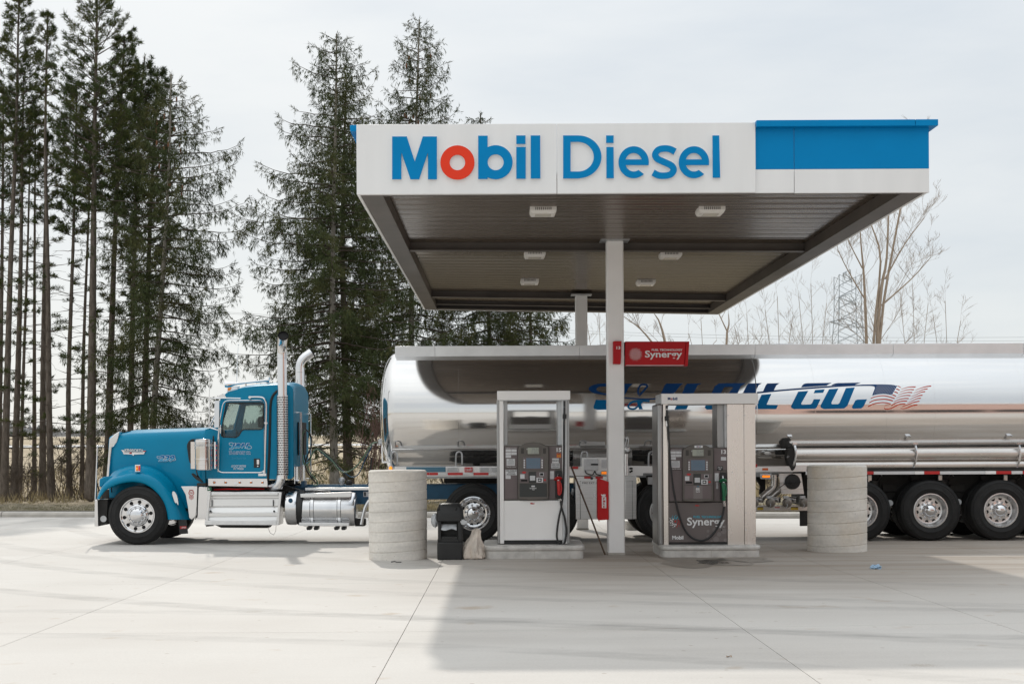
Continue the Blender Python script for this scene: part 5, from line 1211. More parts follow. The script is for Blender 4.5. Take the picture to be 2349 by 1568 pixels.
for y0, y1 in ((1138, 1160), (1268, 1292)):                    # perforated tread strips
    m = MB(); md = MB()
    for k in range(38):
        for j in range(3):
            cx = 362 + k * 8.8 + (j % 2) * 4; cy = y0 + 3 + j * 8
            if abs(cx - 427) < 14 or abs(cx - 617) < 14: continue
            z_ = P2(cx, cy, YN).z - zc; q = math.sqrt(max(0, rr * rr - z_ * z_)); p = P2(cx, cy, YN + .03 + rr - q - .006)
            m.add([p + Vector((.009 * math.cos(a), 0, .007 * math.sin(a))) for a in np.linspace(0, 6.28, 7)[:-1]], [tuple(range(6))])
    o_ = m.build('tread_holes', M['dark'], ft, sm=False); o_['kind'] = 'stuff'
MB().platev([F2([(350, 1104), (690, 1092), (706, 1100), (706, 1122), (690, 1128), (352, 1130)])], YN + .06, .3).build('tank_top_step', M['alu'], ft, bevel=.006)
MB().platev([F2([(342, 1304), (690, 1306), (690, 1328), (342, 1326)])], YN - .01, .2).build('tank_step', M['tread'], ft, bevel=.005)
for cx in (408, 458, 600, 650): MB().platev([F2(roundc([(cx - 16, 1335), (cx + 16, 1335), (cx + 14, 1356), (cx - 12, 1356)], 5))], YN + .12, .25).build('tank_cradle', M['black'], ft)
zc2 = P2(285, 1207, YN).z; r2 = (P2(285, 1088, YN).z - P2(285, 1328, YN).z) / 2
dt = drum('fluid_tank', P2(236, 1200, YN).x, P2(322, 1200, YN).x, zc2, r2, YN + r2 + .03, 'chrome_soft')
MB().lathe((P2(322, 1200, YN).x, YN + r2 + .03, zc2), (1, 0, 0), [(r2 + .004, 0), (r2 + .01, .01), (r2 + .01, .09), (r2, .1), (0, .1)], 40).build('tank_band', M['black'], dt)
MB().lathe(P2(283, 1150, YN + .03 + .03), (0, -1, -.0), [(.035, -.02), (.04, .01), (.034, .028), (0, .032)], 20).build('filler_cap', M['frame_blue'], dt)
# frame, deck, fifth wheel
for yy in (YC - .43, YC + .35): MB().box(P1(300, 0, YC).x, dx + 2.2, yy, yy + .08, .74, 1.00).build('chassis_rail', M['frame_blue'], tr)
fr_ = MB().boxv(*F2(728, 1078), *F2(832, 1176), YC - .62, .03).build('frame_plate', M['frame_blue'], tr)
MB().boxv(*F2(385, 1062), *F2(830, 1078), YC - .75, 1.5).build('deck_plate', M['tread'], tr)
MB().boxv(*F2(790, 1088), *F2(826, 1124), YC - .626, .005).build('warning_label', M['label'], fr_); MB().boxv(*F2(795, 1092), *F2(808, 1120), YC - .63, .004).build('label_mark', M['ink'], fr_)
for cx, cy in ((745, 1095), (745, 1160), (775, 1095), (775, 1160)): MB().ball(P2(cx, cy, YC - .625), .014, 5).build('bolt', M['frame_blue'], fr_)
MB().box(dx - .55, dx + 1.0, YC - .3, YC + .3, 1.02, 1.16).build('fifth_wheel', M['dark'], tr, bevel=.03)
m = MB().tube([P2(x, y, YN + .06) for x, y in smooth([(832, 1150), (812, 1180), (797, 1220), (785, 1270), (776, 1318)], 4)], .03, 8); m.build('quarter_fender', M['chrome_soft'], tr)
rows = [[P2(x, y, YN + .04 + d_) for d_ in (0, .3, .6)] for x, y in smooth([(870, 1110), (832, 1150), (812, 1180), (797, 1220), (785, 1270), (776, 1318)], 4)]
MB().grid(rows).mirror(YC).build('quarter_fender', M['chrome_soft'], tr)
MB().boxv(*F2(728, 1280), *F2(800, 1330), YN + .3, .3).build('fender_bracket', M['dark'], tr, bevel=.02)
for a, b, mt in ((640, 1000, 'galv'), (690, 1020, 'dark')): MB().cyl(P2(a, b, 25.9), P2(a, b + 60, 25.9), .03).ball(P2(a, b + 10, 25.9), .06, 8).build('air_fitting', M[mt], tr)
# underbody dark mass and exhaust bottom
MB().box(P1(160, 0, YC).x, P1(800, 0, YC).x, YC - .45, YC + .45, .55, .95).box(P1(800, 0, YC).x, P2(330, 0, YC).x, YC - .8, YC + .8, .62, 1.0).build('engine_block', M['dark'], tr)
MB().tube([P1(900, 1075, 25.3), P1(1000, 1070, 25.2), P1(1060, 1072, 25.2), P1(1130, 1068, 25.25), P1(1250, 1070, 25.3)], .012, 6).build('red_cable', M['fire_red'], tr)
# air lines: tractor to trailer
def line(pts, r_, mt, D): MB().tube([P2(a, b, D + (c if c else 0)) for a, b, c in smooth([(p[0], p[1], p[2] if len(p) > 2 else 0) for p in pts], 6)], r_, 7).build('air_line', M[mt], tr)
line([(385, 660, 0), (365, 700, 0), (362, 800, -.1), (380, 900, -.1), (415, 880, 0), (435, 820, .05), (470, 795, .1), (560, 860, .1), (640, 950, .05), (720, 930, 0), (790, 850, 0), (845, 760, 0), (885, 745, .1)], .013, 'hose_green', 25.75)
line([(390, 655, .1), (420, 690, 0), (430, 760, 0), (400, 840, -.1), (385, 900, 0), (400, 950, 0), (460, 1030, 0)], .013, 'hose', 25.8)
line([(380, 670, 0), (372, 760, 0), (390, 880, 0), (440, 820, .1), (480, 790, .1), (560, 850, .1), (650, 960, .1), (690, 1030, .1), (760, 1060, 0), (820, 1040, 0), (850, 850, .1)], .012, 'hose', 25.95)
line([(395, 900, 0), (420, 960, 0), (465, 1010, 0), (470, 1040, 0), (440, 1045, 0)], .011, 'hose_green', 25.7)
line([(470, 795, .2), (600, 900, .2), (700, 985, .2), (760, 960, .2), (800, 870, .2), (850, 770, .2)], .010, 'frame_blue', 25.9)
line([(240, 1040, 0), (290, 1060, 0), (340, 1075, 0), (380, 1090, 0), (480, 1085, 0), (560, 1090, 0)], .016, 'hose', 25.3)
MB().boxv(*F2(368, 900), *F2(384, 1050), 25.9, .05).build('hose_mast', M['chrome_soft'], tr)
MB().boxv(*F2(355, 1015), *F2(380, 1060), 25.6, .3).build('mast_foot', M['frame_blue'], tr)

# ------------------------------------------------------------------ tank trailer
tl = thing('tank_trailer', 'polished aluminium tank trailer lettered J&H Oil Co. with waving flag', 'tank trailer', (4, YC, 0))
TA, TB, TBL, TZ = 1.2, 1.13, 1.16, 2.30                                # half width, half height, height of the axis
YT = YC
def tank_hit(vx, vy, off=0.0):
    lo, hi = 24.6, YT
    for _ in range(40):
        md = (lo + hi) / 2; p = V(vx, vy, md)
        if ((md - YT) / (TA + off)) ** 2 + ((p.z - TZ) / ((TB if p.z > TZ else TBL) + off)) ** 2 > 1: lo = md
        else: hi = md
    return V(vx, vy, hi)
xh = vx_x(905, 25.9); xe = 15.5
prof = []
for i in range(9): a = math.pi / 2 * i / 8; prof.append((math.sin(a) if i else 0, -.26 * math.cos(a) ** 1.0))
prof = [(max(1e-4, r_), xh + .07 - .31 * (1 - r_ ** 3.6) ** .5) for r_ in (0, .15, .3, .45, .58, .69, .78, .85, .905, .94, .965, .985, .996, 1.0)] + [(1.0, xe), (.9, xe + .2), (.5, xe + .28), (0.001, xe + .3)]
n = 120
def ell(k, a): return (YT + TA * k * math.cos(a), TZ + (TB if math.sin(a) > 0 else TBL) * k * math.sin(a))
rows = [[(x, *ell(k, 2 * math.pi * j / n)) for j in range(n)] for k, x in prof]
shell = MB().grid(rows, True).build('tank_shell', M['tank'], tl, ang=60)
for vx in (1052, 1345, 1568, 1737, 1871, 2035, 2146, 2347):
    x = vx_x(vx, YN + .05); big = vx in (1737,)
    w_ = .010 if big else .004; h_ = .006 if big else .0018
    rows = [[(x + d_, *[q for q in (YT + (TA + o) * math.cos(2 * math.pi * j / n), TZ + ((TB if j < n / 2 else TBL) + o) * math.sin(2 * math.pi * j / n))]) for j in range(n)] for d_, o in ((-w_, -.002), (-w_ * .6, h_), (w_ * .6, h_), (w_, -.002))]
    MB().grid(rows, True).build('weld_seam', M['tank'], tl, ang=60)
# long low seam along the flank
m = MB(); 
pts = [tank_hit(vx, F4(0, 596)[1], .004) for vx in (900, 1200, 1600, 2000, 2400)]
MB().tube(pts, .006, 6).build('flank_seam', M['tank'], tl)
# top rail (overturn rail) both sides
for s in (1, -1):
    yy = YT - .52; cuts = [907, 999, 1330, 1733, 2050, 2349, 2700]
    for a, b in zip(cuts, cuts[1:]):
        za, zb_ = V(1146, 792.5, yy).z, V(1146, 820.5, yy).z
        m = MB().box(vx_x(a, yy) + .002, vx_x(b, yy) - .002, yy, yy + .02, zb_, za).box(vx_x(a, yy) + .002, vx_x(b, yy) - .002, yy - .03, yy - .001, zb_ - .02, zb_ + .004)
        if s < 0: m.map(lambda v: Vector((v.x, 2 * YT - v.y, v.z)))
        m.build('top_rail', M['rail_alu'], tl, bevel=.004)
zt_ = V(1146, 792.5, YT - .52).z
MB().box(vx_x(910, 26), 15, YT - .49, YT + .49, TZ + TB - .02, TZ + TB + .02).build('walkway', M['galv'], tl)
for x in (2.0, 5.2, 8.2): MB().lathe((x, YT, TZ + TB), (0, 0, 1), [(.3, 0), (.3, .07), (.25, .1), (0, .11)], 24).build('manhole', M['galv'], tl)
# lettering printed on the flank
def decal(polys, mt, fr=FT, off=.004, lo=None, hi=None):
    polys = [[tuple(p) for p in (fr(q))] for q in polys]
    tri = tessellate_polygon([[Vector((x, y, 0)) for x, y in q] for q in polys]); flat = [p for q in polys for p in q]
    bm = bmesh.new(); vs = [bm.verts.new((x, y, 0)) for x, y in flat]
    for t in tri:
        try: bm.faces.new([vs[i] for i in t])
        except ValueError: pass
    ymin, ymax = min(p[1] for p in flat), max(p[1] for p in flat); y = math.floor(ymin / 5) * 5 + 5
    while y < ymax:
        bmesh.ops.bisect_plane(bm, geom=bm.verts[:] + bm.edges[:] + bm.faces[:], plane_co=(0, y, 0), plane_no=(0, 1, 0)); y += 5
    bm.verts.index_update(); mb = MB().add([tank_hit(v.co.x, v.co.y, off) for v in bm.verts], [tuple(v.index for v in f.verts) for f in bm.faces]); bm.free()
    return mb
def dl(name, polys, mt, fr=FT, off=.004): return decal(polys, mt, fr, off).build(name, M[mt], tl, ang=60)
S = lambda *p: smooth(list(p), 5)
dl('letter', [S((335, 92), (260, 88), (170, 90), (112, 104), (92, 124), (112, 146), (160, 160), (235, 170), (330, 182)) + S((330, 174), (240, 160), (180, 150), (148, 136), (146, 120), (165, 110), (215, 108), (300, 112))], 'navy')
dl('letter', [[(300, 92), (388, 90), (375, 100), (362, 112), (330, 175), (262, 165)]], 'navy')
dl('letter', [[(140, 198), (222, 200), (205, 235), (250, 238), (268, 200), (318, 202), (292, 255), (282, 262), (150, 265), (128, 258), (124, 244)]], 'blue_vinyl')
# ampersand
dl('letter', [stroke(S((430, 172), (475, 120), (485, 102), (465, 95), (440, 100), (425, 125), (424, 150), (434, 172)), 12)], 'navy')
dl('letter', [stroke(S((500, 206), (440, 204), (385, 212), (358, 238), (368, 256), (400, 258), (430, 232), (455, 205)), 13)], 'blue_vinyl'); dl('letter', [[(412, 200), (432, 200), (456, 262), (430, 262)]], 'blue_vinyl')
def slab_(x0, x1, y0, y1, k=.42): return [(x0 + (262 - y0) * k, y0), (x1 + (262 - y0) * k, y0), (x1 + (262 - y1) * k, y1), (x0 + (262 - y1) * k, y1)]
dl('letter', [[(612, 90), (727, 88), (706, 102), (655, 168), (568, 176), (600, 105)]], 'navy'); dl('letter', [[(752, 90), (850, 88), (822, 100), (790, 165), (712, 170), (740, 105)]], 'navy')
dl('letter', [[(562, 190), (650, 186), (618, 262), (528, 264)]], 'blue_vinyl'); dl('letter', [[(705, 182), (788, 178), (748, 262), (668, 264)]], 'blue_vinyl'); dl('letter', [[(652, 186), (702, 183), (692, 206), (642, 208)]], 'blue_vinyl')
dl('letter', [[(968, 88), (1145, 86), (1112, 106), (1090, 158), (1022, 163), (1062, 116), (1050, 110), (1005, 112), (996, 120), (972, 167), (908, 172), (940, 105)]], 'navy')
dl('letter', [[(902, 186), (962, 180), (945, 228), (952, 236), (990, 236), (1000, 228), (1020, 174), (1084, 168), (1052, 245), (1038, 260), (885, 264), (870, 250)]], 'blue_vinyl')
dl('letter', [[(1164, 88), (1253, 86), (1232, 100), (1210, 150), (1124, 157), (1152, 102)]], 'navy'); dl('letter', [[(1118, 170), (1202, 164), (1164, 260), (1080, 262)]], 'blue_vinyl')
dl('letter', [[(1290, 88), (1372, 86), (1352, 100), (1332, 140), (1258, 150), (1280, 100)]], 'navy'); dl('letter', [[(1252, 164), (1318, 158), (1286, 230), (1363, 233), (1350, 260), (1207, 260), (1212, 248)]], 'blue_vinyl')
dl('letter', [S((1518, 114), (1528, 98), (1548, 88), (1600, 86)) + [(1722, 84), (1696, 96), (1690, 102)]], 'navy'); dl('letter', [[(1498, 143), (1566, 138), (1518, 222), (1522, 230), (1580, 228), (1590, 222), (1603, 194), (1648, 194), (1622, 250), (1608, 258), (1470, 260), (1452, 252), (1450, 240)]], 'blue_vinyl'); dl('letter', [[(1612, 132), (1676, 127), (1666, 150), (1602, 153)]], 'blue_vinyl')
dl('letter', [S((1720, 101), (1735, 92), (1760, 86), (1800, 85)) + [(1918, 82), (1895, 90), (1878, 96)]], 'navy'); dl('letter', [[(1705, 127), (1768, 122), (1720, 218), (1724, 227), (1764, 227), (1775, 220), (1818, 119), (1878, 115), (1828, 238), (1806, 256), (1672, 260), (1650, 250), (1648, 236)]], 'blue_vinyl')
dl('letter', [[(1882, 202), (1896, 196), (1960, 194), (1936, 244), (1920, 256), (1868, 258), (1858, 248)]], 'blue_vinyl')
dl('swoosh', [S((215, 164), (330, 180), (450, 188), (560, 186), (800, 176), (1135, 152), (1400, 128), (1700, 105), (1850, 98), (2000, 96), (2040, 96)) + S((2040, 108), (1990, 104), (1850, 106), (1700, 115), (1400, 138), (1135, 163), (800, 186), (560, 195), (450, 197), (330, 188), (215, 170))], 'navy')
# flag
dl('flag_canton', [S((300, 372), (500, 370), (700, 366), (900, 366), (1080, 376), (1230, 402)) + [(1090, 642)] + S((1090, 642), (960, 618), (850, 612), (720, 624), (580, 656)) + S((580, 656), (622, 540), (652, 460), (630, 420), (560, 405), (400, 400), (300, 402))], 'navy', FF, .005)
m = MB()
for r_ in range(9):
    t = r_ / 8; nst = 7 if r_ % 2 == 0 else 6
    for k in range(nst):
        q = (k + (0 if r_ % 2 == 0 else .5)) / 6
        cx = 716 + (640 - 716) * t + q * (1186 - 716 + (1070 - 640 - (1186 - 716)) * t); cy = 400 + (618 - 400) * t - 26 * math.sin(math.pi * min(1, q * .9 + .1)) + 10 * q - 6
        pts = [(cx + (17 if j % 2 == 0 else 7.5) * math.sin(math.pi * j / 5 + .3), cy - (15 if j % 2 == 0 else 6.5) * math.cos(math.pi * j / 5 + .3)) for j in range(10)]
        m.add([tank_hit(*FF(*p), .008) for p in pts], [tuple(range(10))])
st_ = m.build('flag_stars', M['white_ink'], tl, sm=False); st_['kind'] = 'stuff'
for pts, w0, w1 in (
    ([(545, 735), (650, 690), (860, 660), (1010, 685), (1165, 735)], 20, 24), ([(505, 845), (640, 780), (860, 755), (1000, 765), (1118, 798)], 24, 30), ([(475, 945), (620, 875), (830, 842), (950, 850), (1062, 878)], 28, 26),
    ([(1243, 408), (1290, 425), (1330, 455)], 16, 8), ([(1205, 482), (1250, 495), (1296, 520)], 24, 20), ([(1160, 556), (1205, 572), (1250, 596)], 26, 22), ([(1112, 638), (1158, 655), (1200, 678)], 26, 24),
    ([(1340, 492), (1480, 448), (1600, 430), (1712, 432)], 8, 24), ([(1305, 568), (1440, 520), (1560, 500), (1668, 504)], 8, 24), ([(1258, 642), (1400, 595), (1520, 575), (1622, 580)], 8, 26), ([(1208, 722), (1350, 672), (1480, 654), (1578, 658)], 8, 26), ([(1145, 825), (1270, 765), (1420, 734), (1532, 736)], 14, 26), ([(1080, 918), (1200, 850), (1360, 805), (1490, 802)], 26, 28),
    ([(895, 985), (930, 1010), (1000, 1008), (1100, 980), (1250, 900), (1350, 876), (1446, 876)], 26, 28), ([(910, 900), (940, 888), (990, 890)], 6, 8), ([(892, 945), (940, 920), (1020, 918)], 8, 10),
    ([(1712, 518), (1850, 462), (1980, 425), (2118, 408)], 8, 26), ([(1665, 590), (1800, 545), (1920, 495), (2024, 482)], 8, 24), ([(1608, 680), (1740, 625), (1860, 570), (1962, 552)], 8, 26), ([(1562, 762), (1680, 705), (1800, 662), (1890, 648)], 8, 30), ([(1495, 856), (1620, 800), (1750, 738), (1848, 728)], 10, 26), ([(1370, 945), (1480, 905), (1650, 840), (1810, 804)], 20, 30), ([(1318, 988), (1380, 1000), (1480, 985), (1620, 925), (1756, 898)], 10, 36)):
    dl('flag_stripe', [stroke(smooth(pts, 4), (w0, w1))], 'flag_red', FF, .0055)
# rub rail with tape, frame
def rail(vx0, vy0, vx1, vy1, mt, D=YN + .015, th=.03, name='rub_rail'): return MB().boxv(vx0, vy0, vx1, vy1, D, th).build(name, M[mt], tl, bevel=.002)
MB().platev([[(905, 1069), (1475, 1069), (1475, 1090), (905, 1092)]], YN + .03, .10).build('side_sill', M['white'], tl)
MB().platev([[(1475, 1072), (1850, 1068), (1850, 1081), (1475, 1084)]], YN + .03, .10).build('side_sill', M['alu'], tl)
rail(932, 1070.5, 1022, 1082, 'rail_blue', name='blue_panel')
rl = F3; 
for a, b, mt in ((905, 979, 'tape_red'), (979, 985, 'tape_red'), (985, 1005, 'tape_red'), (1005, 1027, 'tape_white'), (1027, 1062, 'tape_red'), (1062, 1086, 'tape_white'), (1086, 1121, 'tape_red'), (1121, 1150, 'tape_white')): rail(a + .3, 1083.5, b - .3, 1089, mt, YN + .012, .018, 'reflective_tape')
rail(*F4(770, 733), *F4(830, 753), 'tape_red', YN + .012, .02, 'reflective_tape')
pl_ = rail(*F3(748, 862), *F3(800, 893), 'tape_red', YN + .01, .02, 'maker_plate'); textv(MB(), 'Scientific', *F3(752, 866), *F3(796, 886), at(YN + .006), bold=.0, shear=.3).build('lettering', M['white_ink'], tl, sm=False)
for x0, x1 in ((630, 705), (845, 915), (918, 1000)):
    rail(*F3(x0, 862), *F3(x1, 892), 'label', YN + .01, .02, 'placard'); m = MB()
    for k in range(3): m.boxv(*F3(x0 + 8, 868 + k * 8), *F3(x1 - 8, 871 + k * 8), YN + .0085, .002)
    m.build('placard_lines', M['grey_ink'], tl)
rail(1733, 1064, 1737, 1071, 'tape_red', YN + .012, .02, 'reflective_tape'); rail(1749, 1073, 1762, 1078, 'orange', YN + .012, .02, 'side_reflector')
for a, b, mt in ((1984, 2004, 'tape_red'), (2004, 2098, 'tape_white'), (2098, 2120, 'white'), (2120, 2156, 'tape_red'), (2156, 2260, 'tape_white'), (2260, 2285, 'white'), (2285, 2320, 'tape_red'), (2320, 2346, 'tape_white'), (2346, 2380, 'tape_red'), (2380, 2700, 'tape_white'), (1848, 1984, 'tape_white')):
    y0 = 1080.5 - (a - 1984) * .0028; rail(a + .25, y0, b - .25, y0 + 7, mt, YN + .0, .03, 'reflective_tape')
MB().box(vx_x(1848, YN), 15, YN + .031, YN + .10, V(2100, 1086, YN).z, V(2100, 1074, YN).z).build('rear_sill', M['dark'], tl)
MB().box(vx_x(1840, YN), 15, YC - .55, YC + .55, 1.02, 1.24).build('subframe', M['dark'], tl)
MB().box(vx_x(905, YN), vx_x(1840, YN), YC - .5, YC - .4, 1.12, 1.3).box(vx_x(905, YN), vx_x(1840, YN), YC + .4, YC + .5, 1.12, 1.3).build('subframe', M['galv'], tl)
MB().box(vx_x(905, YN), vx_x(1300, YN), YC - .45, YC + .45, 1.15, 1.2).build('coupler_plate', M['dark'], tl)
MB().platev([[(905, 1069), (2700, 1066), (2700, 1078), (905, 1090)]], YFAR - .06, .04).build('far_sill', M['dark'], tl)
# hooks on the flank
for cx, cy, fr in ((712, 760, F3), (290, 760, F3), (880, 612, F4), (595, 775, F5)):
    x, y = fr(cx, cy); k = .3
    MB().tube([V(a, b, YN + .06 + c_) for a, b, c_ in smooth([(x - 7, y + 42, 0), (x - 7, y + 14, -.02), (x - 5, y + 3, -.03), (x + 1, y, -.03), (x + 6, y + 4, -.03), (x + 7, y + 16, -.03), (x + 7, y + 30, -.02)], 3)], .016, 7).build('hose_hook', M['galv'], tl)
# nose: gladhand box, lamp
MB().platev([F3([(182, 684), (205, 672), (218, 676), (214, 710), (184, 712)])], YC - .3, .3).build('gladhand_box', M['galv'], tl, bevel=.01)
MB().platev([F3([(212, 672), (232, 668), (240, 730), (268, 760), (272, 832), (208, 834), (204, 740)]), F3([(218, 690), (228, 690), (234, 740), (258, 780), (258, 822), (216, 822), (212, 740)])], YC - .55, .04).build('nose_bracket', M['chrome_soft'], tl)
for k, mt in enumerate(('yellow', 'red_ink', 'hose')): MB().tube([V(*F3(a + k * 6, b), YC - .5) for a, b in smooth([(226, 752), (240, 775), (246, 800), (262, 815)], 4)], .009, 6).build('wire', M[mt], tl)
MB().tube([V(*F3(a, b), YC - .6) for a, b in ((262, 800), (300, 850), (330, 885))], .006, 5).build('wire', M['galv'], tl)
MB().ball(V(*F3(265, 868), YN + .02), (.03, .02, .035), 8).build('nose_lamp', M['amber_lit'], tl); MB().lathe(V(*F3(265, 868), YN + .04), (0, -1, 0), [(.05, 0), (.05, .01), (.03, .016)], 16).build('lamp_base', M['galv'], tl)
# FIRE EXT INS cabinet etc.
cab = MB().boxv(*F5(88, 938), *F5(493, 1226), YN + .02, .75).build('equipment_box', M['alu'], tl, bevel=.006)
MB().boxv(*F5(120, 973), *F5(300, 1226), YN + .008, .015).build('box_door', M['alu'], cab, bevel=.004); MB().boxv(*F5(420, 973), *F5(465, 1226), YN + .008, .015).build('box_door', M['alu'], cab, bevel=.004)
MB().boxv(*F5(117, 970), *F5(121, 1226), YN + .014, .01).build('door_gap', M['ink'], cab); MB().boxv(*F5(463, 970), *F5(467, 1226), YN + .014, .01).build('door_gap', M['ink'], cab)
textv(MB(), 'FIRE EXT INSIDE', *F5(132, 978), *F5(285, 990), at(YN + .005), bold=.005).build('lettering', M['ink'], cab, sm=False)
MB().platev([F5([(205, 1065), (225, 1035), (245, 1065), (225, 1092)]), F5([(213, 1065), (225, 1046), (237, 1065), (225, 1082)])], YN + .002, .01).build('box_latch', M['chrome_soft'], cab)
for a, b, mt in ((145, 190, 'tape_red'), (190, 220, 'tape_white'), (220, 270, 'tape_red')): MB().boxv(*F5(a, 941), *F5(b, 956), YN + .008, .012).build('reflective_tape', M[mt], cab)
MB().cyl(V(*F5(195, 953), YN + .004), V(*F5(195, 953), YN + .02), .025).build('box_lock', M['black'], cab)
jb = MB().boxv(*F5(130, 815), *F5(300, 935), YN + .0, .12).build('control_panel', M['white'], tl, bevel=.006); MB().boxv(*F5(142, 824), *F5(238, 900), YN - .03, .05).build('control_box', M['label'], jb, bevel=.006)
MB().boxv(*F5(190, 856), *F5(238, 866), YN - .045, .02).build('box_handle', M['black'], jb, bevel=.004); MB().boxv(*F5(260, 830), *F5(300, 886), YN - .004, .006).build('placard', M['label'], jb)
MB().tube([V(*F5(a, b), YN - .03) for a, b in smooth([(150, 900), (160, 920), (200, 930), (215, 905), (225, 925), (258, 935)], 4)], .011, 6).build('cable', M['black'], jb)
MB().platev([F5(rrect(252, 902, 305, 932, 12))], YN - .02, .03).build('lamp_base', M['galv'], tl)
def led(fr, x0, y0, x1, y1, D, nx=8):
    MB().platev([fr(rrect(x0, y0, x1, y1, (y1 - y0) * .45))], D, .01).build('lamp_lens', M['led_lens'], tl); m = MB()
    for i in range(nx):
        for j in range(3): m.ball(V(*fr(x0 + (x1 - x0) * (i + 1) / (nx + 1), y0 + (y1 - y0) * (j + .8) / 3.6), D - .002), .0065, 4)
    m.build('lamp_diodes', M['amber_lit'], tl)
led(F5, 257, 906, 302, 928, YN - .026, 6)
# valves to the right of the column
MB().lathe(V(*F5(432, 765), YN), (0, -1, 0), [(.06, -.05), (.06, 0), (.045, .02), (.03, .05), (0, .05)], 16).build('vapour_valve', M['chrome_soft'], tl)
MB().tube([V(*F5(425, 790), YN + .03), V(*F5(425, 860), YN + .03), V(*F5(428, 935), YN + .03)], .035, 10).build('vapour_pipe', M['chrome_soft'], tl); MB().tube([V(*F5(a, b), YN) for a, b in smooth([(418, 740), (428, 690), (432, 675), (440, 700), (436, 740)], 4)], .008, 6).build('valve_ring', M['galv'], tl)
m = MB().platev([F5([(418, 870), (632, 872), (632, 918), (418, 918)])], YN + .02, .05); m.build('cross_sill', M['white'], tl)
for cx, cy in ((452, 888), (452, 910), (462, 888), (462, 905)): MB().cyl(V(*F5(cx, cy), YN + .012), V(*F5(cx, cy), YN + .022), .018).build('sill_hole', M['hole'], tl)
MB().boxv(*F5(570, 945), *F5(600, 995), YN + .1, .05).build('hanger', M['galv'], tl, bevel=.006)
rows = [[V(*F5(a, b), YN + .05 + d_) for d_ in (0, .25, .5)] for a, b in smooth([(575, 1095), (590, 1050), (612, 1010), (640, 985), (720, 960), (800, 975), (850, 1010)], 4)]
MB().grid(rows).mirror(YC).build('mudguard', M['chrome_soft'], tl)
# landing leg / struts
MB().tube([V(*F4(790, 910), YN + .25), V(*F4(762, 1050), YN + .25)], .03, 8).build('leg_brace', M['galv'], tl)
MB().box(vx_x(1238, YN), vx_x(1253, YN), YN + .3, YN + .42, .35, 1.1).box(vx_x(1238, YN), vx_x(1253, YN), YFAR - .42, YFAR - .3, .35, 1.1).build('landing_leg', M['galv'], tl)
# wheels of the trailer
for vx, vy in ((1530, 1178), (1974.6, 1176.5), (2135.5, 1175), (2297, 1173.5), (2458, 1172.5)):
    x = V(vx, vy, YN).x
    for far in (False, True):
        yy = YFAR if far else YN; s_ = -1 if far else 1
        z = .532 + gz(yy)
        wheel('trailer', x, yy, z, tl, far); wheel('trailer', x, yy + s_ * .60, z, tl, not far)
    MB().cyl((x, YN + .2, .53), (x, YFAR - .2, .51), .065).build('axle', M['dark'], tl)
    MB().platev([[(vx - 48, 1090), (vx - 30, 1090), (vx - 10, 1150), (vx + 30, 1165), (vx + 30, 1180), (vx - 20, 1178)]], YC - .75, .12).mirror(YC).build('suspension_arm', M['dark'], tl)
    MB().cyl((x + .35, YC - .7, .55), (x + .35, YC - .7, 1.05), .13).mirror(YC).build('air_spring', M['black'], tl)
for cx in (945, 1405, 1832): MB().boxv(*F7(cx - 12, 912), *F7(cx + 14, 962), YN + .45, .05).build('hanger', M['tube_alu'], tl, bevel=.006)
for cx in (1000, 1468, 1912): MB().tube([V(*F7(cx + 22, 915), YN + .35), V(*F7(cx - 18, 955), YN + .55)], .016, 6).build('brace_rod', M['tube_alu'], tl)
for cx, cy in ((1077, 1095), (1524, 1088)): MB().cyl(V(*F7(cx, cy), YN + .42), V(*F7(cx, cy), YN + .5), .055).cyl(V(*F7(cx, cy), YN + .40), V(*F7(cx, cy), YN + .42), .025).build('pivot_bolt', M['galv'], tl)
for cx in (1078, 1520): MB().boxv(*F7(cx - 50, 975), *F7(cx + 45, 1022), YN + .6, .05).build('suspension_plate', M['dark'], tl, bevel=.01)
MB().box(vx_x(1860, YN), 15, YC - .45, YC + .45, .6, 1.03).build('suspension_frame', M['dark'], tl)
MB().box(vx_x(1862, YN), 15, YN + .66, YN + .70, .70, 1.24).build('dark_fill_plate', M['dark'], tl)  # added plate, keeps the space below the tank as dark as deep shade
# hose tubes
xa = vx_x(1813, YN)
for vy, r_, dd in ((1039, .118, .02), (1064.5, .085, .035)):
    p = V(2100, vy + 2.0, YN + r_ + dd); x0 = V(F7(438, 0)[0], vy, YN + .1).x
    MB().cyl((x0, p.y, p.z), (15, p.y, p.z), r_, n=32).build('hose_tube', M['tube_alu'], tl)
MB().platev([F7(roundc([(412, 742), (440, 735), (470, 740), (462, 860), (440, 888), (418, 850), (405, 800)], 10))], YN + .01, .24).build('tube_cap', M['dark'], tl, bevel=.01)
MB().tube([V(*F7(a, b), YN - .0) for a, b in ((404, 796), (412, 785), (420, 790), (404, 800))], .006, 5).build('cap_ring', M['galv'], tl)
for cx in (455, 1243, 1920):
    MB().tube([V(*F7(a, b), D) for a, b, D in ((cx + 10, 705, YN + .06), (cx - 2, 712, YN + .02), (cx + 4, 735, YN - .01), (cx + 8, 775, YN - .0), (cx + 3, 815, YN + .0), (cx - 8, 850, YN + .02), (cx - 14, 862, YN + .05))], .02, 6).build('tube_clamp', M['chrome_soft'], tl)
    MB().boxv(*F7(cx - 14, 700), *F7(cx + 16, 712), YN - .01, .06).build('clamp_bolt', M['chrome_soft'], tl)
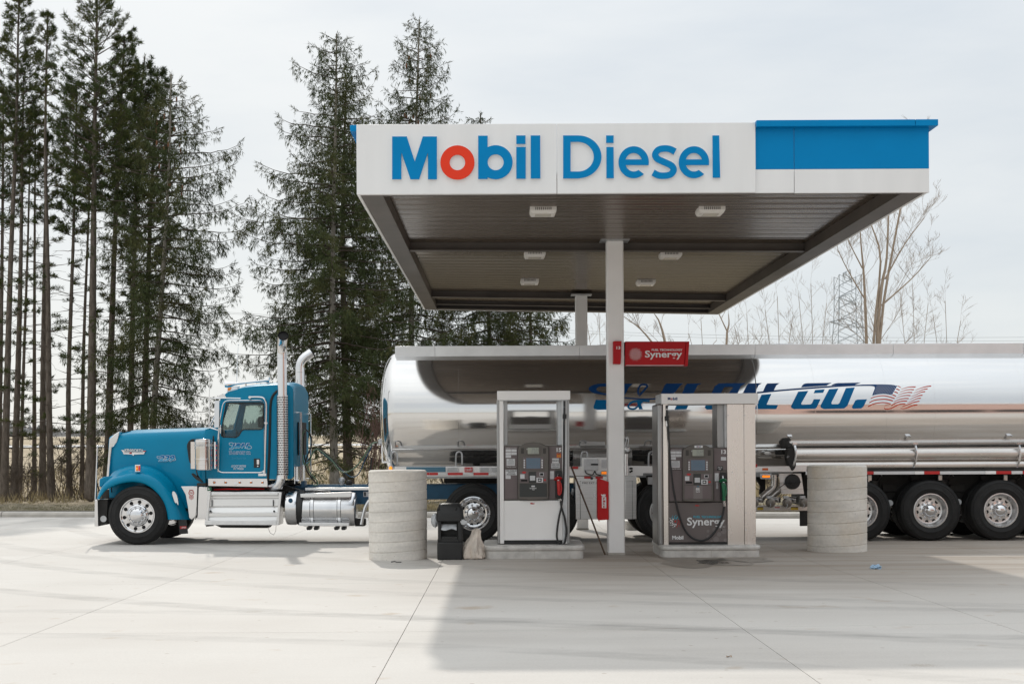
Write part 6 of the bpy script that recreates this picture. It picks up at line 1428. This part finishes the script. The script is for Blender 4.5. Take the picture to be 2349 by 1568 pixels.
# unloading manifold
for i, (cx, cy) in enumerate(((320, 818), (582, 818), (846, 815), (60, 818))):
    x, y = FH(cx, cy); c = V(x, y, YN + .1)
    v_ = MB().lathe(c, (-.12, -1, 0), [(.0, .07), (.062, .07), (.070, .066), (.072, .0), (.085, -.005), (.085, -.03), (.07, -.04), (.065, -.12), (.0, -.12)], 28).build('unloading_valve', M['valve'], tl)
    MB().lathe(c, (-.12, -1, 0), [(0, .074), (.05, .074), (.058, .071)], 24).build('valve_cap', M['valve'], v_)
    MB().tube([V(x - 17, y - 6, YN + .16), V(x - 28, y - 7, YN + .2), V(x - 34, y - 7, YN + .25)], .05, 12).build('valve_pipe', M['chrome_soft'], v_)
    MB().boxv(x - 8, y - 15, x + 3, y - 9, YN + .08, .08).build('valve_handle', M['galv'], v_, bevel=.004); MB().tube([V(x - 1, y + 2, YN + .02), V(x + 1, y + 7, YN + .02), V(x - 4, y + 13, YN + .03)], .006, 5).build('valve_chain', M['galv'], v_)
for k, x0 in enumerate((1777, 1797)):
    MB().tube([V(a, b, YN + .3 + k * .15) for a, b in smooth([(x0 - 1, 1088), (x0 - 1, 1105), (x0 - 4, 1118), (x0 - 18, 1130), (x0 - 30, 1141)], 4)], .062, 14).build('drop_pipe', M['tube_alu'], tl)
MB().boxv(1715, 1158, 1856, 1171, YN + .18, .06).build('manifold_bar', M['tube_alu'], tl, bevel=.004)
for a, b in ((1737, 1751), (1814, 1831)):
    MB().boxv(a, 1164, b, 1169, YN + .175, .004).build('caution_label', M['yellow'], tl); MB().boxv(a + .5, 1161.5, b - .5, 1164, YN + .175, .004).build('caution_band', M['ink'], tl); textv(MB(), 'CAUTION', a + 2, 1162, b - 2, 1163.6, at(YN + .172), bold=.01).build('lettering', M['yellow'], tl, sm=False)
MB().boxv(1777, 1162, 1789, 1168, YN + .175, .004).build('danger_label', M['white_ink'], tl); MB().boxv(1777.5, 1162, 1788.5, 1164.5, YN + .173, .003).build('danger_band', M['red_ink'], tl)
MB().platev([FH([(450, 362), (800, 362), (845, 682), (492, 682)])], YN + .22, .02).build('reel_plate', M['alu'], tl); MB().lathe(V(*FH(665, 490), YN + .2), (0, -1, .0), [(.125, -.15), (.135, -.02), (.135, .02), (.125, .05), (.06, .058), (.055, .066), (0, .068)], 32).build('hose_port_lid', M['black'], tl, bevel=0)
MB().tube([V(*FH(460, 585), YN + .1), V(*FH(560, 510), YN + .11), V(*FH(800, 490), YN + .11)], .008, 5).build('lid_strap', M['black'], tl)
led(FH, 185, 388, 318, 428, YN + .04, 9); MB().platev([FH([(160, 362), (335, 362), (335, 430), (318, 446), (178, 446), (160, 430)])], YN + .052, .03).build('lamp_bracket', M['galv'], tl)
MB().platev([FH([(95, 450), (165, 560), (150, 690), (240, 690), (245, 380), (95, 360)])], YC - .3, .1).build('tank_support', M['dark'], tl)
MB().box(vx_x(1845, YN), vx_x(1875, YN), YN + .4, YN + .43, .25, .75).build('mud_flap', M['black'], tl)
MB().platev([FH([(772, 945), (905, 945), (905, 1180), (820, 1110), (815, 1100)])], YN + .5, .03).build('mud_flap', M['black'], tl)

# ------------------------------------------------------------------ trees
def sprays(P, Dv, L, Wd, k, rg, spread=.6):
    """k narrow blades round every point P, pointing about along Dv"""
    n = len(P); P = np.repeat(P, k, 0); Dv = np.repeat(Dv, k, 0)
    d = Dv + rg.normal(0, spread, (n * k, 3)); d /= np.linalg.norm(d, axis=1, keepdims=True) + 1e-9
    s = np.cross(d, rg.normal(0, 1, (n * k, 3))); s /= np.linalg.norm(s, axis=1, keepdims=True) + 1e-9
    L = (np.repeat(L, k) if hasattr(L, '__len__') else L) * rg.uniform(.6, 1.25, n * k); Wd = Wd * rg.uniform(.7, 1.3, n * k)
    b = P + rg.normal(0, .015, (n * k, 3)); m = b + d * (L * .45)[:, None]; t = b + d * L[:, None]
    v = np.stack([b, m + s * Wd[:, None] / 2, t, m - s * Wd[:, None] / 2], 1).reshape(-1, 3)
    return v, np.arange(len(v))
def tubes_np(paths, radii, n, org, name, mt, parent):
    mb = MB()
    for p, r in zip(paths, radii): mb.tube(p, r, n, False)
    v = np.array([tuple(q) for q in mb.v]) - np.array(org); f = np.array(mb.f).ravel()
    return link_mesh(name, fast_mesh(name, v, f, 4, M[mt], True), parent)
UP = np.array((0, 0, 1.0))
def trunk_path(pts, D, rg, bow=.05):
    P = [V(a, b, D) for a, b in smooth(pts, 3)]
    return [p + Vector((0, .0, 0)) for p in P]
def on_path(P, z):
    for a, b in zip(P, P[1:]):
        if a.z <= z <= b.z: t = (z - a.z) / max(1e-6, b.z - a.z); return a + (b - a) * t
    return P[-1].copy() if z > P[-1].z else P[0].copy()
def trunk(P, r0, r1, rg, mt, root, n=10, whorl=.75):
    H = P[-1].z - P[0].z; pts = []; rad = []; z = P[0].z - .1; nw = P[0].z + rg.uniform(.3, .9)
    zs = list(np.arange(P[0].z - .05, P[-1].z, .22)) + [P[-1].z]
    for z in zs:
        t = (z - P[0].z) / H; k = 1 + .10 * max(0, 1 - abs((z - nw) / .12)); 
        if z > nw + .12: nw += whorl * rg.uniform(.8, 1.25)
        pts.append(on_path(P, z)); rad.append(max(.008, (r0 + (r1 - r0) * t ** .9) * k * (1 + .25 * max(0, 1 - t * 12))))
    tubes_np([pts], [rad], n, tuple(ORIG[root.name]), 'trunk', mt, root)
def conifer(name, label, pts, D, r0, style, seed, c0, spread, tufts=1.0, low=True, bark_='bark_pine', group=None, droop=.35, wl=None, cap=3.6):
    """style pine: open tufted crown; style spruce: long drooping boughs. c0 = share of the height where the dense crown begins"""
    rg = np.random.default_rng(seed); P = trunk_path(pts, D, rg); z0, z1 = P[0].z, P[-1].z; H = z1 - z0
    root = thing(name, label, 'tree', tuple(P[0]), group)
    trunk(P, r0, .025, rg, bark_, root, whorl=.7 if style == 'pine' else .5)
    br, rad, TP, TD, TL = [], [], [], [], []
    z = z0 + H * (.06 if low else .12) + rg.uniform(0, .4)
    while z < z1 - .15:
        t = (z - z0) / H; dense = t > c0; q = max(0, (t - c0) / (1 - c0))
        if style == 'pine':
            nb = rg.integers(4, 7) if dense else rg.integers(1, 4)
            Lb = spread * (.5 + .9 * math.sin(math.pi * min(1, (q * .82 + .16)))) * (1 - q ** 3 * .55) if dense else rg.uniform(.5, 1.5)
            rise = .15 + .75 * q if dense else rg.uniform(-.15, .25)
        else:
            nb = rg.integers(4, 6) if dense else rg.integers(2, 5)
            Lb = min(cap, spread * (1 - t) ** .72 * rg.uniform(.8, 1.12) + .2) * (1 if t > .3 else rg.uniform(.55, .95))
            rise = .30 - .55 * (1 - q) * droop * 2
        a0 = rg.uniform(0, 6.28)
        for b_ in range(nb):
            a = a0 + 6.283 * b_ / nb + rg.normal(0, .25); L = Lb * rg.uniform(.65, 1.15); o = np.array(on_path(P, z + rg.uniform(-.1, .1)))
            hd = np.array((math.cos(a), math.sin(a), 0)); m = max(3, int(L / .3) + 2); path = []
            for i in range(m):
                s = i / (m - 1)
                if style == 'pine': h = rise * s * L + .22 * L * s * s * (1 if dense else .3)
                else: h = L * (rise * s - droop * .9 * s * s + droop * .95 * s ** 3.2) 
                path.append(o + hd * s * L * (.97) + UP * h + (rg.normal(0, .03, 3) * s if 0 < i else 0))
            r_ = min(r0 * .22, .012 + .009 * L) * (1 if dense else .75)
            br.append([Vector(p) for p in path]); rad.append([max(.004, r_ * (1 - .85 * i / (m - 1))) for i in range(m)])
            live = dense or rg.random() < (.42 if style == 'pine' else .8)
            if style == 'pine' and not live:
                for j in range(rg.integers(0, 3)):                # bare side twigs
                    i = rg.integers(1, m); p = path[i]; e_ = p + hd * rg.uniform(.1, .5) + rg.normal(0, .25, 3)
                    br.append([Vector(p), Vector((p + e_) / 2 + rg.normal(0, .03, 3)), Vector(e_)]); rad.append([.006, .005, .003])
                continue
            if style == 'pine':
                ns = int((4 + 4.5 * L) * (1.0 if dense else .7) * tufts)
                for j in range(ns):
                    s = rg.uniform(.32 if dense else .5, 1.0); i = min(m - 2, int(s * (m - 1))); f_ = s * (m - 1) - i; p = path[i] + (path[i + 1] - path[i]) * f_
                    sd = np.cross(hd, UP) * rg.choice((-1, 1)); l2 = L * .36 * (1.15 - s) * rg.uniform(.4, 1.3) + .10
                    dv = hd * rg.uniform(.3, .9) + sd * rg.uniform(.1, .9) + UP * rg.uniform(.0, .7 if dense else .35); dv /= np.linalg.norm(dv)
                    e_ = p + dv * l2; br.append([Vector(p), Vector(e_)]); rad.append([.007, .004])
                    nt_ = 2 if l2 < .25 else 3
                    for u in range(nt_): TP.append(p + dv * l2 * (1 - .28 * u)); TD.append(dv * .8 + UP * .45); TL.append(rg.uniform(.13, .21))
                TP.append(path[-1]); TD.append(hd * .6 + UP * .7); TL.append(.22)
            else:
                thin = 1.0 if dense else .55
                ns = int(L * 8.0 * tufts * thin) + 2
                for j in range(ns):
                    s = rg.uniform(.10 if dense else .35, 1.0) ** .8; i = min(m - 2, int(s * (m - 1))); f_ = s * (m - 1) - i; p = path[i] + (path[i + 1] - path[i]) * f_
                    sd = np.cross(hd, UP) * (1 if j % 2 else -1); l2 = min(.75, .18 + .34 * L * (1 - s) * 1.0) * rg.uniform(.5, 1.2)
                    dv = sd * .75 + hd * rg.uniform(.2, .7) - UP * rg.uniform(.1, .75) * droop * 2; dv /= np.linalg.norm(dv)
                    nseg = max(2, int(l2 / .09))
                    for u in range(nseg):
                        w_ = (u + .5) / nseg; TP.append(p + dv * l2 * w_ - UP * .16 * l2 * w_ * w_); TD.append(dv * .85 - UP * .5); TL.append(rg.uniform(.08, .15))
                        if rg.random() < .55: TP.append(p + dv * l2 * w_ - UP * rg.uniform(.06, .30)); TD.append(-UP + dv * .15); TL.append(rg.uniform(.12, .22))
                for u in range(4): TP.append(path[-1] - (path[-1] - path[-2]) * .3 * u); TD.append((path[-1] - path[-2]) / (np.linalg.norm(path[-1] - path[-2]) + 1e-6) + UP * .1); TL.append(.14)
        z += (rg.uniform(.34, .52) if style == 'pine' else rg.uniform(.30, .46)) * (wl or 1.0) * (1 if dense else 1.25)
    for u in range(10): TP.append(np.array(P[-1]) - UP * .09 * u); TD.append(UP + rg.normal(0, .3, 3)); TL.append(.13)
    org = tuple(ORIG[root.name])
    b_ = tubes_np(br, rad, 4, org, 'branches', 'twig', root); b_['kind'] = 'stuff'
    TP, TD = np.array(TP), np.array(TD); TD /= np.linalg.norm(TD, axis=1, keepdims=True) + 1e-9
    k = 10 if style == 'pine' else 5
    v, f = sprays(TP, TD, np.array(TL) * (1.0 if style == 'pine' else 1.2), .019 if style == 'pine' else .019, k, rg, .62 if style == 'pine' else .40)
    me = fast_mesh('crown', v - np.array(org), f, 4, M['needle_pine' if style == 'pine' else 'needle_spruce'])
    c_ = link_mesh('crown', me, root); c_['kind'] = 'stuff'
    if style == 'spruce' and seed % 2:                            # hanging cones near the top
        mb = MB()
        for j in range(16):
            q = P[-1].z - H * rg.uniform(.03, .28); p = on_path(P, q); a = rg.uniform(0, 6.28); r_ = rg.uniform(.25, .6)
            mb.ball((p.x + r_ * math.cos(a), p.y + r_ * math.sin(a), p.z - .15), (.035, .035, .11), 4)
        mb.build('cones', M['cone'], root)
    return root
PG = 'tall pines along the verge'
pines = [  # points of the trunk (base first) as measured, distance, base radius, crown start, reach, label
    ([(-6, 1152), (0, 900), (6, 500), (8, 200)], 56.5, .13, 0.62, 0.75, 'pine cut by the left picture edge, trunk partly outside'),
    ([(9, 1152), (14, 980), (24, 620), (38, 280), (42, 60), (46, -25)], 54.0, .155, 0.64, 0.72, 'tall pine with dense crown, thick trunk nearest the left edge'),
    ([(32, 1150), (40, 900), (47, 640), (52, 330), (54, 180)], 55.0, .15, 0.8, 0.4, 'dark pine trunk second from the left edge with forked foot'),
    ([(46, 1150), (54, 850), (64, 560), (70, 300)], 57.5, .085, 0.84, 0.35, 'thin dark pine close behind the second trunk from the left'),
    ([(79, 1150), (79, 800), (80, 480), (82, 250)], 58.5, .10, 0.84, 0.35, 'slim straight pine with a pale split branch stem beside it'),
    ([(98, 1151), (99, 850), (104, 500), (110, 300)], 56.0, .15, 0.74, 0.45, 'dark pine leaning against its paler brown neighbour'),
    ([(119, 1152), (113, 960), (110, 640), (104, 330), (109, 60), (110, 25)], 53.5, .135, 0.8, 0.32, 'very tall slim pine with a thin wispy top left of the big crown'),
    ([(160, 1150), (157, 900), (168, 560), (174, 320), (176, 190)], 54.5, .115, 0.62, 0.65, 'straight grey pine with a wide gap on its left'),
    ([(188, 1150), (192, 800), (204, 480), (206, 300)], 57.0, .095, 0.8, 0.4, 'thin dark pine just left of the thickest trunk'),
    ([(208, 1152), (211, 850), (214, 600), (217, 330), (221, 120), (224, -60)], 52.0, .195, 0.54, 1.25, 'thickest reddish pine with the biggest crown, topping the picture edge'),
    ([(246, 1130), (252, 900), (263, 560), (274, 330), (284, 120), (286, 90)], 53.0, .165, 0.6, 0.72, 'curved brown pine rising behind the front of the truck hood'),
    ([(298, 1120), (301, 880), (310, 520), (322, 250), (332, 130)], 55.5, .14, 0.55, 0.85, 'dark pine behind the middle of the truck hood'),
    ([(329, 1110), (334, 850), (345, 500), (356, 300), (362, 160)], 56.5, .165, 0.42, 0.95, 'dark stout pine just left of the pale leaning spruce'),
]
for i, (pts, D, r0, c0, sp_, lab) in enumerate(pines):
    conifer('pine_tree', lab, pts, D, r0, 'pine', 100 + i, c0, sp_, 1.0 + .55 * (sp_ > .6), group=PG)
conifer('spruce_tree', 'spruce with pale leaning trunk and drooping boughs behind the hood', [(345, 1110), (352, 960), (370, 690), (386, 420), (393, 170)], 51.0, .135, 'spruce', 31, .16, 6.2, 1.0, cap=3.2, bark_='bark_pale', droop=.42)
conifer('spruce_tree', 'big spruce with pale trunk behind the gap between cab and tank', [(768, 1120), (763, 860), (764, 560), (770, 300), (772, 78)], 50.0, .155, 'spruce', 32, .14, 6.0, 1.0, cap=4.0, bark_='bark_pale', droop=.40)
conifer('spruce_tree', 'dark trunked spruce just right of the pale trunk between cab and tank', [(800, 1120), (792, 860), (786, 560), (790, 330), (795, 180)], 53.5, .19, 'spruce', 34, .15, 4.6, .9, cap=3.4, bark_='bark_pine', droop=.40)
conifer('spruce_tree', 'open topped spruce rising behind the left end of the canopy', [(945, 1110), (943, 800), (948, 500), (956, 250), (962, 45)], 55.0, .155, 'spruce', 33, .16, 5.2, .95, cap=3.6, bark_='bark_pale', droop=.40, wl=1.1)
conifer('spruce_tree', 'spruce mostly hidden by the canopy with twin tips above it', [(1126, 1110), (1123, 780), (1112, 500), (1102, 262)], 57.0, .14, 'spruce', 36, .16, 4.8, .9, cap=3.2, bark_='bark_pine', droop=.42)
conifer('spruce_tree', 'dark low spruce below the canopy left of the rear column', [(1222, 1110), (1220, 900), (1216, 700), (1214, 560)], 54.0, .13, 'spruce', 38, .10, 4.6, 1.1, cap=2.8, bark_='bark_pine', droop=.5)

def bare_tree(name, label, stems, D, r0, seed, mt='bark_bare', tw='twig_tan', depth=4, len0=2.6, group=None, up=.55, cat='tree', k0=7, rt=.013):
    rg = random.Random(seed); root = None; tr_p, tr_r, tp, trd = [], [], [], []
    def grow(p, d, L, r, lv):
        n = 4; path = [p]; q = p.copy(); dd = d.copy()
        for i in range(n):
            dd = (dd + Vector((rg.gauss(0, .10), rg.gauss(0, .10), rg.gauss(.04, .06)))).normalized(); q = q + dd * L / n; path.append(q.copy())
        tp.append(path); trd.append([max(.003, .8 * r * (1 - .7 * i / n)) for i in range(n + 1)])
        if lv <= 0: return
        for k in range(rg.randint(2, 4) if lv > 1 else rg.randint(3, 5)):
            s = rg.uniform(.3, 1.0); i = min(n - 1, int(s * n)); b = path[i] + (path[i + 1] - path[i]) * (s * n - i)
            nd = (dd + Vector((rg.gauss(0, .6), rg.gauss(0, .6), rg.uniform(-.05, .5)))).normalized()
            grow(b, nd, L * rg.uniform(.4, .68), r * .5, lv - 1)
    for pts, rs in stems:
        P = [V(a, b, D) for a, b in smooth(pts, 3)]
        if root is None: root = thing(name, label, cat, tuple(P[0]), group)
        n = len(P); tr_p.append(P); tr_r.append([max(.012, r0 * rs * (1 - (1 - rt / (r0 * rs)) * i / (n - 1))) if r0 * rs > rt else rt * .8 for i in range(n)])
        H = P[-1].z - P[0].z
        for k in range(k0):
            z = P[0].z + H * rg.uniform(.22, .99); t = (z - P[0].z) / H; a = rg.uniform(0, 6.28)
            d = Vector((math.cos(a) * (1 - up), math.sin(a) * (1 - up), up)).normalized()
            grow(on_path(P, z), d, len0 * (1.1 - .75 * t) * rg.uniform(.6, 1.1), r0 * rs * .28 * (1.15 - t) + .006, depth - 2)
        grow(P[-1], Vector((0, 0, 1)), len0 * .4, rt * .7, depth - 2)
    org = tuple(ORIG[root.name])
    if cat == 'tree': tubes_np(tr_p, tr_r, 8, org, 'trunk', mt, root); nm = 'branches'
    else: tp.extend(tr_p); trd.extend(tr_r); nm = 'twigs'
    o = tubes_np(tp, trd, 4, org, nm, tw, root); o['kind'] = 'stuff'
    return root
bare_tree('bare_tree', 'bare tree with single pale trunk just left of the forked one by the pylon', [([(1996, 1110), (1988, 800), (1982, 640), (1975, 560), (1972, 500)], 1.0), ([(1978, 615), (1950, 560), (1935, 520)], .35), ([(1986, 690), (1945, 620), (1920, 570)], .4)], 60, .085, 51, len0=2.5, depth=5, k0=8, up=.55)
bare_tree('bare_tree', 'tallest bare tree with forked trunks rising beside the canopy corner', [([(2012, 1110), (2012, 800), (2022, 660), (2034, 590), (2040, 430), (2046, 380)], 1.1), ([(2005, 1110), (2003, 800), (2020, 600), (2000, 520), (1990, 480)], .8), ([(2016, 1100), (2018, 780), (2050, 560), (2085, 400), (2110, 370)], .85), ([(2030, 640), (2075, 560), (2120, 500)], .4), ([(2022, 700), (2090, 640), (2135, 590)], .4)], 58, .088, 52, len0=2.7, depth=5, k0=7, up=.55)
bare_tree('bare_tree', 'thin bare tree under the right rear corner of the canopy', [([(1668, 1110), (1666, 800), (1672, 745), (1671, 720)], .9), ([(1668, 760), (1640, 700)], .4)], 60, .075, 53, len0=2.2, depth=5)
bare_tree('bare_tree', 'bare tree with slanting trunk seen above the Synergy sign', [([(1560, 1110), (1530, 820), (1515, 745), (1500, 718)], 1.0), ([(1508, 800), (1470, 755), (1430, 725)], .5)], 56, .085, 54, len0=2.4, depth=5)
for i, (vx, vt, lab) in enumerate(((1785, 680, 'bare sapling standing between the thin tree and the pylon'), (1862, 650, 'wispy bare sapling just left of the pylon'), (2095, 650, 'bare sapling spreading just right of the forked tree'), (2170, 690, 'last small bare sapling at the right above the tank rail'), (1375, 700, 'bare twiggy sapling left of the tall white column'), (1715, 720, 'low bare sapling below the canopy rear corner on the right'), (1610, 735, 'low bare sapling right of the Synergy sign'))):
    bare_tree('bare_sapling', lab, [([(vx, 1110), (vx + 3, 850), (vx - 2, vt)], .5), ([(vx + 4, 1110), (vx + 22, 820), (vx + 34, vt + 45)], .4), ([(vx - 4, 1110), (vx - 16, 840), (vx - 30, vt + 30)], .4)], 62 + i % 3 * 2, .045, 60 + i, 'twig_tan', depth=4, len0=2.3, k0=9, up=.5, group='bare saplings behind the tank', rt=.008)
# brush round the feet of the trees
for i, (vx, vy, hgt, D, lab) in enumerate(((850, 1120, 215, 44, 'tall reddish bare shrub at the nose of the tank'), (905, 1120, 190, 45, 'bare twiggy shrub half hidden by the tank nose'), (60, 1150, 90, 52.5, 'low brush between the first two pine trunks'), (140, 1150, 150, 53, 'brush with arching twigs at the foot of the slim tall pine'), (182, 1150, 120, 54, 'brush beside the grey pine trunk'), (232, 1150, 150, 53, 'brush behind the bumper of the truck'), (20, 1150, 70, 55, 'low brush by the leftmost trunk'), (1030, 1140, 110, 46, 'bare brush seen under the tank above the drive wheel'), (1780, 1160, 80, 46, 'bare brush behind the unloading valves'), (1075, 1140, 100, 48, 'bare brush seen under the tank left of dispenser 15'))):
    rg = random.Random(i); st = [([(vx + rg.uniform(-14, 14), vy), (vx + rg.uniform(-25, 25), vy - hgt * .5), (vx + rg.uniform(-45, 45), vy - hgt * rg.uniform(.7, 1))], .5) for _ in range(9)]
    bare_tree('shrub', lab, st, D, .028, 80 + i, tw='twig' if i != 0 else 'twig_red', depth=4, len0=.9, k0=5, cat='shrub', group='bare shrubs below the trees', rt=.006, up=.4)
# stubble and dry grass
def grass(name, label, n, fx_, mt, hgt, wdt, seed, lean=.35):
    rg = np.random.default_rng(seed); P = np.array([fx_(rg) for _ in range(n)]); L = hgt * rg.uniform(.5, 1.3, n)
    v, f = sprays(P, np.tile(UP, (n, 1)), L, wdt, 2, rg, lean)
    o = link_mesh(name, fast_mesh(name, v, f, 4, M[mt])); return tag(o, label, 'grass', kind='stuff')
def verge_pt(rg):
    x = rg.uniform(-24, 18); t = rg.uniform(0, 1) ** 1.3; y = kerb_y(x) + .34 + t * (51 - kerb_y(x)); return (x, y, gz(kerb_y(x)) + .155 + (-.40 - gz(35) - .155) * t)
grass('verge_grass', 'short thin olive grass on the verge behind the kerb', 26000, verge_pt, 'blade_green', .06, .012, 1, .6)
def verge_edge(rg):
    x = rg.uniform(-4, 18); y = kerb_y(x) + .36 + rg.uniform(0, 3); return (x, y, gz(kerb_y(x)) + .14)
grass('dry_verge_grass', 'dry straw coloured grass behind the kerb seen under the tanker', 9000, verge_edge, 'blade_dry', .12, .014, 2, .5)
def field_pt(rg):
    x = rg.uniform(-26, 22); y = rg.uniform(52, 92) ; return (x, y, terr(y) - .02)
grass('tall_field_grass', 'tall dry tan grass of the field behind the tree trunks', 30000, field_pt, 'blade_dry', .5, .03, 3, .35)
# distant wood and pylon
fw = MB(); rg = random.Random(5)
for k in range(5200):
    x = rg.uniform(-420, 420); h = (6.5 + 2.2 * math.sin(x * .045) + 1.2 * math.sin(x * .17)) * rg.uniform(.55, 1.0); w_ = rg.uniform(.5, 1.5); y = 630 + rg.uniform(-25, 25); z = terr(y) - 1
    fw.add([(x - w_, y, z), (x + w_, y, z), (x + w_ * .9, y, z + h * .6), (x + w_ * rg.uniform(-.4, .4), y, z + h), (x - w_ * .9, y, z + h * .6)], [(0, 1, 2, 3, 4)])
tag(fw.build('distant_wood', M['hazed_wood'], sm=False), 'grey band of distant bare woodland along the horizon', 'wood', kind='stuff')
DP = 330.0; p0 = V(1946, 1000, DP); zb_ = terr(DP); ztop = V(1946, 632, DP).z; t = thing('power_pylon', 'grey lattice power pylon behind the bare trees on the right', 'pylon', (p0.x, DP, zb_))
def pyl_w(z): return 2.55 + 1.6 * max(0, 1 - (z - zb_) / (ztop - zb_) * 1.3)
m = MB(); lv = np.linspace(zb_, ztop, 15); cn = ((-1, -1), (1, -1), (1, 1), (-1, 1))
for i in range(14):
    za, zc_ = lv[i], lv[i + 1]; wa, wc = pyl_w(za), pyl_w(zc_)
    for k in range(4):
        a, b = cn[k], cn[(k + 1) % 4]; q = lambda c, w_, z: (p0.x + c[0] * w_, DP + c[1] * w_, z)
        m.tube([q(a, wa, za), q(a, wc, zc_)], .085, 4).tube([q(a, wa, za), q(b, wc, zc_)], .05, 4).tube([q(b, wa, za), q(a, wc, zc_)], .05, 4)
m.build('tower', M['pylon'], t)
for vy, wl_, wr_ in ((742, 62, 62), (688, 42, 42), (634, 32, 32)):
    z = V(1946, vy, DP).z; a = vx_x(wl_, DP) - vx_x(0, DP)
    m = MB()
    for s in (-1, 1):
        e_ = (p0.x + s * a, DP + s * 9, z - .3)
        for yy in (-2.5, 2.5): m.tube([(p0.x, DP + yy, z + 1.3), e_], .08, 4).tube([(p0.x, DP + yy, z - .6), e_], .08, 4)
        for k in range(1, 5): m.tube([(p0.x + s * a * k / 5, DP + s * 9 * k / 5, z + 1.3 - .35 * k), (p0.x + s * a * (k + .5) / 5, DP + s * 9 * k / 5, z - .6)], .045, 4)
        m.tube([e_, (e_[0], e_[1], e_[2] - 3)], .06, 4)
    m.build('cross_arm', M['pylon'], t)
m = MB()
for dy, zz in ((-9, 742), (9, 742), (-6, 688), (6, 688)):
    z = V(1946, zz, DP).z - 3; s = 1 if dy > 0 else -1; xx = p0.x + s * (vx_x(62 if zz == 742 else 42, DP) - vx_x(0, DP)); m.tube([(xx + (k - 12) * 14, DP + dy + (k - 12) * 3, z - 6 + 6 * ((k % 24 - 12) / 12) ** 2) for k in range(25)], .035, 3, False)
m.build('power_lines', M['pylon'], t)
# station building across the forecourt, behind the camera: seen only as a reflection in the tank
t = thing('station_shop', 'low red station shop across the forecourt mirrored in the tank', 'building', (26, 0, gz(0)))
zs_ = gz(0) - .05
MB().box(11.0, 46, -8, 5, zs_, zs_ + 6.6).build('wall', M['brick_red'], t); MB().box(10.7, 46.3, -8.3, 5.3, zs_ + 6.6, zs_ + 6.95).build('roof', M['white'], t)
for k in range(6): MB().box(13 + k * 4.8, 17.4 + k * 4.8, 5.01, 5.05, zs_ + .6, zs_ + 2.4).build('window', M['hole'], t)
